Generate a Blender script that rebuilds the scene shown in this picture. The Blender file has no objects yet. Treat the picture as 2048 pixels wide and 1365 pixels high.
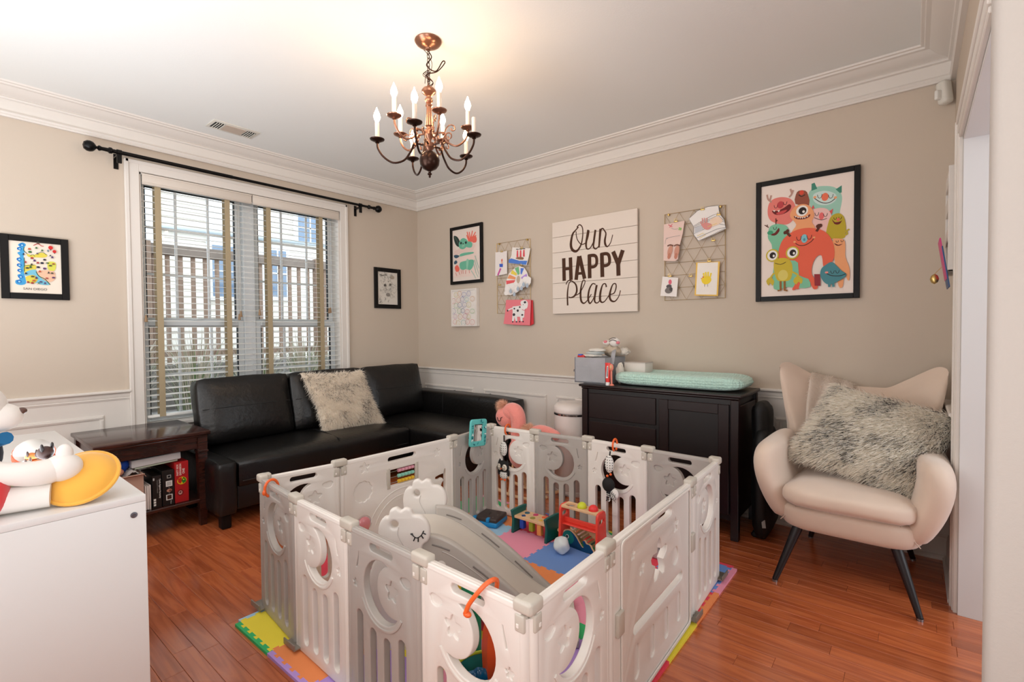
import bpy, bmesh, math, random
from mathutils import Vector, Matrix, noise
from mathutils.geometry import tessellate_polygon

PI = math.pi
R = math.radians
random.seed(7)
scn = bpy.context.scene
COL = scn.collection

# ---------------------------------------------------------------- camera, world, lights, exposure
YAW, PITCH, ROLL = 0.6885, 0.0232, -0.0079
cam_d = bpy.data.cameras.new('camera')
cam_d.sensor_width = 36.0
cam_d.lens = 36.0 * 978.16 / 2048.0
cam_d.clip_start = 0.05
cam_o = bpy.data.objects.new('camera', cam_d)
COL.objects.link(cam_o)
fw = Vector((math.cos(YAW) * math.cos(PITCH), math.sin(YAW) * math.cos(PITCH), -math.sin(PITCH)))
rt = Vector((math.sin(YAW), -math.cos(YAW), 0))
up = rt.cross(fw)
rt2 = math.cos(ROLL) * rt + math.sin(ROLL) * up
up2 = -math.sin(ROLL) * rt + math.cos(ROLL) * up
cm = Matrix((rt2, up2, -fw)).transposed().to_4x4()
cm.translation = Vector((-3.4799, -4.1859, 1.2517))
cam_o.matrix_world = cm
scn.camera = cam_o

vs = scn.view_settings
vs.view_transform = 'Standard'
vs.look = 'None'
vs.exposure = 0.12
vs.gamma = 1.0
vs.use_curve_mapping = False

world = bpy.data.worlds.new('world')
scn.world = world
world.use_nodes = True
wn = world.node_tree
wn.nodes.clear()
wo = wn.nodes.new('ShaderNodeOutputWorld')
wb = wn.nodes.new('ShaderNodeBackground')
wb.inputs['Color'].default_value = (0.80, 0.90, 1.0, 1)
wb.inputs['Strength'].default_value = 2.9
wn.links.new(wb.outputs[0], wo.inputs[0])


def area_light(name, loc, target, sx, sy, power, color=(1, 1, 1)):
    d = bpy.data.lights.new(name, 'AREA')
    d.shape = 'RECTANGLE'
    d.size, d.size_y = sx, sy
    d.energy = power
    d.color = color
    o = bpy.data.objects.new(name, d)
    COL.objects.link(o)
    o.location = loc
    o.rotation_euler = (Vector(target) - Vector(loc)).to_track_quat('-Z', 'Y').to_euler()
    return o


# fill lamps added out of view, at the left and behind the camera
area_light('left_bounce_light', (-4.1, -1.75, 0.95), (-3.9, -1.75, 2.75), 1.0, 2.2, 40, (0.88, 0.94, 1.0))
area_light('rear_bounce_light', (-4.1, -4.0, 0.70), (-3.7, -3.7, 2.75), 1.0, 1.6, 27, (0.88, 0.94, 1.0))
area_light('left_fill_light', (-4.62, -1.9, 1.55), (-1.0, -2.1, 1.3), 2.4, 1.5, 34, (0.93, 0.96, 1.0))  # added sideways fill; the left wall has no window
area_light('hall_fill_light', (-4.4, -5.7, 2.2), (-1.2, -1.6, 1.4), 1.6, 1.0, 30, (0.98, 0.97, 0.94))  # added fill from behind the camera, not a known hall lamp
area_light('far_room_daylight', (-1.2, -6.3, 1.6), (-1.2, -4.3, 1.2), 1.4, 2.0, 34, (0.82, 0.92, 1.0))

# ---------------------------------------------------------------- materials


def lin(c):
    c = c / 255.0
    return c / 12.92 if c <= 0.04045 else ((c + 0.055) / 1.055) ** 2.4


def rgb(c):
    return (lin(c[0]), lin(c[1]), lin(c[2]), 1.0)


MATS = {}


def mat(name, c=(200, 200, 200), rough=0.5, metal=0.0, bump=0.0, bscale=60.0, var=0.0, vscale=8.0, coat=0.0,
        sheen=0.0, emit=0.0, trans=0.0, spec=0.5, stretch=(1, 1, 1)):
    if name in MATS:
        return MATS[name]
    m = bpy.data.materials.new(name)
    m.use_nodes = True
    nt = m.node_tree
    b = nt.nodes['Principled BSDF']
    b.inputs['Base Color'].default_value = rgb(c)
    b.inputs['Roughness'].default_value = rough
    b.inputs['Metallic'].default_value = metal
    b.inputs['Specular IOR Level'].default_value = spec
    b.inputs['Coat Weight'].default_value = coat
    b.inputs['Sheen Weight'].default_value = sheen
    b.inputs['Transmission Weight'].default_value = trans
    if emit:
        b.inputs['Emission Color'].default_value = rgb(c)
        b.inputs['Emission Strength'].default_value = emit
    tc = nt.nodes.new('ShaderNodeTexCoord')
    mp = nt.nodes.new('ShaderNodeMapping')
    mp.inputs['Scale'].default_value = stretch
    nt.links.new(tc.outputs['Object'], mp.inputs['Vector'])
    if var:
        n = nt.nodes.new('ShaderNodeTexNoise')
        n.inputs['Scale'].default_value = vscale
        n.inputs['Detail'].default_value = 4
        nt.links.new(mp.outputs[0], n.inputs['Vector'])
        mx = nt.nodes.new('ShaderNodeMix')
        mx.data_type = 'RGBA'
        a = rgb([max(0, x * (1 - var)) for x in c])
        d = rgb([min(255, x * (1 + var)) for x in c])
        mx.inputs[6].default_value = a
        mx.inputs[7].default_value = d
        nt.links.new(n.outputs[0], mx.inputs[0])
        nt.links.new(mx.outputs[2], b.inputs['Base Color'])
    if bump:
        n = nt.nodes.new('ShaderNodeTexNoise')
        n.inputs['Scale'].default_value = bscale
        n.inputs['Detail'].default_value = 3
        nt.links.new(mp.outputs[0], n.inputs['Vector'])
        bp = nt.nodes.new('ShaderNodeBump')
        bp.inputs['Strength'].default_value = bump
        bp.inputs['Distance'].default_value = 0.01
        nt.links.new(n.outputs[0], bp.inputs['Height'])
        nt.links.new(bp.outputs[0], b.inputs['Normal'])
    MATS[name] = m
    return m


def wood_mat(name, dark, light, rough, grain=(18, 1.2, 18), per_object=0.0, coat=0.0):
    if name in MATS:
        return MATS[name]
    m = bpy.data.materials.new(name)
    m.use_nodes = True
    nt = m.node_tree
    b = nt.nodes['Principled BSDF']
    b.inputs['Roughness'].default_value = rough
    b.inputs['Coat Weight'].default_value = coat
    b.inputs['Coat Roughness'].default_value = 0.12
    tc = nt.nodes.new('ShaderNodeTexCoord')
    oi = nt.nodes.new('ShaderNodeObjectInfo')
    mp = nt.nodes.new('ShaderNodeMapping')
    mp.inputs['Scale'].default_value = grain
    nt.links.new(tc.outputs['Object'], mp.inputs['Vector'])
    off = nt.nodes.new('ShaderNodeVectorMath')
    off.operation = 'ADD'
    sc = nt.nodes.new('ShaderNodeMath')
    sc.operation = 'MULTIPLY'
    sc.inputs[1].default_value = 37.0
    nt.links.new(oi.outputs['Random'], sc.inputs[0])
    cb = nt.nodes.new('ShaderNodeCombineXYZ')
    nt.links.new(sc.outputs[0], cb.inputs[0])
    nt.links.new(sc.outputs[0], cb.inputs[1])
    nt.links.new(mp.outputs[0], off.inputs[0])
    nt.links.new(cb.outputs[0], off.inputs[1])
    n = nt.nodes.new('ShaderNodeTexNoise')
    n.inputs['Scale'].default_value = 1.0
    n.inputs['Detail'].default_value = 6
    n.inputs['Distortion'].default_value = 1.6
    nt.links.new(off.outputs[0], n.inputs['Vector'])
    cr = nt.nodes.new('ShaderNodeValToRGB')
    cr.color_ramp.elements[0].position = 0.36
    cr.color_ramp.elements[0].color = rgb(dark)
    cr.color_ramp.elements[1].position = 0.62
    cr.color_ramp.elements[1].color = rgb(light)
    nt.links.new(n.outputs[0], cr.inputs[0])
    hs = nt.nodes.new('ShaderNodeHueSaturation')
    mr = nt.nodes.new('ShaderNodeMapRange')
    mr.inputs[3].default_value = 1 - per_object
    mr.inputs[4].default_value = 1 + per_object
    nt.links.new(oi.outputs['Random'], mr.inputs[0])
    nt.links.new(mr.outputs[0], hs.inputs['Value'])
    nt.links.new(cr.outputs[0], hs.inputs['Color'])
    nt.links.new(hs.outputs[0], b.inputs['Base Color'])
    bp = nt.nodes.new('ShaderNodeBump')
    bp.inputs['Strength'].default_value = 0.12
    bp.inputs['Distance'].default_value = 0.002
    nt.links.new(n.outputs[0], bp.inputs['Height'])
    nt.links.new(bp.outputs[0], b.inputs['Normal'])
    MATS[name] = m
    return m


def fur_mat(name, c):
    m = bpy.data.materials.new(name)
    m.use_nodes = True
    nt = m.node_tree
    nt.nodes.clear()
    o = nt.nodes.new('ShaderNodeOutputMaterial')
    mx = nt.nodes.new('ShaderNodeMixShader')
    d = nt.nodes.new('ShaderNodeBsdfDiffuse')
    t = nt.nodes.new('ShaderNodeBsdfTranslucent')
    d.inputs[0].default_value = rgb(c)
    t.inputs[0].default_value = rgb(c)
    mx.inputs[0].default_value = 0.42
    nt.links.new(d.outputs[0], mx.inputs[1])
    nt.links.new(t.outputs[0], mx.inputs[2])
    nt.links.new(mx.outputs[0], o.inputs[0])
    return m


def print_mat(name='printed_colour', rough=0.6):
    if name in MATS:
        return MATS[name]
    m = bpy.data.materials.new(name)
    m.use_nodes = True
    nt = m.node_tree
    b = nt.nodes['Principled BSDF']
    b.inputs['Roughness'].default_value = rough
    b.inputs['Specular IOR Level'].default_value = 0.25
    a = nt.nodes.new('ShaderNodeAttribute')
    a.attribute_name = 'ink'
    nt.links.new(a.outputs['Color'], b.inputs['Base Color'])
    MATS[name] = m
    return m


# ---------------------------------------------------------------- object helpers
WM = {}


def tag(o, label=None, cat=None, group=None, kind=None):
    if label:
        o['label'] = label
    if cat:
        o['category'] = cat
    if group:
        o['group'] = group
    if kind:
        o['kind'] = kind
    return o


def thing(name, label, cat, loc=(0, 0, 0), rz=0.0, group=None, kind=None, rot=None):
    o = bpy.data.objects.new(name, None)
    o.empty_display_size = 0.05
    COL.objects.link(o)
    o.location = loc
    o.rotation_euler = rot if rot else (0, 0, rz)
    WM[o.name] = Matrix.Translation(loc) @ o.rotation_euler.to_matrix().to_4x4()
    return tag(o, label, cat, group, kind)


def link(name, me, parent=None, **k):
    o = bpy.data.objects.new(name, me)
    COL.objects.link(o)
    if parent:
        o.parent = parent
        WM[o.name] = WM.get(parent.name, Matrix.Identity(4))
    else:
        WM[o.name] = Matrix.Identity(4)
    return tag(o, **k)


class MB:
    """collects shapes into one mesh"""

    def __init__(self):
        self.bm = bmesh.new()

    def _merge(self, t, M=None):
        if M is not None:
            bmesh.ops.transform(t, matrix=M, verts=t.verts)
        me = bpy.data.meshes.new('t')
        t.to_mesh(me)
        t.free()
        self.bm.from_mesh(me)
        bpy.data.meshes.remove(me)
        return self

    def box(self, c, s, bev=0.0, seg=2, M=None, rot=None):
        t = bmesh.new()
        bmesh.ops.create_cube(t, size=1.0)
        bmesh.ops.scale(t, vec=s, verts=t.verts)
        if bev > 0:
            bmesh.ops.bevel(t, geom=t.edges[:], offset=min(bev, min(s) * 0.49), segments=seg, profile=0.5, affect='EDGES')
        T = Matrix.Translation(c)
        if rot:
            from mathutils import Euler
            T = T @ Euler(rot).to_matrix().to_4x4()
        if M is not None:
            T = M @ T
        return self._merge(t, T)

    def bx(self, x0, x1, y0, y1, z0, z1, bev=0.0, seg=1):
        return self.box(((x0 + x1) / 2, (y0 + y1) / 2, (z0 + z1) / 2), (abs(x1 - x0), abs(y1 - y0), abs(z1 - z0)), bev, seg)

    def sph(self, c, r, nu=20, nv=12, M=None):
        if not hasattr(r, '__len__'):
            r = (r, r, r)
        t = bmesh.new()
        bmesh.ops.create_uvsphere(t, u_segments=nu, v_segments=nv, radius=1.0)
        bmesh.ops.scale(t, vec=r, verts=t.verts)
        T = Matrix.Translation(c)
        if M is not None:
            T = T @ M
        return self._merge(t, T)

    def rings(self, rings, closed=True, cap=True, loop=False):
        vs_ = [[self.bm.verts.new(p) for p in ring] for ring in rings]
        n = len(rings[0])
        m = len(rings)
        for i in range(m if loop else m - 1):
            a, b = vs_[i], vs_[(i + 1) % m]
            for j in range(n if closed else n - 1):
                k = (j + 1) % n
                try:
                    self.bm.faces.new((a[j], a[k], b[k], b[j]))
                except ValueError:
                    pass
        if cap and closed and not loop:
            for ring in (vs_[0][::-1], vs_[-1]):
                try:
                    self.bm.faces.new(ring)
                except ValueError:
                    pass
        return self

    def lathe(self, prof, c=(0, 0, 0), n=24, M=None, sq=1.0):
        rings = []
        for r, z in prof:
            ring = []
            for j in range(n):
                a = 2 * PI * j / n
                p = Vector((r * math.cos(a), r * math.sin(a) * sq, z))
                if M is not None:
                    p = M @ p
                ring.append(p + Vector(c))
            rings.append(ring)
        return self.rings(rings)

    def tube(self, pts, r, n=8, loop=False, cap=True, flat=1.0):
        pts = [Vector(p) for p in pts]
        m = len(pts)
        rings = []
        prev = None
        for i, p in enumerate(pts):
            if loop:
                d = pts[(i + 1) % m] - pts[i - 1]
            else:
                d = pts[min(i + 1, m - 1)] - pts[max(i - 1, 0)]
            if d.length < 1e-9:
                d = Vector((0, 0, 1))
            d.normalize()
            if prev is None:
                a = Vector((0, 0, 1)) if abs(d.z) < 0.9 else Vector((1, 0, 0))
                s = d.cross(a).normalized()
            else:
                s = (prev - prev.dot(d) * d)
                s = s.normalized() if s.length > 1e-6 else d.orthogonal().normalized()
            prev = s
            t = d.cross(s)
            rr = r[i] if hasattr(r, '__len__') else r
            rings.append([p + rr * (math.cos(2 * PI * j / n) * s + math.sin(2 * PI * j / n) * t * flat) for j in range(n)])
        return self.rings(rings, cap=cap, loop=loop)

    def prism(self, loops, t, bev=0.0, M=None, seg=2, sides=(1, 1)):
        """loops[0] outline, others holes, in x,y; thickness t centred on z=0; bevel on bottom/top per sides"""
        def area(l):
            return sum(l[i - 1][0] * l[i][1] - l[i][0] * l[i - 1][1] for i in range(len(l)))
        L = []
        for k, l in enumerate(loops):
            l = [Vector((p[0], p[1])) for p in l]
            q = [l[0]]
            for p in l[1:]:
                if (p - q[-1]).length > 1e-5:
                    q.append(p)
            if (q[0] - q[-1]).length < 1e-5:
                q.pop()
            if (area(q) > 0) != (k == 0):
                q.reverse()
            L.append(q)

        def off(l, d):
            if d == 0:
                return l
            out = []
            n = len(l)
            for i in range(n):
                a = (l[i] - l[i - 1]).normalized()
                b = (l[(i + 1) % n] - l[i]).normalized()
                na, nb = Vector((-a.y, a.x)), Vector((-b.y, b.x))
                s = na + nb
                if s.length < 1e-6:
                    out.append(l[i] + na * d)
                    continue
                s.normalize()
                out.append(l[i] + s * min(d / max(s.dot(na), 0.5), 1.6 * d))
            return out
        prof = []
        h = t / 2
        sg = seg if bev > 0 else 0
        if bev > 0 and sides[0]:
            for i in range(sg + 1):
                a = PI / 2 * i / sg
                prof.append((bev * (1 - math.sin(a)), -h + bev * (1 - math.cos(a))))
        else:
            prof.append((0, -h))
        if bev > 0 and sides[1]:
            for i in range(sg + 1):
                a = PI / 2 * (1 - i / sg)
                prof.append((bev * (1 - math.sin(a)), h - bev * (1 - math.cos(a))))
        else:
            prof.append((0, h))
        bm = self.bm
        T = M if M is not None else Matrix.Identity(4)
        caps = [[], []]
        for l in L:
            rr = []
            for d, z in prof:
                o = off(l, d)
                rr.append([(bm.verts.new(T @ Vector((p.x, p.y, z))), p) for p in o])
            caps[0].append(rr[0])
            caps[1].append(rr[-1])
            for a, b in zip(rr[:-1], rr[1:]):
                n = len(a)
                for j in range(n):
                    k = (j + 1) % n
                    bm.faces.new((a[j][0], a[k][0], b[k][0], b[j][0]))
        for s, cp in enumerate(caps):
            flat = [v for l in cp for v in l]
            tris = tessellate_polygon([[Vector((p.x, p.y, 0)) for _, p in l] for l in cp])
            for tr in tris:
                f = [flat[i][0] for i in tr]
                pa = [flat[i][1] for i in tr]
                ar = (pa[1] - pa[0]).cross(pa[2] - pa[0])
                if (ar > 0) != (s == 1):
                    f.reverse()
                try:
                    bm.faces.new(f)
                except ValueError:
                    pass
        return self

    def surf(self, f, nu, nv, cu=False, cv=False):
        rings = [[f(i / (nu if cu else nu - 1), j / (nv if cv else nv - 1)) for j in range(nv)] for i in range(nu)]
        return self.rings(rings, closed=cv, cap=False, loop=cu)

    def done(self, name, m, parent=None, sharp=35, world=True, subs=0, fix=False, **k):
        bm = self.bm
        if fix:
            bmesh.ops.recalc_face_normals(bm, faces=bm.faces[:])
        if world and parent and parent.name in WM:
            bmesh.ops.transform(bm, matrix=WM[parent.name].inverted(), verts=bm.verts)
        bm.normal_update()
        cs = math.cos(R(sharp))
        for f in bm.faces:
            f.smooth = True
        for e in bm.edges:
            if len(e.link_faces) == 2 and e.link_faces[0].normal.dot(e.link_faces[1].normal) < cs:
                e.smooth = False
        me = bpy.data.meshes.new(name)
        bm.to_mesh(me)
        bm.free()
        for x in (m if isinstance(m, (list, tuple)) else [m]):
            me.materials.append(x)
        o = link(name, me, parent, **k)
        if subs:
            md = o.modifiers.new('sub', 'SUBSURF')
            md.levels = md.render_levels = subs
        return o


def struct(name, mb, m, parent=None, **k):
    return mb.done(name, m, parent, kind=('structure' if parent is None else None), **k)


def raw(name, verts, faces, m, parent=None, mi=None, **k):
    me = bpy.data.meshes.new(name)
    if parent and parent.name in WM:
        inv = WM[parent.name].inverted()
        verts = [inv @ Vector(v) for v in verts]
    me.from_pydata([tuple(v) for v in verts], [], faces)
    for x in (m if isinstance(m, (list, tuple)) else [m]):
        me.materials.append(x)
    if mi:
        me.polygons.foreach_set('material_index', mi)
    me.update()
    return link(name, me, parent, **k)


# 2D outlines
def rrect(cx, cy, w, h, r, n=5):
    r = min(r, w / 2 - 1e-5, h / 2 - 1e-5)
    out = []
    for sx, sy, a0 in ((1, 1, 0), (-1, 1, 90), (-1, -1, 180), (1, -1, 270)):
        for i in range(n + 1):
            a = R(a0 + 90 * i / n)
            out.append((cx + sx * (w / 2 - r) + r * math.cos(a), cy + sy * (h / 2 - r) + r * math.sin(a)))
    return out


def circ(cx, cy, r, n=24, ry=None):
    ry = ry or r
    return [(cx + r * math.cos(2 * PI * i / n), cy + ry * math.sin(2 * PI * i / n)) for i in range(n)]


def star(cx, cy, r, q=0.6, n=5, rot=90, per=6):
    out = []
    for i in range(n * per):
        a = 2 * PI * i / (n * per)
        k = (1 + math.cos(n * a)) / 2
        rr = r * (q + (1 - q) * k)
        out.append((cx + rr * math.cos(a + R(rot)), cy + rr * math.sin(a + R(rot))))
    return out


def scallop(cx, cy, r, n=11, d=0.12, per=8):
    out = []
    for i in range(n * per):
        a = 2 * PI * i / (n * per)
        rr = r * (1 - d + d * abs(math.sin(n * a / 2)))
        out.append((cx + rr * math.cos(a), cy + rr * math.sin(a)))
    return out


def cloud(cx, cy, s):
    out = []
    for i in range(30):
        a = 2 * PI * i / 30
        rr = s * (0.8 + 0.2 * abs(math.sin(1.5 * a + 0.4)))
        out.append((cx + rr * math.cos(a), cy + 0.62 * rr * math.sin(a)))
    return out


def smoothpts(pts, k=6, loop=False):
    """Catmull-Rom through the points"""
    P = [Vector(p) for p in pts]
    n = len(P)
    out = []
    for i in range(n if loop else n - 1):
        p0 = P[i - 1] if (loop or i > 0) else P[i]
        p1 = P[i]
        p2 = P[(i + 1) % n]
        p3 = P[(i + 2) % n] if (loop or i + 2 < n) else p2
        for j in range(k):
            t = j / k
            out.append(0.5 * ((2 * p1) + (p2 - p0) * t + (2 * p0 - 5 * p1 + 4 * p2 - p3) * t * t + (3 * p1 - p0 - 3 * p2 + p3) * t ** 3))
    if not loop:
        out.append(P[-1])
    return out


def frame_M(o, ex, ey, ez):
    M = Matrix((Vector(ex), Vector(ey), Vector(ez))).transposed().to_4x4()
    M.translation = Vector(o)
    return M


class Art:
    """flat coloured shapes printed on a sheet. put(u, v, layer) gives the point in space"""

    def __init__(self, put, step=0.0003):
        self.put, self.step = put, step
        self.v, self.f, self.c = [], [], []
        self.k = 1

    def poly(self, pts, col, smooth=0):
        if smooth:
            pts = smoothpts([(p[0], p[1], 0) for p in pts], smooth, True)
        pts = [(p[0], p[1]) for p in pts]
        b = len(self.v)
        self.v += [self.put(p[0], p[1], self.k * self.step) for p in pts]
        for t in tessellate_polygon([[Vector((p[0], p[1], 0)) for p in pts]]):
            a = (Vector(pts[t[1]]) - Vector(pts[t[0]])).cross(Vector(pts[t[2]]) - Vector(pts[t[0]]))
            t = t if a > 0 else t[::-1]
            self.f.append([b + i for i in t])
            self.c.append(rgb(col))
        self.k += 1
        return self

    def ell(self, cx, cy, rx, ry, col, n=20, rot=0):
        c, s = math.cos(R(rot)), math.sin(R(rot))
        return self.poly([(cx + rx * math.cos(2 * PI * i / n) * c - ry * math.sin(2 * PI * i / n) * s,
                           cy + rx * math.cos(2 * PI * i / n) * s + ry * math.sin(2 * PI * i / n) * c) for i in range(n)], col)

    def rect(self, x0, y0, x1, y1, col):
        return self.poly([(x0, y0), (x1, y0), (x1, y1), (x0, y1)], col)

    def stroke(self, pts, w, col, k=0, same=False):
        P = smoothpts([(p[0], p[1], 0) for p in pts], k) if k else [Vector((p[0], p[1], 0)) for p in pts]
        n = len(P)
        ws = w if hasattr(w, '__len__') else [w] * len(pts)
        b = len(self.v)
        for i, p in enumerate(P):
            d = (P[min(i + 1, n - 1)] - P[max(i - 1, 0)])
            d = d.normalized() if d.length > 1e-9 else Vector((1, 0, 0))
            q = Vector((-d.y, d.x, 0))
            t = i / max(n - 1, 1) * (len(ws) - 1)
            j = min(int(t), len(ws) - 2) if len(ws) > 1 else 0
            ww = ws[j] + (ws[min(j + 1, len(ws) - 1)] - ws[j]) * (t - j)
            for s in (1, -1):
                r_ = p + q * ww / 2 * s
                self.v.append(self.put(r_.x, r_.y, self.k * self.step))
        for i in range(n - 1):
            a = b + 2 * i
            self.f.append([a, a + 1, a + 3, a + 2])
            self.c.append(rgb(col))
        if not same:
            self.k += 1
        return self

    def text(self, s, x, y, h, col, rot=0, wide=1.0, bold=0.0, align='LEFT'):
        cd = bpy.data.curves.new('t', 'FONT')
        cd.body = s
        cd.size = h / 0.7
        cd.offset = bold
        cd.align_x = align
        cd.resolution_u = 3
        cd.fill_mode = 'FRONT'
        to = bpy.data.objects.new('t', cd)
        COL.objects.link(to)
        dg = bpy.context.evaluated_depsgraph_get()
        me = bpy.data.meshes.new_from_object(to.evaluated_get(dg))
        c_, s_ = math.cos(R(rot)), math.sin(R(rot))
        b = len(self.v)
        for v in me.vertices:
            px, py = v.co.x * wide, v.co.y
            self.v.append(self.put(x + px * c_ - py * s_, y + px * s_ + py * c_, self.k * self.step))
        for p in me.polygons:
            self.f.append([b + i for i in p.vertices])
            self.c.append(rgb(col))
        bpy.data.objects.remove(to)
        bpy.data.curves.remove(cd)
        bpy.data.meshes.remove(me)
        self.k += 1
        return self

    def done(self, name, parent, rough=0.6, m=None, **k):
        o = raw(name, self.v, self.f, m or print_mat('printed_colour' if rough > 0.5 else 'glossy_print', rough), parent, **k)
        at = o.data.attributes.new('ink', 'FLOAT_COLOR', 'FACE')
        at.data.foreach_set('color', [x for c in self.c for x in c])
        return o


def on_right(u, z, off):
    """point on the picture wall (x = 0): u metres from the corner"""
    return (-off, -u, z)


def on_back(x, z, off):
    """point on the window wall (y = 0)"""
    return (x, -off, z)


def fur(name, f, n, length, width, mats, parent, droop=(0, 0, -0.4), dark=0.25, spread=0.6, seed=1, lift=0.55):
    """f(u, v) -> (point, normal); tapered ribbons"""
    rn = random.Random(seed)
    V, F, MI = [], [], []
    dr = Vector(droop)
    for _ in range(n):
        p, nn = f(rn.random(), rn.random())
        rv = Vector((rn.uniform(-1, 1), rn.uniform(-1, 1), rn.uniform(-1, 1)))
        d = (nn * lift + dr + rv * spread).normalized()
        if d.dot(nn) < 0.1:
            d = (d + nn * (0.15 - d.dot(nn))).normalized()
        s = d.cross(rv).normalized() * width * rn.uniform(0.6, 1.2) / 2
        L = length * rn.uniform(0.6, 1.15)
        q1 = p + d * L * 0.5
        q2 = p + (d + dr * 0.6).normalized() * L
        b = len(V)
        V += [p - s, p + s, q1 - s * 0.8, q1 + s * 0.8, q2]
        F += [(b, b + 1, b + 3, b + 2), (b + 2, b + 3, b + 4)]
        dk = 0.45 * noise.noise(p * 11.0) + rn.uniform(-0.5, 0.5) < -0.50 + dark
        MI += [1 if dk and rn.random() < 0.35 else 0, 1 if dk else 0]
    return raw(name, V, F, mats, parent, mi=MI, kind='stuff')


# ---------------------------------------------------------------- materials of the room
m_wall = mat('beige_wall_paint', (203, 189, 173), 0.85, bump=0.05, bscale=220)
m_white = mat('white_trim_paint', (226, 220, 213), 0.45)
m_ceil = mat('ceiling_paint', (236, 238, 236), 0.95, bump=0.05, bscale=120)
m_black = mat('black_frame', (12, 10, 10), 0.45, spec=0.25)
m_plank = wood_mat('oak_floor', (168, 84, 48), (200, 110, 64), 0.22, grain=(26, 1.8, 26), per_object=0.14, coat=0.55)
m_sub = mat('subfloor', (70, 32, 16), 0.7)
XL = -4.7          # open left side of the room
YF = -4.342        # doorway wall
CEIL = 2.713

# floor slab and planks
fl = struct('floor', MB().bx(-6.0, 0.15, -7.2, 0.15, -0.06, -0.004), m_sub)
rnd = random.Random(3)
pw = 0.072
cols = []
far = MB()
near_pl = []
x = 0.0
while x > -5.0:
    y = 0.0 - rnd.uniform(0, 0.4)
    y0 = 0.0
    while y0 > -4.75:
        L = rnd.uniform(0.35, 1.05)
        y1 = max(y0 - L, -4.75)
        if y0 - y1 > 0.03:
            cx, cy = x - pw / 2, (y0 + y1) / 2
            # planks that lie free of the mat and the furniture in view
            vis = (-3.1 < cx < -2.6 and -3.2 < cy < -0.4) or (cx > -2.75 and cy < -3.1 and cx - cy > 2.2 and cy > -4.4) or \
                  (-0.9 < cx < -0.35 and cy < -1.4) or (-2.7 < cx < -0.4 and -2.1 < cy < -0.7)
            near_pl.append((0 if vis else 1, math.hypot(cx + 3.48, cy + 4.19), cx, y0, y1))
        y0 = y1
    x -= pw
near_pl.sort()


def plank_shape(mb, cx, y0, y1):
    g = 0.0004
    return mb.box((cx, (y0 + y1) / 2, -0.006), (pw - 2 * g, y0 - y1 - 2 * g, 0.012), 0.0009, 1)


for i, (vis, d, cx, y0, y1) in enumerate(near_pl):
    if i < 296:
        mb = MB()
        g = 0.0004
        mb.box((0, 0, 0), (pw - 2 * g, y0 - y1 - 2 * g, 0.012), 0.0009, 1)
        o = mb.done('plank', m_plank, fl, world=False)
        o.location = (cx, (y0 + y1) / 2, -0.006)
    else:
        plank_shape(far, cx, y0, y1)
for cx in [-5.0 - pw * (k + .5) for k in range(12)]:
    plank_shape(far, cx, 0, -4.75)
for k in range(80):
    plank_shape(far, -k * pw - pw / 2, -4.75, -7.1)
far.done('plank', m_plank, fl, world=False, kind='stuff', label='planks under the furniture and in the hall')

# walls with openings
WX0, WX1, WZ0, WZ1 = -2.475, -0.935, 0.60, 2.372
w = MB()
w.bx(-6.0, WX0, 0, 0.16, -0.05, 2.75)
w.bx(WX1, 0.16, 0, 0.16, -0.05, 2.75)
w.bx(WX0, WX1, 0, 0.16, -0.05, WZ0)
w.bx(WX0, WX1, 0, 0.16, WZ1, 2.75)
struct('wall_back', w, m_wall)
struct('wall_right', MB().bx(0, 0.14, -4.5, 0.0, -0.05, 2.75), m_wall)
w = MB()
DX0, DX1, DZ = -1.62, -0.63, 2.06
w.bx(DX1, 0.0, YF - 0.2, YF, -0.05, 2.75)
w.bx(DX0, DX1, YF - 0.2, YF, DZ, 2.75)
w.bx(-2.0, DX0, YF - 0.2, YF, -0.05, 2.75)
struct('wall_front', w, m_wall)
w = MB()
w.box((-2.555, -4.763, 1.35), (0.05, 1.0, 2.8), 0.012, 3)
struct('wall_near', w, mat('wall_paint_dimmed', (178, 169, 161), 0.85, bump=0.05, bscale=220))  # wall beige darkened in the colour to stand in for dimmer hall light
struct('ceiling', MB().bx(-6.0, 0.6, -7.2, 0.16, CEIL, CEIL + 0.05), m_ceil)
struct('wall_left', MB().bx(-4.8, -4.7, -4.6, 0.0, -0.05, 2.75), m_wall)
struct('wall_hall_side', MB().bx(-6.0, -5.9, -7.2, 0.0, -0.05, 2.75), m_wall)
# room behind the doorway
w = MB()
w.bx(-6.0, 0.6, -7.2, -7.1, -0.05, 2.75)
w.bx(0.5, 0.6, -7.1, -4.5, -0.05, 2.75)
struct('wall_hall', w, m_wall)

# crown moulding
prof = [(0, 2.54), (0.020, 2.54), (0.024, 2.548), (0.020, 2.558), (0.026, 2.566), (0.022, 2.574), (0.013, 2.578), (0.013, 2.640),
        (0.030, 2.643), (0.034, 2.650), (0.030, 2.656), (0.040, 2.660), (0.060, 2.664), (0.085, 2.675), (0.108, 2.692),
        (0.126, 2.694), (0.130, 2.702), (0.142, 2.704), (0.146, 2.7135), (0, 2.7135)]


def run_profile(prof, a, b, n, ma=0, mb_=0):
    """profile (out, z) swept from a to b on a wall whose inward normal is n; ma, mb_ mitre factors"""
    a, b, n = Vector(a), Vector(b), Vector(n)
    d = (b - a).normalized()
    r0 = [a + n * p + d * (p * ma) + Vector((0, 0, z)) for p, z in prof]
    r1 = [b + n * p + d * (p * mb_) + Vector((0, 0, z)) for p, z in prof]
    return [r0, r1]


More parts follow.
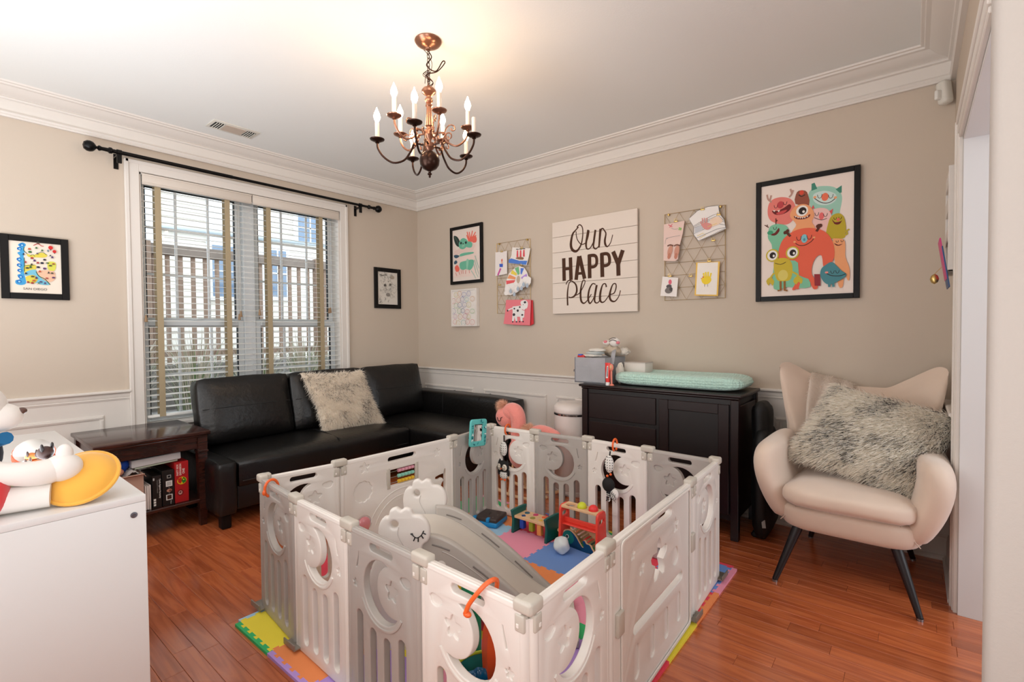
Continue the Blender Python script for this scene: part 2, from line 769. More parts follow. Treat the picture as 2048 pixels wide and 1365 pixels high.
for nm, a, b, n, ma, m_ in (('trim_1', (-6, 0, 0), (0, 0, 0), (0, -1, 0), 0, -1), ('trim_2', (0, 0, 0), (0, YF, 0), (-1, 0, 0), 1, -1),
                            ('trim_3', (0, YF, 0), (-2.0, YF, 0), (0, 1, 0), 1, 0)):
    struct(nm, MB().rings(run_profile(prof, a, b, n, ma, m_)), m_white, sharp=25, fix=True)
# chair rail
rail = [(0, 0.795), (0.008, 0.795), (0.012, 0.806), (0.009, 0.812), (0.012, 0.815), (0.014, 0.835), (0.026, 0.842), (0.034, 0.848),
        (0.034, 0.856), (0.028, 0.861), (0, 0.861)]
base = [(0, 0), (0.030, 0), (0.030, 0.012), (0.022, 0.022), (0.014, 0.024), (0.014, 0.105), (0.010, 0.118), (0.012, 0.124), (0.006, 0.135), (0, 0.137)]
CX0, CX1 = -2.555, -0.862
for k, pr, nm in ((4, rail, 'trim'), (8, base, 'baseboard')):
    segs = [('back', (-6, 0, 0), (CX0, 0, 0), (0, -1, 0), 0, 0), ('back_2', (CX1, 0, 0), (0, 0, 0), (0, -1, 0), 0, -1),
            ('right', (0, 0, 0), (0, YF, 0), (-1, 0, 0), 1, -1), ('front', (0, YF, 0), (-0.545, YF, 0), (0, 1, 0), 1, 0)]
    for j, (s, a, b, n, ma, m_) in enumerate(segs):
        struct('trim_%d' % (k + j) if nm == 'trim' else 'baseboard_' + s, MB().rings(run_profile(pr, a, b, n, ma, m_)), m_white, sharp=25, fix=True)
# white wainscot boards and their picture-frame mouldings
struct('trim_12', MB().bx(-6, CX0, -0.004, 0, 0.1, 0.80), m_white)
struct('trim_13', MB().bx(CX1, 0, -0.004, 0, 0.1, 0.80), m_white)
struct('trim_30', MB().bx(CX0, CX1, -0.004, 0, 0.1, 0.58), m_white)
struct('trim_14', MB().bx(-0.004, 0, YF, 0, 0.1, 0.80), m_white)
struct('trim_15', MB().bx(-0.545, 0, YF, YF + 0.004, 0.1, 0.80), m_white)


def panel_mould(mb, f, u0, u1, z0, z1):
    w_, h_ = 0.026, 0.012
    for a, b, c, d in ((u0, u1, z1 - w_, z1), (u0, u1, z0, z0 + w_), (u0, u0 + w_, z0 + w_, z1 - w_), (u1 - w_, u1, z0 + w_, z1 - w_)):
        for s, t in ((0, h_), (0.007, h_ + 0.004)):
            p, q = Vector(f(a + s * 0.9, c + s, 0.0)), Vector(f(b - s * 0.9, d - s, t))
            mb.bx(min(p.x, q.x), max(p.x, q.x), min(p.y, q.y), max(p.y, q.y), min(p.z, q.z), max(p.z, q.z), 0.002)


n_tr = 16
for u0, u1 in ((-3.9, -2.70), (-0.76, -0.10)):
    mb = MB()
    panel_mould(mb, on_back, u0, u1, 0.20, 0.700)
    struct('trim_%d' % n_tr, mb, m_white)
    n_tr += 1
for u0, u1 in ((0.105, 0.835), (0.965, 1.715), (1.815, 2.6), (2.72, 3.40), (3.50, 4.22)):
    mb = MB()
    panel_mould(mb, on_right, u0, u1, 0.20, 0.682)
    struct('trim_%d' % n_tr, mb, m_white)
    n_tr += 1

# ---------------------------------------------------------------- window
m_sash = mat('vinyl_white', (222, 226, 228), 0.35)
m_dark = mat('dark_gasket', (30, 32, 34), 0.6)
m_glass = bpy.data.materials.new('window_glass')
m_glass.use_nodes = True
nt = m_glass.node_tree
nt.nodes.clear()
o1 = nt.nodes.new('ShaderNodeOutputMaterial')
mx = nt.nodes.new('ShaderNodeMixShader')
tr = nt.nodes.new('ShaderNodeBsdfTransparent')
gl = nt.nodes.new('ShaderNodeBsdfGlossy')
gl.inputs['Roughness'].default_value = 0.02
fr = nt.nodes.new('ShaderNodeFresnel')
fr.inputs[0].default_value = 1.25
tr.inputs[0].default_value = (0.96, 0.98, 0.98, 1)
nt.links.new(fr.outputs[0], mx.inputs[0])
nt.links.new(tr.outputs[0], mx.inputs[1])
nt.links.new(gl.outputs[0], mx.inputs[2])
nt.links.new(mx.outputs[0], o1.inputs[0])

win = thing('window_1', None, None, kind='structure')
mb = MB()
# casing: profiled boards, jambs, sill
for a, b, c, d in ((CX0, WX0, 0.05, 2.44), (WX1, CX1, 0.05, 2.44), (WX0, WX1, WZ1, 2.44)):
    mb.bx(a, b, -0.018, 0, c, d, 0.003)
mb.bx(CX0 - 0.004, CX0 + 0.022, -0.026, 0, 0.05, 2.446, 0.004)
mb.bx(CX1 - 0.022, CX1 + 0.004, -0.026, 0, 0.05, 2.446, 0.004)
mb.bx(CX0, CX1, -0.026, 0, 2.422, 2.446, 0.004)
mb.done('window_casing', m_white, win)
mb = MB()
mb.bx(WX0, WX0 + 0.012, 0, 0.16, WZ0, WZ1).bx(WX1 - 0.012, WX1, 0, 0.16, WZ0, WZ1).bx(WX0, WX1, 0, 0.16, WZ1 - 0.012, WZ1)
mb.bx(WX0 - 0.06, WX1 + 0.06, -0.05, 0.16, WZ0 - 0.02, WZ0 + 0.006, 0.004)
mb.done('window_jamb', m_white, win)
mb = MB().bx(-1.765, -1.675, 0.075, 0.16, WZ0, WZ1, 0.004)
mb.done('window_mullion', m_sash, win)
for x0, x1 in ((WX0 + 0.012, -1.765), (-1.675, WX1 - 0.012)):
    for (z0, z1, y) in ((0.61, 1.345, 0.085), (1.315, 2.36, 0.115)):
        mb = MB()
        s = 0.045
        mb.bx(x0, x0 + s, y, y + 0.03, z0, z1, 0.004).bx(x1 - s, x1, y, y + 0.03, z0, z1, 0.004)
        mb.bx(x0 + s, x1 - s, y, y + 0.03, z0, z0 + s, 0.004).bx(x0 + s, x1 - s, y, y + 0.03, z1 - s, z1, 0.004)
        fr_ = mb.done('window_sash', m_sash, win)
        mb = MB()
        gx0, gx1, gz0, gz1 = x0 + s, x1 - s, z0 + s, z1 - s
        for t in (0.32, 0.68):
            gx = gx0 + (gx1 - gx0) * t
            mb.bx(gx - 0.009, gx + 0.009, y + 0.008, y + 0.022, gz0, gz1, 0.003)
        if z0 > 1:
            zz = 1.68
            mb.bx(gx0, gx1, y + 0.009, y + 0.021, zz - 0.009, zz + 0.009, 0.003)
            zz = 2.02
            mb.bx(gx0, gx1, y + 0.009, y + 0.021, zz - 0.009, zz + 0.009, 0.003)
        else:
            mb.bx(gx0, gx1, y + 0.009, y + 0.021, 0.93, 0.948, 0.003)
        mb.done('muntin', m_sash, fr_)
        mb = MB()
        mb.bx(gx0, gx0 + 0.006, y + 0.004, y + 0.028, gz0, gz1).bx(gx1 - 0.006, gx1, y + 0.004, y + 0.028, gz0, gz1)
        mb.bx(gx0, gx1, y + 0.004, y + 0.028, gz1 - 0.008, gz1)
        mb.done('gasket', m_dark, fr_)
        MB().bx(gx0, gx1, y + 0.014, y + 0.016, gz0, gz1).done('glass_pane', m_glass, fr_)
    xm = (x0 + x1) / 2
    MB().box((xm, 0.078, 1.352), (0.06, 0.018, 0.012), 0.004).box((xm + 0.012, 0.07, 1.358), (0.012, 0.02, 0.01), 0.003).done('sash_lock', m_sash, win)

# blinds
m_slat = mat('white_slat', (236, 236, 232), 0.35)
m_tape = mat('tan_cloth_tape', (176, 160, 130), 0.9, bump=0.3, bscale=900)
m_tas = mat('tan_wood_tassel', (150, 122, 92), 0.6)
m_cord = mat('blind_cord', (170, 160, 145), 0.8)
slat_me = None
for bi, (x0, x1, tapes, cords) in enumerate(((WX0 + 0.014, -1.728, (-2.366, -1.908), ((-2.455, 1.35), (-1.825, 1.395), (-1.838, 1.37))),
                                             (-1.722, WX1 - 0.014, (-1.59, -1.122), ((-1.68, 1.41), (-1.045, 1.445), (-1.058, 1.44))))):
    bl = thing('window_blind', ('white slatted blind with tan tapes on the left half of the window', 'white slatted blind with tan tapes on the right half of the window')[bi],
               'blind', ((x0 + x1) / 2, 0.0, 2.33), group='window blinds')
    mb = MB()
    mb.box(((x0 + x1) / 2, -0.012, 2.328), (x1 - x0 - 0.002, 0.014, 0.078), 0.004, 2)
    mb.box(((x0 + x1) / 2, -0.021, 2.358), (x1 - x0 - 0.002, 0.008, 0.012), 0.003)
    mb.box(((x0 + x1) / 2, -0.021, 2.298), (x1 - x0 - 0.002, 0.008, 0.010), 0.003)
    mb.box(((x0 + x1) / 2, 0.025, 2.34), (x1 - x0 - 0.01, 0.05, 0.04), 0.002)
    mb.done('valance', mat('valance_white', (216, 206, 195), 0.5), bl)
    W_ = x1 - x0 - 0.008
    me = None
    z = 2.27
    i = 0
    while z > 0.68:
        tilt = R(6)
        if me is None:
            mb = MB()
            mb.box((0, 0, 0), (W_, 0.048, 0.0028), 0.001, 1, rot=(tilt, 0, 0))
            o = mb.done('slat', m_slat, bl, world=False)
            me = o.data
        else:
            o = link('slat', me, bl)
        o.location = (0, 0.026, z - 2.33)
        z -= 0.0445
        i += 1
    mb = MB().box(((x0 + x1) / 2, 0.026, 0.652), (W_, 0.05, 0.018), 0.003)
    mb.done('bottom_rail', m_slat, bl)
    for tx in tapes:
        mb = MB().bx(tx - 0.019, tx + 0.019, -0.0005, 0.0005, 0.645, 2.30).bx(tx - 0.019, tx + 0.019, 0.0515, 0.0525, 0.645, 2.30)
        mb.done('ladder_tape', m_tape, bl)
    for cx, cz in cords:
        mb = MB().tube([(cx, -0.008, 2.29), (cx, -0.008, cz + 0.02)], 0.0012, 5)
        c_o = mb.done('cord', m_cord, bl)
        MB().lathe([(0.003, 0.025), (0.006, 0.02), (0.011, -0.02), (0.009, -0.024), (0.001, -0.024)], (cx, -0.008, cz), 10).done('tassel', m_tas, c_o)

# curtain rod
m_rod = mat('black_metal', (12, 11, 12), 0.35, 0.6)
ro = thing('curtain_rod', 'black metal curtain rod with ball ends above the window', 'curtain rod', (-1.66, -0.09, 2.45))
MB().tube([(-2.66, -0.09, 2.452), (-1.9, -0.09, 2.452)], 0.0135, 12).tube([(-1.95, -0.09, 2.452), (-0.665, -0.09, 2.452)], 0.0115, 12).done('rod', m_rod, ro)
for s, x0 in ((-1, -2.64), (1, -0.675)):
    M = Matrix.Rotation(R(90) * s, 4, 'Y')
    MB().lathe([(0.012, -0.01), (0.02, 0), (0.02, 0.012), (0.013, 0.018), (0.012, 0.05), (0.017, 0.06), (0.017, 0.066), (0.009, 0.072), (0.009, 0.078), (0.02, 0.084),
                (0.03, 0.094), (0.035, 0.110), (0.033, 0.125), (0.022, 0.14), (0.0, 0.146)], (x0, -0.09, 2.452), 20, M).done('finial', m_rod, ro, fix=True)
for x0 in (-2.60, -0.765):
    mb = MB().bx(x0 - 0.013, x0 + 0.013, -0.1, -0.085, 2.38, 2.45, 0.002).bx(x0 - 0.013, x0 + 0.013, -0.09, 0, 2.425, 2.435).bx(x0 - 0.013, x0 + 0.013, -0.006, 0, 2.36, 2.46, 0.001)
    mb.tube([(x0 - 0.013, -0.09, 2.452), (x0 + 0.013, -0.09, 2.452)], 0.018, 12)
    mb.done('bracket', m_rod, ro)

# door opening casing at the right
dr = thing('door_1', None, None, kind='structure')
mb = MB()
co, ci = DX1 + 0.085, DX1
for a, t in ((0, 0.016), (0.016, 0.020), (0.055, 0.026)):
    mb.bx(ci + a, co, YF, YF + t, -0.004, DZ + 0.085, 0.003)
    mb.bx(DX0 - co + ci - a + 0.0, ci + 0.005, YF, YF + t, DZ + a, DZ + 0.085, 0.003)
mb.done('door_casing', m_white, dr)
m_jamb = mat('jamb_white', (222, 222, 222), 0.4)
mb = MB().bx(DX1 - 0.016, DX1 + 0.001, YF - 0.22, YF + 0.002, -0.004, DZ, 0.002).bx(DX0, DX1, YF - 0.22, YF + 0.002, DZ - 0.016, DZ + 0.001, 0.002)
mb.bx(DX0 - 0.001, DX0 + 0.016, YF - 0.22, YF + 0.002, -0.004, DZ, 0.002)
mb.done('door_jamb', m_jamb, dr)

# ---------------------------------------------------------------- outside
m_side = mat('beige_siding', (226, 218, 206), 0.6)
m_bw = mat('house_trim_white', (235, 238, 240), 0.5)
m_wd = mat('weathered_wood', (136, 112, 96), 0.85, bump=0.3, bscale=20, var=0.25, vscale=12, stretch=(3, 3, 0.5))
hs = thing('neighbour_house', 'beige sided neighbouring house with white trim seen through the blinds', 'house', (0.2, 5.1, 0))
MB().bx(-5, 7, 5.02, 5.3, -0.5, 6.5).done('house_wall', m_side, hs)
me = None
for k in range(44):
    z = 0.35 + k * 0.115
    if me is None:
        mb = MB()
        v = [(-5, 0, 0), (7, 0, 0), (7, 0, 0.12), (-5, 0, 0.12)]
        mb.rings([[(-5, -0.022, 0), (-5, -0.004, 0.118), (-5, 0.01, 0.118), (-5, 0.01, 0)], [(7, -0.022, 0), (7, -0.004, 0.118), (7, 0.01, 0.118), (7, 0.01, 0)]])
        o = mb.done('siding_board', m_side, hs, world=False, fix=True)
        me = o.data
    else:
        o = link('siding_board', me, hs)
    o.location = (-0.2, -0.08, z)
MB().bx(-1.27, -1.06, 4.96, 5.03, 0.3, 6).bx(-0.34, -0.10, 4.96, 5.03, 1.8, 6).bx(0.42, 0.60, 4.96, 5.03, 0.3, 6).done('corner_trim', m_bw, hs)
MB().tube([(-1.05, 4.93, 2.90), (2.4, 4.93, 2.98)], 0.035, 8).done('pipe', mat('grey_pipe', (176, 184, 188), 0.5), hs)
m_pane = mat('blue_grey_pane', (112, 130, 152), 0.08, spec=0.9)
for x0, x1, z0, z1 in ((1.20, 1.66, 2.98, 3.52), (-0.30, 0.12, 1.86, 2.72), (0.62, 0.95, 1.9, 2.75)):
    fo = MB().bx(x0 - 0.07, x1 + 0.07, 4.94, 5.03, z0 - 0.07, z1 + 0.07, 0.004).done('house_window', m_bw, hs)
    MB().bx(x0, x1, 4.93, 4.945, z0, z1).done('pane', m_pane, fo)
    MB().bx((x0 + x1) / 2 - 0.012, (x0 + x1) / 2 + 0.012, 4.915, 4.93, z0, z1).bx(x0, x1, 4.915, 4.93, (z0 + z1) / 2 - 0.012, (z0 + z1) / 2 + 0.012).done('muntin', m_bw, fo)
fe = thing('wooden_fence', 'brown wooden picket fence with a heavy top beam outside the window', 'fence', (-0.8, 2.6, 0))
MB().bx(-2.6, 1.8, 2.55, 2.65, 2.16, 2.28, 0.004).done('top_beam', mat('dark_beam', (120, 106, 96), 0.8, var=0.2), fe)
MB().bx(-2.6, 1.8, 2.62, 2.66, 0.95, 1.04, 0.004).done('bottom_beam', m_wd, fe)
me = None
for k in range(30):
    x = -2.52 + 0.1325 * k
    if me is None:
        o = MB().box((0, 0, 1.2), (0.045, 0.03, 1.96), 0.003, 1).done('picket', m_wd, fe, world=False)
        me = o.data
    else:
        o = link('picket', me, fe)
    o.location = (x + 0.8, 0.01, 0)
for x in (-1.82, 0.26):
    MB().bx(x - 0.05, x + 0.05, 2.52, 2.62, 0, 2.3, 0.004).done('fence_post', m_wd, fe)
gr = MB().bx(-5, 5, 0.3, 6, -0.6, -0.4)
struct('ground', gr, mat('mulch_ground', (110, 98, 88), 0.95, bump=0.6, bscale=30, var=0.3))
st = thing('deck_steps', 'weathered grey wooden steps below the fence outside the window', 'steps', (-0.8, 1.9, 0))
for k in range(6):
    MB().bx(-3.0, 1.4, 1.55 + 0.16 * k, 1.72 + 0.16 * k, -0.1, 0.10 + 0.155 * k, 0.01).done('step', mat('grey_board', (104, 98, 92), 0.85, var=0.25, bump=0.3, bscale=15), st)
# dry ornamental grass in front of the fence
rg = random.Random(11)
for gi, (gx, gy, gh) in enumerate(((-2.35, 1.15, 1.35), (-1.75, 1.25, 1.25), (-1.2, 1.2, 1.15), (-0.6, 1.35, 1.25), (-0.05, 1.3, 1.2))):
    V, F, MI = [], [], []
    for k in range(230):
        a = rg.uniform(0, 2 * PI)
        ln = gh * rg.uniform(0.7, 1.15)
        sp = rg.uniform(0.05, 0.42)
        p0 = Vector((gx + 0.06 * math.cos(a), gy + 0.06 * math.sin(a), 0.0))
        pm = p0 + Vector((math.cos(a) * sp * 0.4, math.sin(a) * sp * 0.4, ln * 0.7))
        p1 = p0 + Vector((math.cos(a) * sp, math.sin(a) * sp, ln * rg.uniform(0.8, 1)))
        s = Vector((-math.sin(a), math.cos(a), 0)) * 0.004
        b = len(V)
        V += [p0 - s, p0 + s, pm - s, pm + s, p1]
        F += [(b, b + 1, b + 3, b + 2), (b + 2, b + 3, b + 4)]
        q = 1 if rg.random() < 0.25 else 0
        MI += [q, q]
    gt = thing('ornamental_grass', ('clump of dry ornamental grass outside the left end of the window', 'clump of dry grass outside, second from the left window edge',
               'clump of dry grass outside behind the middle of the window', 'clump of dry grass outside the right half of the window',
               'clump of dry grass outside the right end of the window')[gi], 'grass', (gx, gy, -0.4), group='dry grass clumps outside')
    MB().bx(gx - 0.09, gx + 0.09, gy - 0.09, gy + 0.09, -0.4, 0.05, 0.03).done('root_clump', mat('root_brown', (90, 74, 60), 0.9), gt)
    raw('blade', V, F, [mat('dry_grass', (176, 164, 146), 0.8), mat('green_grass', (96, 118, 72), 0.8)], gt, mi=MI, kind='stuff')


# ---------------------------------------------------------------- ceiling and wall fittings
m_vent = mat('vent_white', (220, 217, 208), 0.5)
ve = thing('ceiling_vent', 'white metal air register in the ceiling above the window', 'vent', (-2.0, -0.385, CEIL - 0.004))
MB().box((-2.0, -0.385, CEIL - 0.003), (0.31, 0.17, 0.006), 0.002).done('frame', m_vent, ve)
MB().bx(-2.135, -2.075, -0.44, -0.33, CEIL - 0.0075, CEIL - 0.005).done('opening', m_dark, ve)
MB().bx(-1.925, -1.865, -0.44, -0.33, CEIL - 0.0075, CEIL - 0.005).done('opening', m_dark, ve)
MB().bx(-2.065, -1.935, -0.44, -0.33, CEIL - 0.010, CEIL - 0.005, 0.001).done('damper', mat('vent_beige', (196, 180, 166), 0.6), ve)
for x in (-2.125, -2.11, -2.095, -2.08, -1.92, -1.905, -1.89, -1.875):
    MB().box((x, -0.385, CEIL - 0.011), (0.0035, 0.11, 0.008), rot=(0, R(35), 0)).done('louver', m_vent, ve)
md_ = thing('motion_detector', 'small white motion detector in the corner under the crown moulding', 'detector', (-0.05, YF + 0.05, 2.46))
MB().box((-0.05, YF + 0.045, 2.47), (0.055, 0.055, 0.125), 0.018, 4, rot=(0, R(8), R(45))).done('housing', m_vent, md_)
MB().box((-0.075, YF + 0.07, 2.455), (0.02, 0.036, 0.05), 0.008, 3, rot=(0, 0, R(45))).done('lens', mat('detector_lens', (232, 230, 224), 0.3), md_)
for u, z, nm in ((3.445, 0.60, 'left'), (3.58, 0.61, 'right')):
    t = thing('wall_outlet', 'white outlet plate low on the wall %s' % ('beside the dresser' if nm == 'left' else 'behind the armchair'), 'outlet', (-0.01, -u, z))
    MB().box((-0.0065, -u, z), (0.007, 0.07, 0.115), 0.003, 2).done('cover_plate', m_vent, t)
    MB().box((-0.011, -u, z + 0.022), (0.003, 0.03, 0.03), 0.002).box((-0.011, -u, z - 0.022), (0.003, 0.03, 0.03), 0.002).done('socket', mat('socket_ivory', (230, 224, 212), 0.4), t)

# ---------------------------------------------------------------- chandelier
m_brz = mat('antique_copper', (152, 110, 90), 0.28, 0.85)
m_brd = mat('dark_bronze', (58, 38, 30), 0.32, 0.8)
m_cand = mat('candle_sleeve', (244, 228, 212), 0.5)
m_bulb = mat('lit_bulb', (255, 214, 170), 0.3, emit=75)
CX, CY = -1.81, -2.28
ch = thing('chandelier', 'copper ten light candle chandelier hanging from the ceiling', 'chandelier', (CX, CY, CEIL))
MB().lathe([(0.0, 0.0), (0.066, 0.0), (0.068, -0.006), (0.060, -0.018), (0.040, -0.030), (0.015, -0.038), (0.012, -0.046), (0.0, -0.047)], (CX, CY, CEIL), 32).done('canopy', m_brz, ch, fix=True)
mb = MB()
z = CEIL - 0.045
k = 0
while z > 2.50:
    ring = []
    for j in range(12):
        a = 2 * PI * j / 12
        u, v = 0.0075 * math.cos(a), 0.014 * math.sin(a)
        ring.append((CX + (u if k % 2 else 0), CY + (0 if k % 2 else u), z - 0.012 + v))
    mb.tube(ring, 0.0017, 6, loop=True)
    z -= 0.021
    k += 1
mb.done('chain', m_brd, ch)
mb = MB()
mb.tube(smoothpts([(CX, CY, 2.66), (CX + .012, CY - .01, 2.63), (CX - .006, CY + .008, 2.59), (CX + .03, CY - .02, 2.565), (CX + .05, CY - .05, 2.612), (CX + .06, CY - .055, 2.606),
                   (CX + .03, CY - .03, 2.56), (CX - .012, CY, 2.54), (CX + .014, CY + .01, 2.52), (CX - .014, CY - .01, 2.50), (CX, CY, 2.485)], 6), 0.0028, 6)
mb.tube(smoothpts([(CX - .03, CY, 2.655), (CX, CY, 2.64), (CX + .015, CY - .01, 2.60), (CX + .008, CY, 2.55), (CX - .022, CY - .005, 2.53), (CX - .024, CY, 2.49)], 6), 0.0016, 5)
for q in range(3):
    mb.tube(smoothpts([(CX + .014 * math.cos(q * 2), CY + .014 * math.sin(q * 2), 2.56), (CX - .02, CY + .01 * q, 2.54), (CX + .02, CY - .01, 2.51), (CX + .012 * math.sin(q), CY, 2.485)], 5), 0.0018, 5)
mb.done('cord', m_brd, ch)
MB().lathe([(0.0, 2.49), (0.008, 2.488), (0.010, 2.478), (0.030, 2.472), (0.036, 2.462), (0.034, 2.452), (0.020, 2.440), (0.011, 2.434), (0.010, 2.430), (0.018, 2.424), (0.021, 2.414),
            (0.016, 2.402), (0.010, 2.398), (0.017, 2.392), (0.018, 2.386), (0.013, 2.380), (0.0135, 2.35), (0.019, 2.30), (0.021, 2.285), (0.014, 2.278), (0.014, 2.270), (0.024, 2.262),
            (0.025, 2.240), (0.013, 2.222), (0.010, 2.215), (0.010, 2.205), (0.026, 2.198), (0.027, 2.178), (0.012, 2.162), (0.010, 2.156)], (CX, CY, 0), 24).done('column', m_brz, ch, fix=True)
MB().lathe([(0.008, 2.163), (0.03, 2.152), (0.045, 2.137), (0.051, 2.115), (0.047, 2.09), (0.034, 2.072), (0.014, 2.062), (0.007, 2.058), (0.006, 2.052), (0.011, 2.047), (0.011, 2.042),
            (0.005, 2.038), (0.006, 2.03), (0.0, 2.024)], (CX, CY, 0), 28).done('ball', m_brd, ch, fix=True)
arms = [(a, 0.255, 2.190, 0.10, 0) for a in (-2, 142, 70, 214, 286)] + [(a, 0.195, 2.275, 0.085, 1) for a in (171, 243, 315, 27, 99)]
for a, rr, zc, drop, up_ in arms:
    ca, sa = math.cos(R(a)), math.sin(R(a))

    def P(r_, z_):
        return (CX + ca * r_, CY + sa * r_, z_)
    z0 = 2.25 if up_ else 2.188
    pts = smoothpts([P(0.02, z0), P(0.05, z0 + .004), P(0.075, z0 + 0.002), P(0.085, z0 - 0.02), P(rr * 0.36 + .005, zc - 0.045), P(rr * 0.5, zc - drop * 0.85), P(rr * 0.7, zc - drop),
                     P(rr * 0.88, zc - drop * 0.75), P(rr * 0.985, zc - drop * 0.36), P(rr, zc)], 5)
    ao = MB().tube(pts, 0.0052, 8).done('arm', m_brz if up_ else m_brd, ch)
    sp = [P(0.075, z0), P(0.088, z0 + 0.03), P(0.105, z0 + 0.045), P(0.125, z0 + 0.04), P(0.128, z0 + 0.022), P(0.115, z0 + 0.016), P(0.11, z0 + 0.028)]
    MB().tube(smoothpts(sp, 5), 0.0032, 6).lathe([(0.002, -0.006), (0.009, -0.004), (0.009, 0.004), (0.002, 0.006)], P(0.07, z0), 10, Matrix.Rotation(R(a), 4, 'Z') @ Matrix.Rotation(R(90), 4, 'Y')).done('scroll', m_brz, ao)
    tx, ty = P(rr, 0)[:2]
    MB().lathe([(0.004, -0.012), (0.010, -0.008), (0.008, -0.002), (0.020, 0.0), (0.034, 0.007), (0.036, 0.011), (0.033, 0.009), (0.018, 0.004), (0.012, 0.004), (0.012, 0.012), (0.0, 0.012)],
               (tx, ty, zc), 24).done('drip_cup', m_brz if up_ else m_brd, ch)
    ht = 0.082
    MB().lathe([(0.0, 0), (0.0105, 0.0), (0.0105, ht), (0.009, ht + 0.001), (0.0, ht + 0.001)], (tx, ty, zc + 0.01), 16).done('candle_sleeve', m_cand, ch, fix=True)
    if a != 286:
        zb = zc + 0.01 + ht
        MB().lathe([(0.0075, 0.0), (0.009, 0.006), (0.0155, 0.022), (0.0165, 0.030), (0.013, 0.045), (0.006, 0.060), (0.002, 0.072), (0.0, 0.076)], (tx, ty, zb), 14).done('bulb', m_bulb, ch)

# ---------------------------------------------------------------- sofa
m_lea = mat('black_leather', (11, 10, 10), 0.36, bump=0.25, bscale=35, spec=0.5)
so = thing('sectional_sofa', 'black leather sectional sofa with chaise under the window', 'sofa', (-1.3, -0.5, 0))


def pillowy(c, s, bev, M=None, puff=0.0, subs=0, rot=None, pax=None):
    """box with rounded edges and swollen faces"""
    t = bmesh.new()
    bmesh.ops.create_cube(t, size=1.0)
    bmesh.ops.subdivide_edges(t, edges=t.edges[:], cuts=9, use_grid_fill=True)
    for v in t.verts:
        x, y, z = v.co * 2
        p = Vector((x, y, z))
        q = Vector((x * s[0] / 2, y * s[1] / 2, z * s[2] / 2))
        inner = Vector([max(-s[i] / 2 + bev, min(s[i] / 2 - bev, q[i])) for i in range(3)])
        d = q - inner
        if d.length > 1e-9:
            q = inner + d.normalized() * min(bev, d.length if d.length < bev else bev)
        if puff:
            for i in range(3):
                o = [k for k in range(3) if k != i]
                w_ = (1 - abs(p[o[0]]) ** 3) * (1 - abs(p[o[1]]) ** 3)
                if abs(p[i]) > 0.98:
                    q[i] += math.copysign((puff if (i == pax or pax is None) else puff * 0.12) * w_, p[i])
        q += noise.noise_vector(q * 6) * (0.006 if puff else 0.0)
        v.co = q
    T = Matrix.Translation(c)
    if rot:
        from mathutils import Euler
        T = T @ Euler(rot).to_matrix().to_4x4()
    if M is not None:
        T = M @ T
    return t, T


def add_p(mb, *a, **k):
    t, T = pillowy(*a, **k)
    mb._merge(t, T)
    return mb


def seg(mb, pts, r=0.003):
    return mb.tube(pts, r, 5)


mb = MB()
mb.bx(-2.19, -0.78, -0.80, -0.12, 0.09, 0.27, 0.02, 3)
mb.bx(-0.78, -0.20, -1.42, -0.12, 0.09, 0.27, 0.02, 3)
mb.done('base', m_lea, so)
o = add_p(MB(), (-1.50, -0.475, 0.335), (1.39, 0.75, 0.19), 0.035, puff=0.012).done('seat', m_lea, so, sharp=60)
mb = MB()
seg(mb, [(-1.46, -0.83, 0.434), (-1.43, -0.56, 0.446), (-1.40, -0.25, 0.436)], 0.0035)
seg(mb, [(-2.17, -0.853, 0.29), (-0.84, -0.853, 0.29)])
mb.done('seam', m_dark, o)
o = add_p(MB(), (-0.50, -0.80, 0.335), (0.59, 1.36, 0.19), 0.035, puff=0.012).done('chaise_seat', m_lea, so, sharp=60)
o = add_p(MB(), (-2.255, -0.475, 0.255), (0.115, 0.75, 0.34), 0.02, puff=0.004).done('side_block', m_lea, so, sharp=60)
# low arm along the picture wall
mb = MB()
add_p(mb, (-0.125, -0.765, 0.36), (0.19, 1.47, 0.56), 0.035, puff=0.006)
o = mb.done('arm', m_lea, so, sharp=60)
mb = MB()
for y in (-0.62, -1.10):
    seg(mb, [(-0.224, y, 0.44), (-0.222, y, 0.62), (-0.20, y, 0.638), (-0.05, y, 0.646)], 0.0025)
mb.done('seam', m_dark, o)
mb = MB()
add_p(mb, (-1.20, -0.13, 0.36), (2.0, 0.13, 0.50), 0.03)
mb.done('back_frame', m_lea, so, sharp=60)
for i, (x0, x1) in enumerate(((-2.23, -1.565), (-1.555, -0.88), (-0.87, -0.20))):
    xm, w_ = (x0 + x1) / 2, x1 - x0
    T = Matrix.Translation((xm, -0.225, 0.66)) @ Matrix.Rotation(R(-13), 4, 'X')
    mb = MB()
    add_p(mb, (0, 0, 0.01), (w_, 0.16, 0.48), 0.034, M=T, puff=0.042, pax=1)
    o = mb.done('back_cushion', m_lea, so, sharp=75)
    mb = MB()
    seg(mb, [tuple(T @ Vector((-w_ / 2 + 0.02, -0.086, 0.02))), tuple(T @ Vector((-w_ / 4, -0.119, 0.02))), tuple(T @ Vector((0, -0.126, 0.02))), tuple(T @ Vector((w_ / 4, -0.119, 0.02))), tuple(T @ Vector((w_ / 2 - 0.02, -0.086, 0.02)))], 0.003)
    for sx in (-1, 1):
        pts = [tuple(T @ Vector((sx * (w_ / 2 - 0.004), -0.05, -0.19 + 0.038 * q))) for q in range(11)]
        seg(mb, pts, 0.004)
    mb.done('piping', m_dark, o)
for x, y in ((-2.26, -0.80), (-2.26, -0.2), (-0.72, -1.40), (-0.08, -1.44), (-0.08, -0.1), (-1.5, -0.77)):
    MB().bx(x - 0.03, x + 0.03, y - 0.03, y + 0.03, 0, 0.09, 0.008).done('foot', m_black, so)


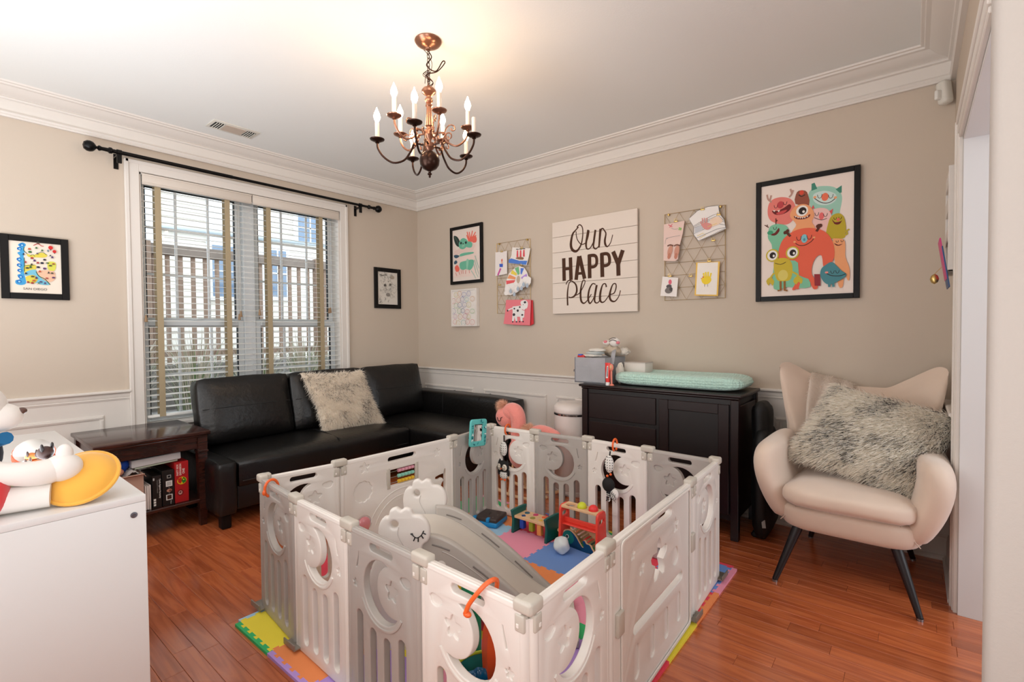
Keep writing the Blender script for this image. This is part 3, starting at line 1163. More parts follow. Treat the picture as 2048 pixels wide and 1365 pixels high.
def cushion(w_, h_, t_, M, nu=34, pinch=0.07, nz=0.01):
    """pillow surface: front and back sheets; returns mesh builder and a sampler for fur"""
    def pt(u, v, s):
        x, y = 2 * u - 1, 2 * v - 1
        k = 1 - pinch * ((1 - x * x) ** 1) * 0.0
        ex = 1 - pinch * (1 - abs(y) ** 2.2)
        ey = 1 - pinch * (1 - abs(x) ** 2.2)
        th = t_ / 2 * (max(0.0, (1 - abs(x) ** 3.2) * (1 - abs(y) ** 3.2))) ** 0.55
        p = Vector((x * w_ / 2 * ex, s * th, y * h_ / 2 * ey))
        p += noise.noise_vector(p * 7) * nz
        return M @ p

    def nrm(u, v, s):
        e = 0.01
        u = min(max(u, e), 1 - e)
        v = min(max(v, e), 1 - e)
        a = pt(u + e, v, s) - pt(u - e, v, s)
        b = pt(u, v + e, s) - pt(u, v - e, s)
        n = a.cross(b).normalized()
        return n if s < 0 else -n
    mb = MB()
    for s in (-1, 1):
        t = MB()
        t.surf(lambda u, v: pt(u, v, s), nu, nu)
        if s > 0:
            bmesh.ops.reverse_faces(t.bm, faces=t.bm.faces[:])
        mb._merge(t.bm)
    bmesh.ops.remove_doubles(mb.bm, verts=mb.bm.verts, dist=0.002)
    return mb, (lambda u, v: (pt(u, v, -1), nrm(u, v, -1))), (lambda u, v: (pt(u, v, 1), nrm(u, v, 1)))


m_furb = mat('cream_fur_backing', (240, 228, 212), 0.9)
m_furl = fur_mat('cream_fur', (254, 246, 234))
m_furd = fur_mat('dark_tipped_fur', (96, 80, 70))
T = Matrix.Translation((-1.172, -0.42, 0.655)) @ Matrix.Rotation(R(-2), 4, 'Z') @ Matrix.Rotation(R(-18), 4, 'X') @ Matrix.Rotation(R(1), 4, 'Y') @ Matrix(((1, 0, -0.24, 0), (0, 1, 0, 0), (0, 0, 1, 0), (0, 0, 0, 1)))
pl = thing('fur_pillow', 'square cream and brown shaggy pillow leaning on the black sofa', 'pillow', (-1.172, -0.42, 0.43))
mb, f1, f2 = cushion(0.56, 0.52, 0.15, T)
mb.done('cover', m_furb, pl, sharp=80)
fur('fur', f1, 15000, 0.040, 0.0032, [m_furl, m_furd], pl, droop=(0, 0, -0.35), dark=0.10, seed=3)
fur('fur', f2, 1500, 0.04, 0.003, [m_furl, m_furd], pl, droop=(0, 0, -0.4), dark=0.1, seed=4)

# ---------------------------------------------------------------- end table with games
m_wal = wood_mat('dark_walnut', (38, 18, 14), (66, 32, 24), 0.16, grain=(4, 30, 30))
et = thing('end_table', 'dark walnut end table with lower shelf left of the sofa', 'end table', (-2.57, -0.35, 0))
ez = 0.615
mb = MB()
x0, x1, y0, y1 = -2.875, -2.285, -0.665, -0.035
mb.box((-2.58, -0.35, ez - 0.012), (0.59, 0.63, 0.024), 0.006, 3)
mb.box((-2.58, -0.35, ez - 0.031), (0.565, 0.605, 0.014), 0.005, 2)
mb.done('table_top', m_wal, et)
mb = MB()
mb.bx(-2.83, -2.33, -0.628, -0.608, 0.50, 0.582, 0.003).bx(-2.83, -2.33, -0.092, -0.072, 0.50, 0.582, 0.003)
mb.bx(-2.85, -2.83, -0.61, -0.09, 0.50, 0.582, 0.003).bx(-2.33, -2.31, -0.61, -0.09, 0.50, 0.582, 0.003)
mb.done('apron', m_wal, et)
for lx in (-2.835, -2.325):
    for ly in (-0.615, -0.085):
        mb = MB()
        q = 0.026
        mb.rings([[(lx - a, ly - a, z), (lx + a, ly - a, z), (lx + a, ly + a, z), (lx - a, ly + a, z)] for a, z in
                  ((0.019, 0.0), (0.026, 0.45), (0.026, 0.475), (0.031, 0.478), (0.031, 0.488), (0.027, 0.492), (0.027, 0.582))])
        mb.done('leg', m_wal, et, fix=True)
MB().bx(-2.85, -2.31, -0.63, -0.07, 0.150, 0.172, 0.004).done('shelf', m_wal, et)
# games and boxes on the lower shelf (front faces at y = -0.60)
zs = 0.1725


def game_box(name, label, cat, x0, x1, y0, y1, z0, z1, m, art=None, bev=0.002, rot=0, group=None):
    t = thing(name, label, cat, ((x0 + x1) / 2, (y0 + y1) / 2, z0), group=group)
    mb = MB()
    mb.bx(x0, x1, y0, y1, z0, z1, bev)
    mb.done('carton', m, t)
    if art:
        A = Art(lambda u, v, o: (u, y0 - o, v))
        art(A)
        A.done('printed_side', t)
    return t


m_red = mat('red_card', (178, 24, 28), 0.35)
m_blk = mat('black_card', (14, 13, 13), 0.4)


def a_red(A):
    c = (240, 225, 215)
    A.text('PARTY BOX', -2.452, 0.345, 0.0105, c, 90, 0.9, 0.0003)
    A.text('EXPANSION', -2.436, 0.345, 0.0105, c, 90, 0.9, 0.0003)
    A.text('ONE', -2.418, 0.352, 0.0125, c, 90, 0.9, 0.0003)
    A.ell(-2.434, 0.310, 0.026, 0.024, (226, 190, 30)).poly([(-2.456, 0.325), (-2.436, 0.332), (-2.431, 0.31), (-2.441, 0.292), (-2.454, 0.302)], (196, 40, 28))
    A.poly([(-2.426, 0.332), (-2.414, 0.32), (-2.411, 0.30), (-2.428, 0.29), (-2.436, 0.31)], (44, 120, 36)).ell(-2.424, 0.315, 0.004, 0.004, (240, 220, 40))
    A.ell(-2.444, 0.236, 0.017, 0.019, (120, 30, 34)).ell(-2.444, 0.236, 0.011, 0.013, (200, 150, 140)).ell(-2.444, 0.239, 0.006, 0.005, (90, 30, 30))


game_box('game_box', 'red game box standing upright at the right end of the shelf', 'box', -2.472, -2.396, -0.60, -0.33, zs, 0.430, m_red, a_red)


def a_b1(A):
    c = (232, 232, 228)
    A.rect(-2.520, 0.29, -2.486, 0.325, c).rect(-2.515, 0.295, -2.491, 0.32, (190, 190, 188)).rect(-2.520, 0.205, -2.486, 0.240, c).rect(-2.515, 0.210, -2.491, 0.236, (70, 40, 30))
    A.ell(-2.503, 0.265, 0.014, 0.010, (196, 140, 116)).ell(-2.498, 0.264, 0.007, 0.005, (110, 60, 50)).rect(-2.514, 0.342, -2.492, 0.362, (160, 160, 158)).rect(-2.510, 0.346, -2.496, 0.358, (30, 30, 30))
    A.text('+', -2.507, 0.278, 0.007, c).text('=', -2.507, 0.245, 0.007, c).text('Photo', -2.498, 0.200, 0.006, c, -90)


game_box('game_box', 'black game box with small white picture squares beside the red box', 'box', -2.540, -2.4745, -0.60, -0.35, zs, 0.392, m_blk, a_b1)


def a_b2(A):
    c = (236, 236, 232)
    A.text('Cards Against Humanity', -2.556, 0.350, 0.0085, c, -90, 1.0, 0.0002)
    A.text('A party game for horrible people.', -2.567, 0.346, 0.0042, (190, 190, 190), -90)
    for k in range(3):
        A.rect(-2.586, 0.188 + k * 0.016, -2.574, 0.200 + k * 0.016, c)
    A.rect(-2.588, 0.345, -2.580, 0.36, (200, 200, 200))


game_box('game_box', 'black card game box with white lettering left of the box with picture squares', 'box', -2.590, -2.543, -0.605, -0.36, zs, 0.372, m_blk, a_b2)
t = thing('paper_stack', 'stack of white papers standing on the shelf left of the black boxes', 'papers', (-2.66, -0.5, zs))
for k in range(13):
    h_ = 0.100 if k < 10 else 0.150
    MB().box((-2.736 + 0.0112 * k, -0.50 - 0.002 * (k % 3), zs + h_ / 2), (0.0085, 0.20, h_ - 0.003 * (k % 3)), 0.001).done('sheet_bundle', mat('paper_white', (232, 222, 216), 0.8), t)
m_tan = mat('tan_card', (196, 160, 142), 0.7)
bz = 0.405
t = thing('open_carton', 'tan cardboard box with tissue sticking out on the end table shelf', 'box', (-2.68, -0.5, 0.275))
b0 = 0.276
mb = MB()
mb.bx(-2.74, -2.636, -0.615, -0.609, b0, bz).bx(-2.74, -2.636, -0.42, -0.414, b0, bz).bx(-2.74, -2.734, -0.609, -0.42, b0, bz).bx(-2.642, -2.636, -0.609, -0.42, b0, bz).bx(-2.74, -2.636, -0.609, -0.42, b0, b0 + 0.005)
mb.done('carton', m_tan, t)
MB().box((-2.688, -0.630, bz - 0.003), (0.104, 0.034, 0.003), 0, rot=(R(-25), 0, 0)).done('flap', m_tan, t)
MB().box((-2.628, -0.51, bz - 0.012), (0.003, 0.18, 0.030), 0, rot=(0, R(-35), 0)).done('flap', m_tan, t)
mb = MB()
mb.surf(lambda u, v: Vector((-2.725 + 0.085 * u, -0.60 + 0.1 * v, bz - 0.01 + 0.030 * (1 - abs(2 * u - 1)) + 0.02 * noise.noise(Vector((u * 5, v * 5, 1))))), 14, 10).done('tissue', mat('paper_white'), t, fix=True)
t = thing('wrapped_roll', 'crumpled blue and pink wrapped soft toy behind the tan box', 'soft toy', (-2.75, -0.40, bz))
mb = MB()
mb.surf(lambda u, v: Vector((-2.735 + 0.062 * math.cos(2 * PI * u) * math.sin(PI * v) * (1 + 0.3 * noise.noise(Vector((u * 6, v * 5, 0)))), -0.50 + 0.07 * math.sin(2 * PI * u) * math.sin(PI * v), 0.462 - 0.052 * math.cos(PI * v) * (1 + 0.3 * noise.noise(Vector((u * 7, v * 4, 2)))))), 28, 16, cu=True)
mb.done('blue_fabric', mat('royal_blue_cloth', (22, 72, 178), 0.6, var=0.5, vscale=25), t, fix=True, sharp=80)
MB().sph((-2.765, -0.585, 0.432), (0.042, 0.04, 0.024), 20, 12).done('pink_fabric', mat('salmon_cloth', (216, 150, 128), 0.6), t)
t = thing('flat_box', 'flat white box lying on top of the games under the end table', 'box', (-2.55, -0.45, 0.44))
MB().box((-2.560, -0.45, 0.4665), (0.255, 0.28, 0.046), 0.006, 3, rot=(0, R(-2), 0)).done('carton', mat('white_card', (214, 216, 218), 0.5), t)
MB().box((-2.560, -0.45, 0.4375), (0.22, 0.27, 0.009), 0.002, rot=(0, R(-2), 0)).done('magazine', mat('pale_green_paper', (178, 190, 170), 0.6), t)

# ---------------------------------------------------------------- white storage cabinet with toys
m_lam = mat('white_laminate', (224, 222, 220), 0.35)
cb = thing('storage_cabinet', 'glossy white storage cabinet at the left edge of the picture', 'cabinet', (-3.6, -1.8, 0))
cz = 0.80
MB().bx(-4.1, -3.085, -2.532, -1.11, cz - 0.018, cz, 0.0015, 2).done('cabinet_top', m_lam, cb)
MB().bx(-4.1, -3.085, -2.532, -2.514, 0, cz - 0.0184, 0.001, 2).done('end_panel', m_lam, cb)
MB().bx(-4.1, -3.080, -1.13, -1.112, 0, cz - 0.0225, 0.002, 2).done('end_panel', m_lam, cb)
MB().bx(-3.103, -3.085, -2.512, -1.132, 0, cz - 0.0225, 0.001).done('side_panel', m_lam, cb)
MB().bx(-4.1, -4.082, -2.508, -1.132, 0, cz - 0.0225, 0.001).done('side_panel', m_lam, cb)
MB().lathe([(0, 0), (0.008, 0), (0.008, 0.002), (0.004, 0.0025), (0.003, 0.001), (0, 0.001)], (-3.113, -2.5325, cz - 0.05), 16, Matrix.Rotation(R(90), 4, 'X')).done('screw_cap', mat('steel_cam', (120, 122, 130), 0.3, 0.9), cb)


# ---------------------------------------------------------------- pictures on the walls
m_paper = mat('poster_paper', (236, 226, 214), 0.6)


def picture(name, label, put, u0, u1, z0, z1, fw_, depth, m, art, paper=(236, 226, 214), gloss=None, group=None, cat='picture', tilt=0):
    c = put((u0 + u1) / 2, (z0 + z1) / 2, 0.004)
    t = thing(name, label, cat, c, group=group)
    s = -1 if u1 < u0 else 1

    def bar(mb, a, b, c_, d, t0, t1, bv=0.0015):
        p, q = Vector(put(a, c_, t0)), Vector(put(b, d, t1))
        mb.bx(min(p.x, q.x), max(p.x, q.x), min(p.y, q.y), max(p.y, q.y), min(p.z, q.z), max(p.z, q.z), bv)
    mb = MB()
    bar(mb, u0, u0 + fw_, z0, z1, 0.002, depth)
    bar(mb, u1 - fw_, u1, z0, z1, 0.002, depth)
    bar(mb, u0 + fw_, u1 - fw_, z0, z0 + fw_, 0.002, depth)
    bar(mb, u0 + fw_, u1 - fw_, z1 - fw_, z1, 0.002, depth)
    mb.done('frame', m, t)
    mb = MB()
    bar(mb, u0 + fw_, u1 - fw_, z0 + fw_, z1 - fw_, 0.003, depth - 0.010, 0)
    sh = mb.done('sheet', mat('paper_%d_%d_%d' % paper, paper, 0.5), t)
    A = Art(lambda u, v, o: put(u, v, depth - 0.0098 + o), 0.00012)
    art(A)
    A.done('artwork', t)
    return t


def art_map(A):
    blue, b2, yel, ink = (70, 160, 214), (30, 110, 190), (222, 206, 84), (30, 40, 44)
    A.poly([(-3.083, 1.788), (-3.063, 1.803), (-3.048, 1.791), (-3.058, 1.77), (-3.056, 1.745), (-3.06, 1.713), (-3.058, 1.681), (-3.06, 1.628), (-3.057, 1.6), (-3.053, 1.557), (-3.074, 1.545), (-3.096, 1.551), (-3.098, 1.572), (-3.08, 1.58), (-3.09, 1.604), (-3.074, 1.616), (-3.09, 1.632), (-3.074, 1.644), (-3.091, 1.664), (-3.074, 1.676), (-3.091, 1.699), (-3.075, 1.717), (-3.087, 1.738), (-3.074, 1.75), (-3.087, 1.763), (-3.076, 1.775)], blue, 3)
    for c in [(-3.066, 1.787), (-3.077, 1.764), (-3.08, 1.7), (-3.08, 1.665), (-3.078, 1.633), (-3.076, 1.595), (-3.083, 1.566)]:
        A.ell(c[0], c[1], 0.011, 0.010, b2, 12).ell(c[0] + 0.001, c[1] - 0.001, 0.005, 0.005, (150, 206, 230), 10)
    A.poly([(-3.046, 1.736), (-3.018, 1.732), (-2.981, 1.751), (-2.955, 1.739), (-2.966, 1.723), (-3.008, 1.719), (-3.039, 1.719)], yel, 3)
    A.poly([(-3.058, 1.664), (-3.009, 1.672), (-3.013, 1.639), (-3.041, 1.633), (-3.057, 1.614)], yel, 3)
    A.poly([(-3.049, 1.629), (-3.01, 1.643), (-2.99, 1.598), (-2.946, 1.557), (-2.986, 1.553), (-3.001, 1.564), (-3.012, 1.56), (-3.001, 1.59), (-3.021, 1.61), (-3.055, 1.603)], (120, 190, 214), 3)
    A.poly([(-3.055, 1.593), (-3.021, 1.61), (-3.001, 1.586), (-3.017, 1.56), (-3.043, 1.562)], yel, 3)
    A.poly([(-3.005, 1.633), (-2.93, 1.643), (-2.923, 1.592), (-2.953, 1.571), (-2.985, 1.598)], (236, 190, 160), 3)
    A.poly([(-2.953, 1.696), (-2.918, 1.695), (-2.922, 1.647), (-2.952, 1.648)], (214, 214, 90), 3)
    A.stroke([(-3.016, 1.791), (-2.996, 1.803), (-2.98, 1.792), (-2.97, 1.792)], 0.0035, (190, 60, 60), 4)
    for q, w_ in (([(-3.056, 1.778), (-3.059, 1.756), (-3.044, 1.736)], 0.003), ([(-3.008, 1.632), (-2.995, 1.605), (-2.969, 1.588), (-2.946, 1.555)], 0.004), ([(-3.058, 1.713), (-3.058, 1.664), (-3.059, 1.628)], 0.003),
                  ([(-3.058, 1.664), (-3.035, 1.666), (-3.014, 1.671)], 0.0025), ([(-2.997, 1.745), (-2.979, 1.755), (-2.958, 1.739)], 0.002), ([(-3.034, 1.723), (-3.021, 1.734), (-3.011, 1.724)], 0.002)):
        A.stroke(q, w_, (40, 90, 60), 4)
    rn = random.Random(5)
    for c in [(-3.034, 1.768), (-3.032, 1.75), (-3.06, 1.734), (-3.024, 1.713), (-3.013, 1.699), (-2.999, 1.687), (-2.968, 1.709), (-2.98, 1.687), (-2.956, 1.69), (-2.928, 1.687), (-2.943, 1.675), (-3.046, 1.651), (-3.032, 1.657), (-2.998, 1.66), (-2.969, 1.654), (-3.053, 1.618), (-3.024, 1.601), (-3.045, 1.565), (-3.026, 1.561), (-3.008, 1.593), (-2.988, 1.571), (-2.961, 1.595), (-2.93, 1.601), (-2.952, 1.63), (-2.933, 1.727), (-2.942, 1.737), (-3.001, 1.743), (-2.978, 1.765), (-3.004, 1.777), (-2.996, 1.81), (-3.053, 1.685), (-3.027, 1.674), (-3.019, 1.576), (-2.936, 1.628), (-2.992, 1.634), (-2.97, 1.563), (-2.999, 1.561)]:
        A.ell(c[0], c[1], rn.uniform(0.004, 0.009), rn.uniform(0.003, 0.007), rn.choice([(170, 60, 60), (40, 40, 60), (70, 70, 60), (90, 60, 110), (60, 110, 60), (200, 90, 60)]), 7)
        A.stroke([(c[0] - 0.008, c[1] - 0.006), (c[0] + 0.008, c[1] - 0.005)], 0.0015, ink)
    for c, k in (((-2.94, 1.785), 1.2), ((-2.923, 1.763), 1.0), ((-2.952, 1.765), 0.6)):
        A.ell(c[0], c[1], 0.009 * k, 0.010 * k, (206, 44, 44) if k > 0.8 else (120, 140, 150), 14).poly([(c[0] - 0.003, c[1] - 0.008 * k), (c[0] + 0.003, c[1] - 0.008 * k), (c[0], c[1] - 0.016 * k)], (60, 50, 50))
    p0 = [(-3.068, 1.517), (-2.941, 1.52)]
    A.text('SAN DIEGO', p0[0][0], p0[0][1], 0.0135, (50, 46, 44), 0, 1.06)


picture('framed_map', 'black framed illustrated city map with blue waves left of the window', on_back, -3.159, -2.856, 1.462, 1.846, 0.036, 0.022, m_black, art_map, (236, 224, 208))


def art_sketch(A):
    rn = random.Random(9)
    ink = (92, 88, 84)
    for k in range(46):
        x, z = rn.uniform(-0.50, -0.30), rn.uniform(1.53, 1.83)
        pts = [(x, z)]
        for q in range(5):
            pts.append((min(-0.285, max(-0.515, pts[-1][0] + rn.uniform(-0.022, 0.022))), min(1.845, max(1.52, pts[-1][1] + rn.uniform(-0.02, 0.02)))))
        A.stroke(pts, rn.uniform(0.0008, 0.0022), rn.choice([ink, (130, 126, 120), (60, 58, 56)]), 3)
    A.ell(-0.44, 1.715, 0.016, 0.013, ink).ell(-0.375, 1.725, 0.014, 0.012, (110, 106, 100)).ell(-0.405, 1.62, 0.025, 0.018, (140, 134, 128)).ell(-0.35, 1.80, 0.026, 0.018, (172, 162, 148))
    A.text('Thanks!', -0.50, 1.80, 0.020, (50, 48, 46), 12)


picture('framed_sketch', 'small black framed grey pencil sketch right of the window', on_back, -0.566, -0.243, 1.480, 1.890, 0.040, 0.02, m_black, art_sketch, (220, 214, 204))


def art_sloth(A):
    g, dk, co, pk = (112, 186, 158), (46, 62, 58), (236, 112, 96), (236, 200, 190)
    A.poly([(0.565, 2.139), (0.609, 1.917), (0.576, 1.79), (0.684, 1.782), (0.862, 1.79), (0.892, 1.892), (0.895, 2.1), (0.837, 2.127), (0.747, 1.99), (0.626, 2.056)], (238, 216, 206), 3)
    A.poly([(0.595, 2.049), (0.854, 2.104), (0.853, 2.031), (0.672, 2.019), (0.602, 2.005)], (232, 206, 196), 2)
    for a in [[(0.772, 2.22), (0.801, 2.142), (0.786, 2.128)], [(0.802, 2.216), (0.816, 2.141), (0.796, 2.127)], [(0.846, 2.221), (0.826, 2.15), (0.805, 2.121)], [(0.889, 2.204), (0.845, 2.153), (0.815, 2.114)], [(0.767, 2.189), (0.796, 2.132), (0.808, 2.118)], [(0.896, 2.172), (0.852, 2.136), (0.815, 2.109)]]:
        A.stroke(a, [0.012, 0.016, 0.012], co, 3)
    A.poly([(0.838, 2.164), (0.881, 2.169), (0.903, 2.14), (0.895, 2.105), (0.852, 2.105), (0.83, 2.134)], co, 3)
    A.poly([(0.585, 2.201), (0.631, 2.19), (0.666, 2.148), (0.673, 2.105), (0.654, 2.085), (0.619, 2.105), (0.594, 2.146)], dk, 3)
    A.stroke([(0.597, 2.194), (0.631, 2.147), (0.661, 2.095)], 0.002, (140, 150, 140), 3)
    A.poly([(0.681, 2.152), (0.719, 2.165), (0.764, 2.147), (0.786, 2.113), (0.763, 2.073), (0.715, 2.055), (0.665, 2.073), (0.658, 2.117)], g, 3)
    A.poly([(0.763, 2.115), (0.815, 2.12), (0.844, 2.095), (0.829, 2.06), (0.763, 2.073)], g, 3)
    for q in [(0.688, 2.119), (0.756, 2.116)]:
        A.ell(q[0], q[1], 0.014, 0.013, dk)
    q = (0.718, 2.108)
    A.ell(q[0], q[1], 0.008, 0.006, (30, 30, 30)).ell(q[0], q[1] - 0.02, 0.02, 0.014, (150, 206, 180))
    A.stroke([(0.703, 2.093), (0.718, 2.084), (0.736, 2.089)], 0.002, dk, 2)
    A.poly([(0.672, 2.008), (0.732, 2.018), (0.853, 2.014), (0.853, 1.998), (0.747, 1.992), (0.671, 1.987)], g, 2)
    A.poly([(0.587, 2.006), (0.626, 2.008), (0.664, 1.993), (0.628, 1.975), (0.594, 1.984)], (60, 90, 110), 3)
    A.poly([(0.67, 1.923), (0.746, 1.937), (0.857, 1.937), (0.851, 1.874), (0.811, 1.841), (0.76, 1.856), (0.715, 1.849), (0.673, 1.869)], g, 3)
    A.poly([(0.761, 1.946), (0.763, 1.85), (0.778, 1.86), (0.794, 1.943)], (150, 206, 180), 2)
    A.poly([(0.589, 1.941), (0.617, 1.954), (0.635, 1.931), (0.609, 1.917), (0.589, 1.919)], (60, 90, 110), 3)
    A.poly([(0.597, 1.886), (0.632, 1.905), (0.662, 1.87), (0.654, 1.843), (0.615, 1.841)], co, 3)
    for a in [[(0.685, 1.852), (0.692, 1.813)], [(0.712, 1.855), (0.714, 1.812)], [(0.752, 1.846), (0.747, 1.809)], [(0.797, 1.842), (0.804, 1.81)], [(0.607, 1.831), (0.626, 1.797)], [(0.654, 1.838), (0.669, 1.805)]]:
        A.stroke(a, 0.006, (220, 140, 130))
    for a in [[(0.863, 1.894), (0.891, 1.808), (0.919, 1.764)], [(0.871, 1.935), (0.906, 1.849), (0.931, 1.784)], [(0.879, 1.976), (0.914, 1.89), (0.932, 1.847)], [(0.826, 1.835), (0.862, 1.79), (0.89, 1.751)]]:
        A.stroke(a, [0.01, 0.004], (170, 200, 188), 3)


picture('framed_poster', 'black framed sloth and jungle leaf poster at the corner end of the picture wall', on_right, 0.536, 0.978, 1.712, 2.286, 0.030, 0.025, m_black, art_sloth, (236, 222, 212))


def art_ovals(A):
    rn = random.Random(2)
    cs = [(214, 120, 120), (120, 130, 190), (210, 200, 110), (120, 190, 190), (200, 130, 180), (140, 190, 130), (90, 110, 170), (220, 160, 110)]
    for i in range(5):
        for j in range(6):
            u, z = 0.600 + 0.066 * i + rn.uniform(-.01, .01) + (0.02 if j % 2 else 0), 1.327 + 0.056 * j + rn.uniform(-.008, .008)
            if u > 0.885:
                continue
            c = rn.choice(cs)
            rx, rz = rn.uniform(0.024, 0.032), rn.uniform(0.022, 0.028)
            A.stroke([(u + rx * math.cos(a * PI / 8), z + rz * math.sin(a * PI / 8)) for a in range(17)], 0.0028, c)
            A.stroke([(u - 0.010, z - 0.008), (u, z - 0.012), (u + 0.010, z - 0.008)], 0.0018, c, 2)
            A.ell(u - 0.008, z + 0.006, 0.002, 0.002, c, 6).ell(u + 0.008, z + 0.006, 0.002, 0.002, c, 6)


picture('framed_doodle', 'small white framed print of coloured smiling ovals below the sloth poster', on_right, 0.563, 0.918, 1.288, 1.658, 0.016, 0.045, mat('white_frame', (232, 226, 220), 0.4), art_ovals, (238, 232, 226))

# ------------------------------------------------ wooden sign
sg = thing('wooden_sign', 'white plank sign with brown lettering reading Our Happy Place', 'sign', (-0.03, -2.185, 1.77))
m_sign = mat('whitewashed_board', (228, 216, 204), 0.6, bump=0.06, bscale=30, stretch=(1, 1, 8))
U0, U1, Z0_, Z1_ = 1.800, 2.573, 1.382, 2.158
nb = 6
hh = (Z1_ - Z0_) / nb
for k in range(nb):
    MB().bx(-0.030, -0.014, -U1, -U0, Z0_ + k * hh + 0.0012, Z0_ + (k + 1) * hh - 0.0012, 0.0015).done('plank', m_sign, sg)
MB().bx(-0.014, -0.002, -U1 + 0.02, -U0 - 0.02, Z0_ + 0.02, Z1_ - 0.02).done('backing', mat('sign_back', (150, 140, 130), 0.8), sg)
A = Art(lambda u, v, o: (-0.0302 - o, -u, v), 0.00005)
br = (72, 42, 24)
for pts, w_ in (
        ([(2.044, 2.085), (2.07, 2.103), (2.096, 2.078), (2.1, 2.018), (2.084, 1.941), (2.043, 1.893), (2.002, 1.906), (1.986, 1.953), (2.002, 2.031), (2.031, 2.062), (2.06, 2.086)], [0.010, 0.009, 0.009, 0.010, 0.013, 0.020, 0.024, 0.024, 0.018, 0.012, 0.010]),
        ([(2.037, 2.053), (2.039, 2.017), (2.054, 1.976), (2.089, 1.941), (2.13, 1.953), (2.15, 1.994), (2.16, 2.045)], [0.008, 0.008, 0.008, 0.009]),
        ([(2.15, 2.051), (2.14, 1.996), (2.13, 1.936), (2.14, 1.9), (2.17, 1.905), (2.204, 1.962), (2.219, 2.041)], [0.018, 0.019, 0.018, 0.012, 0.009, 0.009, 0.014]),
        ([(2.217, 2.042), (2.204, 1.962), (2.199, 1.911), (2.219, 1.89), (2.243, 1.906)], [0.018, 0.018, 0.014, 0.010, 0.008]),
        ([(2.263, 2.044), (2.258, 1.998), (2.248, 1.897)], [0.022, 0.020, 0.014]),
        ([(2.263, 2.035), (2.282, 2.044), (2.296, 2.027), (2.31, 2.0), (2.301, 1.95), (2.305, 1.916), (2.324, 1.897), (2.352, 1.927), (2.369, 1.984)], [0.018, 0.010, 0.010, 0.012, 0.018, 0.018, 0.010, 0.007, 0.007]),
        ([(1.952, 1.45), (1.95, 1.544), (1.963, 1.624), (1.985, 1.65)], [0.016, 0.014, 0.009, 0.008]),
        ([(1.937, 1.626), (1.953, 1.652), (1.985, 1.654), (2.031, 1.62), (2.041, 1.566), (2.02, 1.527), (1.984, 1.514), (1.961, 1.521)], [0.010, 0.009, 0.009, 0.014, 0.018, 0.016, 0.010, 0.008]),
        ([(2.02, 1.527), (2.067, 1.547), (2.108, 1.606), (2.12, 1.64), (2.106, 1.65), (2.09, 1.625), (2.077, 1.555), (2.082, 1.485), (2.107, 1.462), (2.138, 1.482), (2.178, 1.532)], [0.007, 0.008, 0.008, 0.007, 0.008, 0.012, 0.018, 0.018, 0.012, 0.008, 0.008]),
        ([(2.217, 1.608), (2.188, 1.614), (2.158, 1.568), (2.148, 1.499), (2.163, 1.459), (2.192, 1.488), (2.217, 1.548), (2.227, 1.599)], [0.008, 0.010, 0.015, 0.018, 0.013, 0.008, 0.008, 0.014]),
        ([(2.227, 1.603), (2.212, 1.531), (2.207, 1.479), (2.222, 1.46), (2.246, 1.469), (2.265, 1.511)], [0.018, 0.018, 0.015, 0.010, 0.008, 0.008]),
        ([(2.313, 1.581), (2.304, 1.607), (2.28, 1.6), (2.261, 1.545), (2.256, 1.49), (2.27, 1.464), (2.299, 1.471), (2.342, 1.524)], [0.014, 0.009, 0.010, 0.018, 0.020, 0.013, 0.008, 0.008]),
        ([(2.342, 1.52), (2.379, 1.53), (2.397, 1.571), (2.393, 1.601), (2.37, 1.598), (2.351, 1.557), (2.341, 1.507), (2.355, 1.473), (2.388, 1.467), (2.42, 1.503), (2.434, 1.548)], [0.008, 0.009, 0.010, 0.009, 0.009, 0.014, 0.019, 0.016, 0.010, 0.007, 0.008])):
    A.stroke(pts, w_, br, 7)


def LT(pts, w_=0.034):
    A.stroke(pts, w_, br)


for s in ([(1.915, 1.846), (1.919, 1.657)], [(1.981, 1.846), (1.986, 1.659)], [(2.063, 1.849), (2.035, 1.657)], [(2.069, 1.848), (2.116, 1.66)], [(2.161, 1.85), (2.163, 1.661)],
          [(2.274, 1.851), (2.278, 1.662)]):
    LT(s)
LT([(1.916, 1.755), (1.985, 1.755)], 0.024)
LT([(2.052, 1.707), (2.098, 1.707)], 0.022)
LT([(2.372, 1.853), (2.415, 1.753)])
LT([(2.455, 1.855), (2.416, 1.753)])
LT([(2.415, 1.762), (2.418, 1.662)])
for s in ([(2.149, 1.841), (2.204, 1.84), (2.226, 1.818), (2.226, 1.771), (2.203, 1.751), (2.159, 1.751)], [(2.263, 1.841), (2.316, 1.842), (2.338, 1.819), (2.34, 1.769), (2.316, 1.751), (2.276, 1.751)]):
    A.stroke(s, 0.026, br, 4)
A.done('lettering', sg, rough=0.6)

# ------------------------------------------------ gold wire grids with papers
m_gold = mat('gold_wire', (188, 160, 106), 0.35, 0.8)
m_clip = mat('gold_clip', (206, 176, 110), 0.3, 0.9)


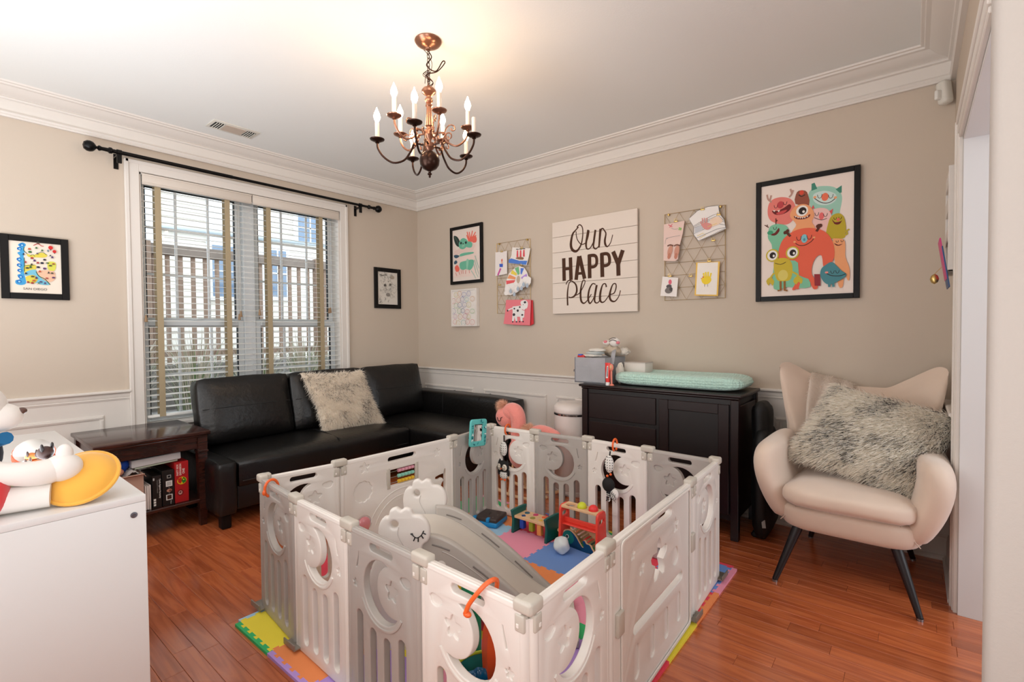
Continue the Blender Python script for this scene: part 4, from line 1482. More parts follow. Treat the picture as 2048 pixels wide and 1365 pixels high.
def wire_grid(label, u0, u1, z0, z1, nx, nz, group):
    t = thing('wire_grid', label, 'wall grid', (-0.01, -(u0 + u1) / 2, (z0 + z1) / 2), group=group)
    off = 0.012
    P = lambda u, z: (-off, -u, z)
    MB().tube([P(u0, z0), P(u1, z0), P(u1, z1), P(u0, z1)], 0.0026, 6, loop=True).done('frame', m_gold, t)
    mb = MB()
    dz = (z1 - z0) / nz
    dx = (u1 - u0) / nx
    for k in range(1, nz):
        mb.tube([P(u0, z0 + k * dz), P(u1, z0 + k * dz)], 0.0012, 5)
    for k in range(nz):
        for j in range(nx):
            a, b = u0 + j * dx, z0 + k * dz
            m_ = a + dx / 2
            if k % 2:
                mb.tube([P(a, b), P(m_, b + dz), P(a + dx, b)], 0.0012, 5)
            else:
                mb.tube([P(a, b + dz), P(m_, b), P(a + dx, b + dz)], 0.0012, 5)
    mb.done('wires', m_gold, t, kind='stuff')
    for cu in (u0 + 0.03, u1 - 0.03):
        MB().box(P(cu, z1 - 0.006), (0.024, 0.012, 0.016), 0.003).done('hanger', m_clip, t)
    return t


GR = 'gold wire grids on the picture wall'
g1 = wire_grid('gold wire grid with animal drawings left of the plank sign', 1.156, 1.548, 1.405, 2.058, 4, 8, GR)
g2 = wire_grid('gold wire grid with footprint page and chick card right of the plank sign', 2.779, 3.198, 1.455, 2.078, 4, 7, GR)


def paper(name, label, cat, outline, base_col, off, art=None, curl=0.0, back=None, group=None):
    """a sheet clipped to the grid: flat polygon with slight curl and real thickness"""
    c = [sum(p[0] for p in outline) / len(outline), sum(p[1] for p in outline) / len(outline)]
    t = thing(name, label, cat, (-off, -c[0], c[1]), group=group)
    zt = max(p[1] for p in outline)
    us = [p[0] for p in outline]

    def put(u, z, o):
        k = max(0.0, zt - z)
        return (-off - o - curl * k - 0.25 * curl * math.sin((u - min(us)) / (max(us) - min(us)) * PI) * 0.2, -u, z)
    M = None
    mb = MB()
    pts = [(-p[0], p[1]) for p in outline]
    mb.prism([pts], 0.0012)
    for v in mb.bm.verts:
        x, y, z = v.co
        q = put(-x, y, 0)
        v.co = Vector((q[0] + z, x, y))
    mb.done('sheet', mat('paper_%d_%d_%d' % base_col, base_col, 0.7), t, fix=True)
    if art:
        A = Art(lambda u, v, o: put(u, v, o + 0.0009), 0.00012)
        art(A)
        A.done('drawing', t)
    return t


def clip(u, z, off=0.02, label='', n=0):
    t = thing('binder_clip', label, 'clip', (-off, -u, z), group='gold clips on the wire grids')
    MB().box((-off, -u, z), (0.012, 0.028, 0.010), 0.003).done('clip_body', m_clip, t)
    MB().tube([(-off - 0.004, -u - 0.008, z), (-off - 0.007, -u - 0.009, z + 0.016), (-off - 0.007, -u + 0.009, z + 0.016), (-off - 0.004, -u + 0.008, z)], 0.0015, 5).done('clip_handle', m_clip, t)


W_ = (236, 228, 222)


def ad1(A):
    A.poly([(1.22, 1.902), (1.236, 1.91), (1.238, 1.885), (1.222, 1.882)], (226, 110, 90)).poly([(1.198, 1.864), (1.242, 1.862), (1.241, 1.832), (1.202, 1.834)], (70, 100, 200), 0).ell(*(1.23, 1.873), 0.012, 0.010, (236, 190, 160))
    A.stroke([(1.215, 1.822), (1.181, 1.76)], 0.018, (206, 90, 160), 0)


paper('child_drawing', 'narrow white drawing of a small figure clipped at the left of the first grid', 'drawing', [(1.146, 1.977), (1.288, 1.976), (1.293, 1.766), (1.148, 1.756)], (238, 230, 226), 0.02, ad1, 0.03, group='drawings on the first grid')


def ad2(A):
    A.poly([(1.316, 1.893), (1.345, 1.901), (1.439, 1.871), (1.53, 1.862), (1.518, 1.827), (1.426, 1.843), (1.313, 1.863)], (84, 130, 214), 0)
    for x, y in [(1.417, 1.936), (1.454, 1.934), (1.491, 1.933)]:
        A.poly([(x - 0.011, y - 0.030), (x + 0.011, y - 0.032), (x + 0.007, y + 0.030), (x - 0.007, y + 0.030)], (226, 86, 96)).stroke([(x - 0.016, y + 0.042), (x + 0.014, y + 0.038)], 0.007, (50, 46, 50))
    A.poly([(1.396, 1.899), (1.439, 1.905), (1.488, 1.895), (1.482, 1.877), (1.427, 1.884)], (150, 110, 86), 2)


paper('child_drawing', 'white drawing with three red shapes above a blue band', 'drawing', [(1.356, 2.001), (1.561, 1.969), (1.542, 1.88), (1.522, 1.823), (1.426, 1.843), (1.313, 1.861), (1.345, 1.929)], (240, 234, 228), 0.024, ad2, 0.03, group='drawings on the first grid')


def ad3(A):
    for q, c in (([(1.295, 1.667), (1.292, 1.702), (1.394, 1.7), (1.406, 1.68)], (232, 96, 100)), ([(1.305, 1.721), (1.331, 1.754), (1.406, 1.723), (1.4, 1.704)], (240, 160, 110)),
                 ([(1.344, 1.762), (1.363, 1.795), (1.419, 1.756), (1.413, 1.738)], (240, 216, 90)), ([(1.391, 1.807), (1.438, 1.818), (1.45, 1.754), (1.431, 1.741)], (120, 190, 140)),
                 ([(1.46, 1.802), (1.499, 1.798), (1.472, 1.743), (1.46, 1.753)], (90, 130, 220)), ([(1.529, 1.748), (1.535, 1.724), (1.474, 1.704), (1.468, 1.719)], (190, 150, 226))):
        A.poly(q, c)
    cl = (244, 240, 236)
    for x, y in [(1.31, 1.627), (1.362, 1.653), (1.412, 1.67), (1.462, 1.686), (1.511, 1.701), (1.553, 1.694), (1.297, 1.588), (1.361, 1.604), (1.424, 1.62), (1.486, 1.645), (1.547, 1.661)]:
        A.ell(x, y, 0.026, 0.022, cl, 14)
    A.ell(*(1.437, 1.702), 0.020, 0.034, (196, 178, 158))


paper('paper_rainbow', 'cut-out paper rainbow with cotton clouds and grey raindrops', 'craft', [(1.395, 1.812), (1.445, 1.822), (1.5, 1.803), (1.535, 1.757), (1.547, 1.723), (1.577, 1.706), (1.576, 1.663), (1.534, 1.642), (1.473, 1.612), (1.411, 1.582), (1.348, 1.566), (1.284, 1.574), (1.274, 1.629), (1.288, 1.688), (1.325, 1.764)], (240, 234, 230), 0.034, ad3, 0.04, group='drawings on the first grid')
for i, (u, z) in enumerate([(1.361, 1.604), (1.405, 1.573), (1.449, 1.619), (1.492, 1.621), (1.516, 1.653), (1.558, 1.641)]):
    t = thing('paper_raindrop', ('leftmost', 'second from left', 'third from left, lowest', 'third from right', 'second from right', 'rightmost')[i] + ' grey-blue paper raindrop under the cloud rainbow', 'craft', (-0.06, -u, z), group='paper raindrops')
    pts = [(-u + 0.016 * math.sin(a) * (1 if math.cos(a) < 0 else (1 - math.cos(a)) + 0.05), z - 0.0 + 0.022 * math.cos(a)) for a in [2 * PI * q / 18 for q in range(18)]]
    MB().prism([pts], 0.0012, 0, Matrix(((0, 0, 1, -0.062 - 0.002 * i), (1, 0, 0, 0), (0, 1, 0, 0), (0, 0, 0, 1)))).done('drop', mat('raindrop_paper', (176, 190, 204), 0.7), t, fix=True)


def ad4(A):
    w = (240, 236, 234)
    A.poly([(1.36, 1.462), (1.46, 1.468), (1.502, 1.443), (1.495, 1.361), (1.477, 1.356), (1.477, 1.327), (1.456, 1.328), (1.449, 1.367), (1.415, 1.368), (1.419, 1.326), (1.399, 1.327), (1.384, 1.368), (1.377, 1.329), (1.356, 1.33), (1.362, 1.408)], w)
    A.poly([(1.454, 1.502), (1.503, 1.515), (1.535, 1.489), (1.527, 1.442), (1.496, 1.428), (1.466, 1.463)], w, 3)
    A.stroke([(1.36, 1.447), (1.315, 1.434), (1.298, 1.422)], 0.012, w, 3)
    bl = (60, 54, 62)
    for x, y, a, b in [(1.382, 1.442, 0.01, 0.008), (1.422, 1.423, 0.013, 0.012), (1.445, 1.454, 0.01, 0.008), (1.378, 1.388, 0.016, 0.013), (1.474, 1.383, 0.012, 0.008), (1.303, 1.426, 0.009, 0.009), (1.503, 1.495, 0.014, 0.01), (1.484, 1.474, 0.004, 0.004), (1.365, 1.323, 0.008, 0.007), (1.409, 1.323, 0.008, 0.007), (1.446, 1.323, 0.008, 0.007), (1.485, 1.323, 0.008, 0.007)]:
        A.ell(x, y, a, b, bl, 10)
    A.stroke([(1.472, 1.434), (1.496, 1.423), (1.521, 1.442)], 0.004, (226, 80, 100), 3)


paper('child_drawing', 'darker red sheet behind the pink cow page', 'paper', [(1.36, 1.518), (1.579, 1.511), (1.591, 1.302), (1.555, 1.286), (1.358, 1.295)], (214, 52, 60), 0.018, None, 0.02, group='drawings on the first grid')
paper('child_drawing', 'pink sheet with a white spotted cow at the foot of the first grid', 'drawing', [(1.281, 1.526), (1.569, 1.516), (1.561, 1.29), (1.421, 1.294), (1.253, 1.306), (1.272, 1.411)], (238, 128, 138), 0.030, ad4, 0.03, group='drawings on the first grid')


def ad5(A):
    A.stroke([(2.81, 1.999), (2.84, 1.979)], 0.005, (226, 110, 120)).stroke([(2.84, 1.999), (2.819, 1.978)], 0.005, (226, 110, 120))
    g = (130, 200, 100)
    for x, y in [(2.892, 1.964), (2.902, 1.96), (2.89, 1.954), (2.901, 1.951)]:
        A.ell(x, y, 0.005, 0.005, g, 10)
    for a in ([(2.793, 1.902), (2.848, 1.908), (2.898, 1.91)], [(2.789, 1.861), (2.793, 1.894), (2.81, 1.9)], [(2.831, 1.972), (2.857, 1.96), (2.882, 1.961)]):
        A.stroke(a, 0.002, (150, 150, 150), 4)
    for x, y, r_ in [(2.827, 1.807, -12), (2.877, 1.802, -8)]:
        A.ell(x, y, 0.018, 0.040, (206, 150, 130), 20, r_).ell(x - 0.006, y - 0.035, 0.012, 0.022, (196, 130, 108), 16, r_)
        for k in range(5):
            A.ell(x - 0.016 + 0.009 * k, y + 0.040 + 0.004 * math.sin(k), 0.005, 0.006, (120, 80, 66), 8)


paper('child_drawing', 'long pinkish page with two painted footprints on the second grid', 'drawing', [(2.776, 2.006), (2.927, 2.011), (2.915, 1.92), (2.89, 1.817), (2.886, 1.744), (2.865, 1.731), (2.797, 1.74), (2.778, 1.744)], (232, 204, 194), 0.022, ad5, 0.05, group='drawings on the second grid')


def ad6(A):
    gy = (90, 90, 96)
    for a in ([(2.959, 2.019), (3.019, 2.065), (3.089, 2.082), (3.157, 2.078), (3.165, 2.027), (3.12, 2.018), (3.043, 1.986), (2.991, 1.962), (2.959, 2.019)], [(2.995, 1.957), (3.066, 1.983), (3.157, 2.013), (3.198, 1.968), (3.206, 1.921), (3.15, 1.897), (3.089, 1.874), (3.027, 1.856), (2.995, 1.901), (2.995, 1.957)],
              [(2.999, 1.949), (3.15, 2.002), (3.195, 1.961)], [(2.999, 1.909), (3.15, 1.959), (3.202, 1.94)], [(3.011, 1.875), (3.15, 1.92), (3.205, 1.925)]):
        A.stroke(a, 0.0024, gy, 0)
    A.poly([(3.003, 1.948), (3.058, 1.972), (3.058, 1.925), (3.003, 1.908)], (200, 202, 208), 0).poly([(3.104, 1.989), (3.157, 2.005), (3.187, 1.966), (3.12, 1.94)], (240, 214, 190), 2)
    p = (222, 150, 144)
    A.poly([(3.05, 1.969), (3.089, 1.972), (3.12, 1.952), (3.104, 1.927), (3.078, 1.926), (3.054, 1.949)], p, 3)
    for a in ([(3.058, 1.964), (3.052, 2.009)], [(3.07, 1.967), (3.066, 2.009)], [(3.081, 1.967), (3.084, 2.006)], [(3.052, 1.957), (3.041, 1.987)]):
        A.stroke(a, 0.007, p)
    for a in ([(3.019, 1.89), (3.058, 1.905), (3.078, 1.891), (3.035, 1.872)], [(3.089, 1.944), (3.15, 1.959)]):
        A.stroke(a, 0.003, (232, 206, 110))


paper('child_drawing', 'sailor hat cut-out with painted hand print at the top of the second grid', 'drawing', [(2.955, 2.019), (3.019, 2.065), (3.089, 2.082), (3.159, 2.08), (3.165, 2.023), (3.198, 1.972), (3.208, 1.916), (3.15, 1.893), (3.089, 1.872), (3.029, 1.854), (2.994, 1.898), (2.994, 1.958)], (240, 236, 232), 0.026, ad6, 0.04, group='drawings on the second grid')


def ad7(A):
    A.poly([(3.019, 1.705), (3.156, 1.698), (3.148, 1.478), (3.01, 1.487)], (244, 238, 230))
    y = (244, 214, 60)
    A.poly([(3.047, 1.593), (3.066, 1.607), (3.101, 1.605), (3.113, 1.58), (3.097, 1.558), (3.07, 1.553), (3.051, 1.569)], y, 3)
    for a in ([(3.066, 1.595), (3.06, 1.632)], [(3.078, 1.599), (3.074, 1.637)], [(3.09, 1.598), (3.091, 1.637)], [(3.103, 1.593), (3.111, 1.628)]):
        A.stroke(a, 0.010, y)
    A.ell(*(3.058, 1.604), 0.005, 0.004, (214, 70, 50)).ell(*(3.046, 1.595), 0.004, 0.003, (214, 120, 50))
    A.stroke([(3.069, 1.556), (3.068, 1.537)], 0.002, (70, 60, 50)).stroke([(3.088, 1.554), (3.09, 1.536)], 0.002, (70, 60, 50))


paper('child_drawing', 'yellow bordered card with a hand print chick', 'drawing', [(3.009, 1.709), (3.167, 1.702), (3.157, 1.469), (3.0, 1.48)], (240, 196, 90), 0.024, ad7, 0.03, group='drawings on the second grid')


def ad8(A):
    A.ell(*(2.824, 1.586), 0.012, 0.018, (226, 110, 130)).ell(*(2.816, 1.555), 0.020, 0.014, (90, 84, 86)).ell(*(2.814, 1.526), 0.028, 0.022, (120, 114, 112))
    A.ell(*(2.831, 1.534), 0.012, 0.014, (80, 76, 76))


paper('child_drawing', 'small white card with a grey footprint bird at the lower left of the second grid', 'drawing', [(2.767, 1.63), (2.882, 1.613), (2.872, 1.478), (2.752, 1.49)], (240, 234, 230), 0.024, ad8, 0.03, group='drawings on the second grid')
for i, (u, z) in enumerate([(1.23, 1.975), (1.467, 1.979), (1.461, 1.828), (1.204, 1.668), (1.458, 1.529)]):
    clip(u, z, 0.028 if i != 2 else 0.036, ('gold clip above the narrow drawing of a figure', 'gold clip holding the drawing with three red shapes', 'gold clip holding the paper rainbow', 'empty gold clip on the lower left of the first grid',
                                           'gold clip holding the pink cow page')[i])
for i, (u, z) in enumerate([(2.867, 2.014), (3.161, 2.016), (3.126, 1.847), (3.099, 1.709), (2.823, 1.627), (2.973, 1.616), (3.054, 2.068)]):
    clip(u, z, 0.030, ('gold clip on the footprint page', 'gold clip at the right of the sailor hat', 'empty gold clip right of the grid centre below the hat', 'gold clip on the chick card', 'gold clip on the small footprint card',
                       'empty gold clip left of the chick card', 'gold clip at the top of the sailor hat')[i])


def art_monsters(A):
    teal, pink, coral, oran, yel, olive, mint, blu, br = (160, 208, 190), (232, 130, 120), (232, 104, 78), (240, 166, 116), (206, 184, 60), (190, 170, 50), (130, 198, 164), (78, 140, 150), (92, 46, 34)
    ink = (44, 34, 34)

    def eyes(ps, s=0.010):
        for (x, y) in ps:
            A.stroke([(x - s, y + s * .9), (x - s * .7, y - s * .5), (x, y - s), (x + s * .7, y - s * .5), (x + s, y + s * .9)], 0.0028, ink, 3)
    # back row
    A.poly([(3.682, 2.065), (3.706, 2.092), (3.747, 2.098), (3.806, 2.083), (3.84, 2.05), (3.852, 2.007), (3.843, 1.941), (3.835, 1.916), (3.784, 1.91), (3.713, 1.962), (3.688, 2.001)], teal, 4)
    A.poly([(3.697, 2.079), (3.697, 2.121), (3.713, 2.125), (3.727, 2.086)], (70, 140, 120)).poly([(3.82, 2.065), (3.85, 2.083), (3.85, 2.041), (3.84, 2.04)], (70, 140, 120))
    A.poly([(3.712, 2.059), (3.765, 2.067), (3.817, 2.04), (3.823, 2.005), (3.795, 1.983), (3.76, 1.982), (3.724, 1.998), (3.706, 2.026)], (206, 228, 222), 4)
    A.ell(*(3.767, 2.03), 0.018, 0.024, (236, 120, 90))
    eyes([(3.74, 2.039), (3.796, 2.029)], 0.012)
    A.stroke([(3.712, 2.032), (3.742, 2.004), (3.769, 1.993), (3.795, 1.995), (3.82, 2.013)], 0.004, ink, 4).ell(*(3.715, 2.037), 0.008, 0.007, oran).ell(*(3.819, 2.017), 0.008, 0.007, oran)
    A.poly([(3.612, 2.014), (3.614, 2.07), (3.63, 2.092), (3.664, 2.086), (3.679, 2.058), (3.685, 1.994)], (150, 84, 66), 2).ell(*(3.645, 2.078), 0.012, 0.014, (220, 80, 60)).stroke([(3.63, 2.067), (3.645, 2.054), (3.664, 2.062)], 0.005, ink, 3)
    A.poly([(3.457, 2.003), (3.467, 2.045), (3.493, 2.066), (3.538, 2.069), (3.583, 2.051), (3.608, 2.014), (3.615, 1.971), (3.603, 1.923), (3.571, 1.896), (3.526, 1.902), (3.48, 1.927), (3.461, 1.959)], pink, 4)
    for a in ([(3.48, 2.047), (3.46, 2.068), (3.453, 2.099)], [(3.47, 2.059), (3.477, 2.091)], [(3.577, 2.062), (3.592, 2.081), (3.584, 2.111)], [(3.592, 2.081), (3.599, 2.101)]):
        A.stroke(a, 0.010, (190, 150, 136), 3)
    A.ell(*(3.53, 2.022), 0.019, 0.022, (190, 70, 76))
    eyes([(3.504, 2.016), (3.556, 2.028)], 0.010)
    A.poly([(3.482, 1.992), (3.513, 1.987), (3.552, 2.002), (3.578, 2.018), (3.59, 2.003), (3.577, 1.977), (3.539, 1.961), (3.5, 1.966)], (110, 36, 36), 3).poly([(3.507, 1.974), (3.539, 1.983), (3.568, 1.985), (3.545, 1.964), (3.516, 1.963)], (206, 80, 80), 2)
    A.poly([(3.487, 1.995), (3.495, 1.983), (3.503, 1.991)], (240, 236, 230)).poly([(3.513, 1.989), (3.521, 1.977), (3.528, 1.99)], (240, 236, 230))
    A.poly([(3.689, 1.855), (3.695, 1.937), (3.713, 1.966), (3.76, 1.965), (3.789, 1.943), (3.804, 1.893), (3.807, 1.811), (3.725, 1.822)], (240, 196, 190), 3).poly([(3.789, 1.94), (3.808, 1.954), (3.802, 1.921)], (224, 90, 90)).poly([(3.698, 1.972), (3.706, 1.992), (3.714, 1.969)], (224, 90, 90))
    A.ell(*(3.75, 1.918), 0.013, 0.022, (232, 110, 110))
    eyes([(3.726, 1.934), (3.77, 1.922)], 0.010)
    A.stroke([(3.713, 1.914), (3.749, 1.895), (3.778, 1.901)], 0.003, ink, 4)
    A.poly([(3.778, 1.788), (3.784, 1.869), (3.801, 1.911), (3.835, 1.922), (3.861, 1.898), (3.872, 1.843), (3.87, 1.803), (3.859, 1.771)], olive, 3)
    A.stroke([(3.864, 1.79), (3.878, 1.795), (3.875, 1.812), (3.889, 1.821)], 0.009, olive, 3)
    eyes([(3.819, 1.894), (3.844, 1.893)], 0.007)
    A.poly([(3.802, 1.894), (3.818, 1.871), (3.847, 1.873), (3.855, 1.882), (3.841, 1.857), (3.816, 1.861)], (110, 36, 36), 2).ell(*(3.834, 1.885), 0.008, 0.010, (226, 110, 90))
    A.poly([(3.461, 1.856), (3.471, 1.892), (3.507, 1.905), (3.558, 1.89), (3.578, 1.855), (3.584, 1.797), (3.572, 1.727), (3.494, 1.736), (3.481, 1.781), (3.461, 1.82)], mint, 3)
    for a in ([(3.464, 1.889), (3.441, 1.907)], [(3.454, 1.898), (3.457, 1.908)], [(3.505, 1.903), (3.505, 1.941)], [(3.505, 1.919), (3.513, 1.929)]):
        A.stroke(a, 0.005, br)
    A.poly([(3.474, 1.844), (3.5, 1.851), (3.521, 1.879), (3.526, 1.859), (3.507, 1.836), (3.487, 1.835)], (110, 36, 36), 2).ell(*(3.473, 1.855), 0.017, 0.013, (70, 160, 120))
    eyes([(3.5, 1.88)], 0.009)
    A.poly([(3.808, 1.77), (3.819, 1.776), (3.862, 1.764), (3.87, 1.722), (3.871, 1.662), (3.891, 1.593), (3.891, 1.529), (3.88, 1.53), (3.866, 1.575), (3.86, 1.494), (3.838, 1.495), (3.82, 1.633), (3.808, 1.702)], oran, 3)
    eyes([(3.83, 1.757), (3.854, 1.757)], 0.006)
    A.poly([(3.815, 1.749), (3.836, 1.736), (3.858, 1.741), (3.842, 1.731), (3.825, 1.734)], (110, 36, 36), 2)
    A.poly([(3.584, 1.94), (3.596, 1.981), (3.627, 2.004), (3.67, 2.001), (3.701, 1.971), (3.713, 1.928), (3.701, 1.891), (3.713, 1.844), (3.597, 1.839), (3.618, 1.885)], oran, 4)
    A.ell(*(3.649, 1.965), 0.032, 0.033, (240, 236, 230)).ell(*(3.651, 1.965), 0.021, 0.022, ink).ell(*(3.657, 1.959), 0.007, 0.008, (240, 236, 230))
    A.poly([(3.606, 1.94), (3.628, 1.928), (3.664, 1.924), (3.69, 1.939), (3.689, 1.924), (3.664, 1.913), (3.628, 1.916), (3.609, 1.928)], (110, 40, 36), 2)
    for (x, y) in [(3.615, 1.935), (3.628, 1.928), (3.64, 1.925), (3.652, 1.923), (3.664, 1.923), (3.677, 1.928)]:
        A.poly([(x - 0.005, y + 0.002), (x + 0.005, y + 0.002), (x, y - 0.007)], (240, 236, 230))
    # big coral one
    A.poly([(3.521, 1.697), (3.524, 1.747), (3.546, 1.802), (3.59, 1.84), (3.646, 1.857), (3.707, 1.852), (3.761, 1.828), (3.796, 1.785), (3.814, 1.729), (3.817, 1.674), (3.803, 1.634), (3.779, 1.616), (3.762, 1.611), (3.753, 1.68), (3.726, 1.676), (3.705, 1.629), (3.703, 1.574), (3.727, 1.53), (3.733, 1.488), (3.709, 1.486), (3.685, 1.544), (3.648, 1.55), (3.623, 1.537), (3.617, 1.488), (3.598, 1.489), (3.623, 1.552), (3.61, 1.624), (3.572, 1.656), (3.534, 1.674)], coral, 3)
    for a in ([(3.587, 1.817), (3.568, 1.842), (3.559, 1.854)], [(3.725, 1.829), (3.737, 1.851), (3.734, 1.869)]):
        A.stroke(a, 0.014, br, 2)
    for (x, y) in [(3.565, 1.846), (3.557, 1.844), (3.571, 1.853), (3.737, 1.862), (3.746, 1.862), (3.731, 1.859)]:
        A.ell(x, y, 0.009, 0.011, br, 9)
    A.ell(*(3.662, 1.794), 0.017, 0.026, (130, 196, 206)).ell(*(3.662, 1.788), 0.006, 0.009, (80, 150, 170))
    eyes([(3.633, 1.799), (3.688, 1.8)], 0.013)
    A.stroke([(3.615, 1.771), (3.635, 1.756), (3.665, 1.754), (3.696, 1.77), (3.712, 1.789)], 0.0035, ink, 4).ell(*(3.61, 1.78), 0.007, 0.006, oran).ell(*(3.713, 1.794), 0.007, 0.006, oran)
    # front row
    A.poly([(3.498, 1.663), (3.585, 1.669), (3.629, 1.65), (3.635, 1.572), (3.685, 1.547), (3.694, 1.497), (3.636, 1.494), (3.573, 1.505), (3.541, 1.496), (3.495, 1.499)], mint, 2)
    A.poly([(3.598, 1.489), (3.623, 1.537), (3.648, 1.55), (3.633, 1.487)], coral)
    A.poly([(3.718, 1.503), (3.715, 1.573), (3.745, 1.571), (3.748, 1.501)], (150, 50, 60), 0)
    A.poly([(3.495, 1.663), (3.508, 1.683), (3.54, 1.688), (3.579, 1.677), (3.598, 1.639), (3.598, 1.582), (3.585, 1.547), (3.547, 1.541), (3.515, 1.552), (3.498, 1.604)], yel, 3)
    A.ell(*(3.547, 1.579), 0.028, 0.034, (220, 206, 110))
    for a in ([(3.498, 1.597), (3.482, 1.576), (3.475, 1.555)], [(3.598, 1.596), (3.623, 1.58), (3.636, 1.558)]):
        A.stroke(a, 0.010, yel, 3)
    A.poly([(3.452, 1.549), (3.475, 1.573), (3.498, 1.546), (3.489, 1.517), (3.475, 1.537), (3.466, 1.519)], yel, 2).poly([(3.604, 1.539), (3.623, 1.569), (3.654, 1.549), (3.648, 1.518), (3.633, 1.533), (3.62, 1.516)], yel, 2)
    for (x, y) in [(3.487, 1.709), (3.599, 1.714)]:
        A.ell(x, y, 0.037, 0.040, yel).ell(x, y, 0.029, 0.032, (240, 238, 234)).ell(x + 0.002, y, 0.018, 0.020, ink).ell(x + 0.008, y - 0.004, 0.006, 0.008, (240, 238, 234))
    A.stroke([(3.501, 1.659), (3.534, 1.648), (3.563, 1.66)], 0.003, ink, 3)
    for a in ([(3.534, 1.543), (3.535, 1.486), (3.518, 1.485)], [(3.557, 1.542), (3.557, 1.484), (3.573, 1.482)]):
        A.stroke(a, 0.012, (150, 100, 50))
    A.poly([(3.746, 1.571), (3.753, 1.604), (3.774, 1.623), (3.803, 1.638), (3.831, 1.611), (3.854, 1.582), (3.877, 1.56), (3.866, 1.541), (3.838, 1.523), (3.809, 1.508), (3.78, 1.509), (3.757, 1.535)], blu, 3)
    eyes([(3.808, 1.579), (3.833, 1.579)], 0.009)
    A.stroke([(3.774, 1.575), (3.803, 1.558), (3.843, 1.553), (3.874, 1.562)], 0.004, ink, 4).ell(*(3.779, 1.578), 0.009, 0.006, (236, 150, 140))
    for a in ([(3.792, 1.512), (3.793, 1.491)], [(3.812, 1.511), (3.814, 1.49)]):
        A.stroke(a, 0.012, blu)


picture('framed_poster', 'large black framed poster of smiling colourful monsters above the armchair', on_right, 3.390, 3.940, 1.420, 2.184, 0.030, 0.028, m_black, art_monsters, (238, 224, 214))

# organiser on the doorway wall
og = thing('wall_organiser', 'narrow white wall organiser with papers beside the doorway', 'organiser', (-0.36, YF + 0.02, 1.7))
mb = MB()
mb.bx(-0.50, -0.22, YF + 0.001, YF + 0.012, 1.50, 1.98, 0.002).bx(-0.50, -0.22, YF + 0.012, YF + 0.042, 1.50, 1.51, 0.002).bx(-0.50, -0.49, YF + 0.012, YF + 0.042, 1.50, 1.98, 0.002).bx(-0.23, -0.22, YF + 0.012, YF + 0.042, 1.50, 1.90, 0.002)
for z in (1.64, 1.78, 1.90):
    mb.bx(-0.49, -0.23, YF + 0.030, YF + 0.042, z, z + 0.06, 0.002)
mb.done('rack', m_white, og)
MB().bx(-0.46, -0.26, YF + 0.014, YF + 0.028, 1.60, 1.93).done('letter', mat('grey_paper', (190, 180, 170), 0.7), og)
for nm, lb, c, y, z0, z1, x0 in (('magazine', 'magazine with a bright pink cover sticking out of the organiser', (214, 50, 130), 0.055, 1.47, 1.66, -0.38),
                                 ('magazine', 'dark blue folder behind the pink magazine on the organiser', (40, 80, 130), 0.048, 1.43, 1.62, -0.40)):
    t = thing(nm, lb, 'magazine', (x0, YF + y, z0), group='papers in the wall organiser')
    MB().box((x0, YF + y, (z0 + z1) / 2), (0.2, 0.005, z1 - z0), 0.001, rot=(R(-8), 0, 0)).done('pages', mat('cover_%d' % c[0], c, 0.4), t)
    MB().box((x0 - 0.01, YF + y + 0.004, (z0 + z1) / 2 + 0.04), (0.15, 0.003, 0.09), 0.001, rot=(R(-8), 0, 0)).done('cover_photo', mat('pale_cover', (222, 206, 206), 0.4), t)
t = thing('ornament', 'small gold ornament hanging from the wall organiser', 'ornament', (-0.42, YF + 0.09, 1.47))
MB().lathe([(0, -0.024), (0.012, -0.016), (0.017, 0), (0.012, 0.016), (0.004, 0.023), (0.0, 0.024)], (-0.42, YF + 0.085, 1.475), 12).done('ball', m_clip, t)
MB().tube([(-0.42, YF + 0.085, 1.498), (-0.42, YF + 0.06, 1.53)], 0.0012, 5).done('string', m_clip, t)


# ---------------------------------------------------------------- dresser and what stands on it
m_esp = mat('espresso_wood', (26, 7, 7), 0.34, bump=0.04, bscale=40, stretch=(1, 8, 8))
m_espd = mat('espresso_dark', (15, 6, 6), 0.4)
ds = thing('changing_dresser', 'dark espresso changing dresser with drawers and a side door', 'dresser', (-0.24, -2.88, 0))
DT = 0.861
mb = MB()
mb.box((-0.25, -2.876, DT - 0.009), (0.46, 1.090, 0.018), 0.006, 3).box((-0.247, -2.876, DT - 0.024), (0.445, 1.060, 0.014), 0.006, 2)
mb.done('dresser_top', m_esp, ds)
MB().bx(-0.455, -0.02, -3.385, -2.372, 0.11, 0.829, 0.002).done('carcass', m_espd, ds)
for ly in (-3.381, -2.374):
    for lx in (-0.449, -0.035):
        MB().bx(lx - 0.022, lx + 0.022, ly - 0.022, ly + 0.022, 0, 0.829, 0.003).done('leg', m_esp, ds)
for z0, z1 in ((0.625, 0.80), (0.435, 0.60), (0.16, 0.41)):
    MB().bx(-0.464, -0.452, -2.900, -2.405, z0, z1, 0.003).done('drawer', m_esp, ds)
o = MB().bx(-0.462, -0.452, -3.350, -2.925, 0.15, 0.80, 0.002).done('door', m_espd, ds)
mb = MB()
mb.bx(-0.474, -0.460, -2.985, -2.925, 0.15, 0.80, 0.003).bx(-0.474, -0.460, -3.350, -3.290, 0.15, 0.80, 0.003)
mb.bx(-0.474, -0.460, -3.290, -2.985, 0.74, 0.80, 0.003).bx(-0.474, -0.460, -3.290, -2.985, 0.15, 0.21, 0.003)
mb.done('door_frame', m_esp, o)
MB().bx(-0.45, -0.03, -3.40, -3.384, 0.15, 0.79, 0.002).done('side_panel', m_esp, ds)

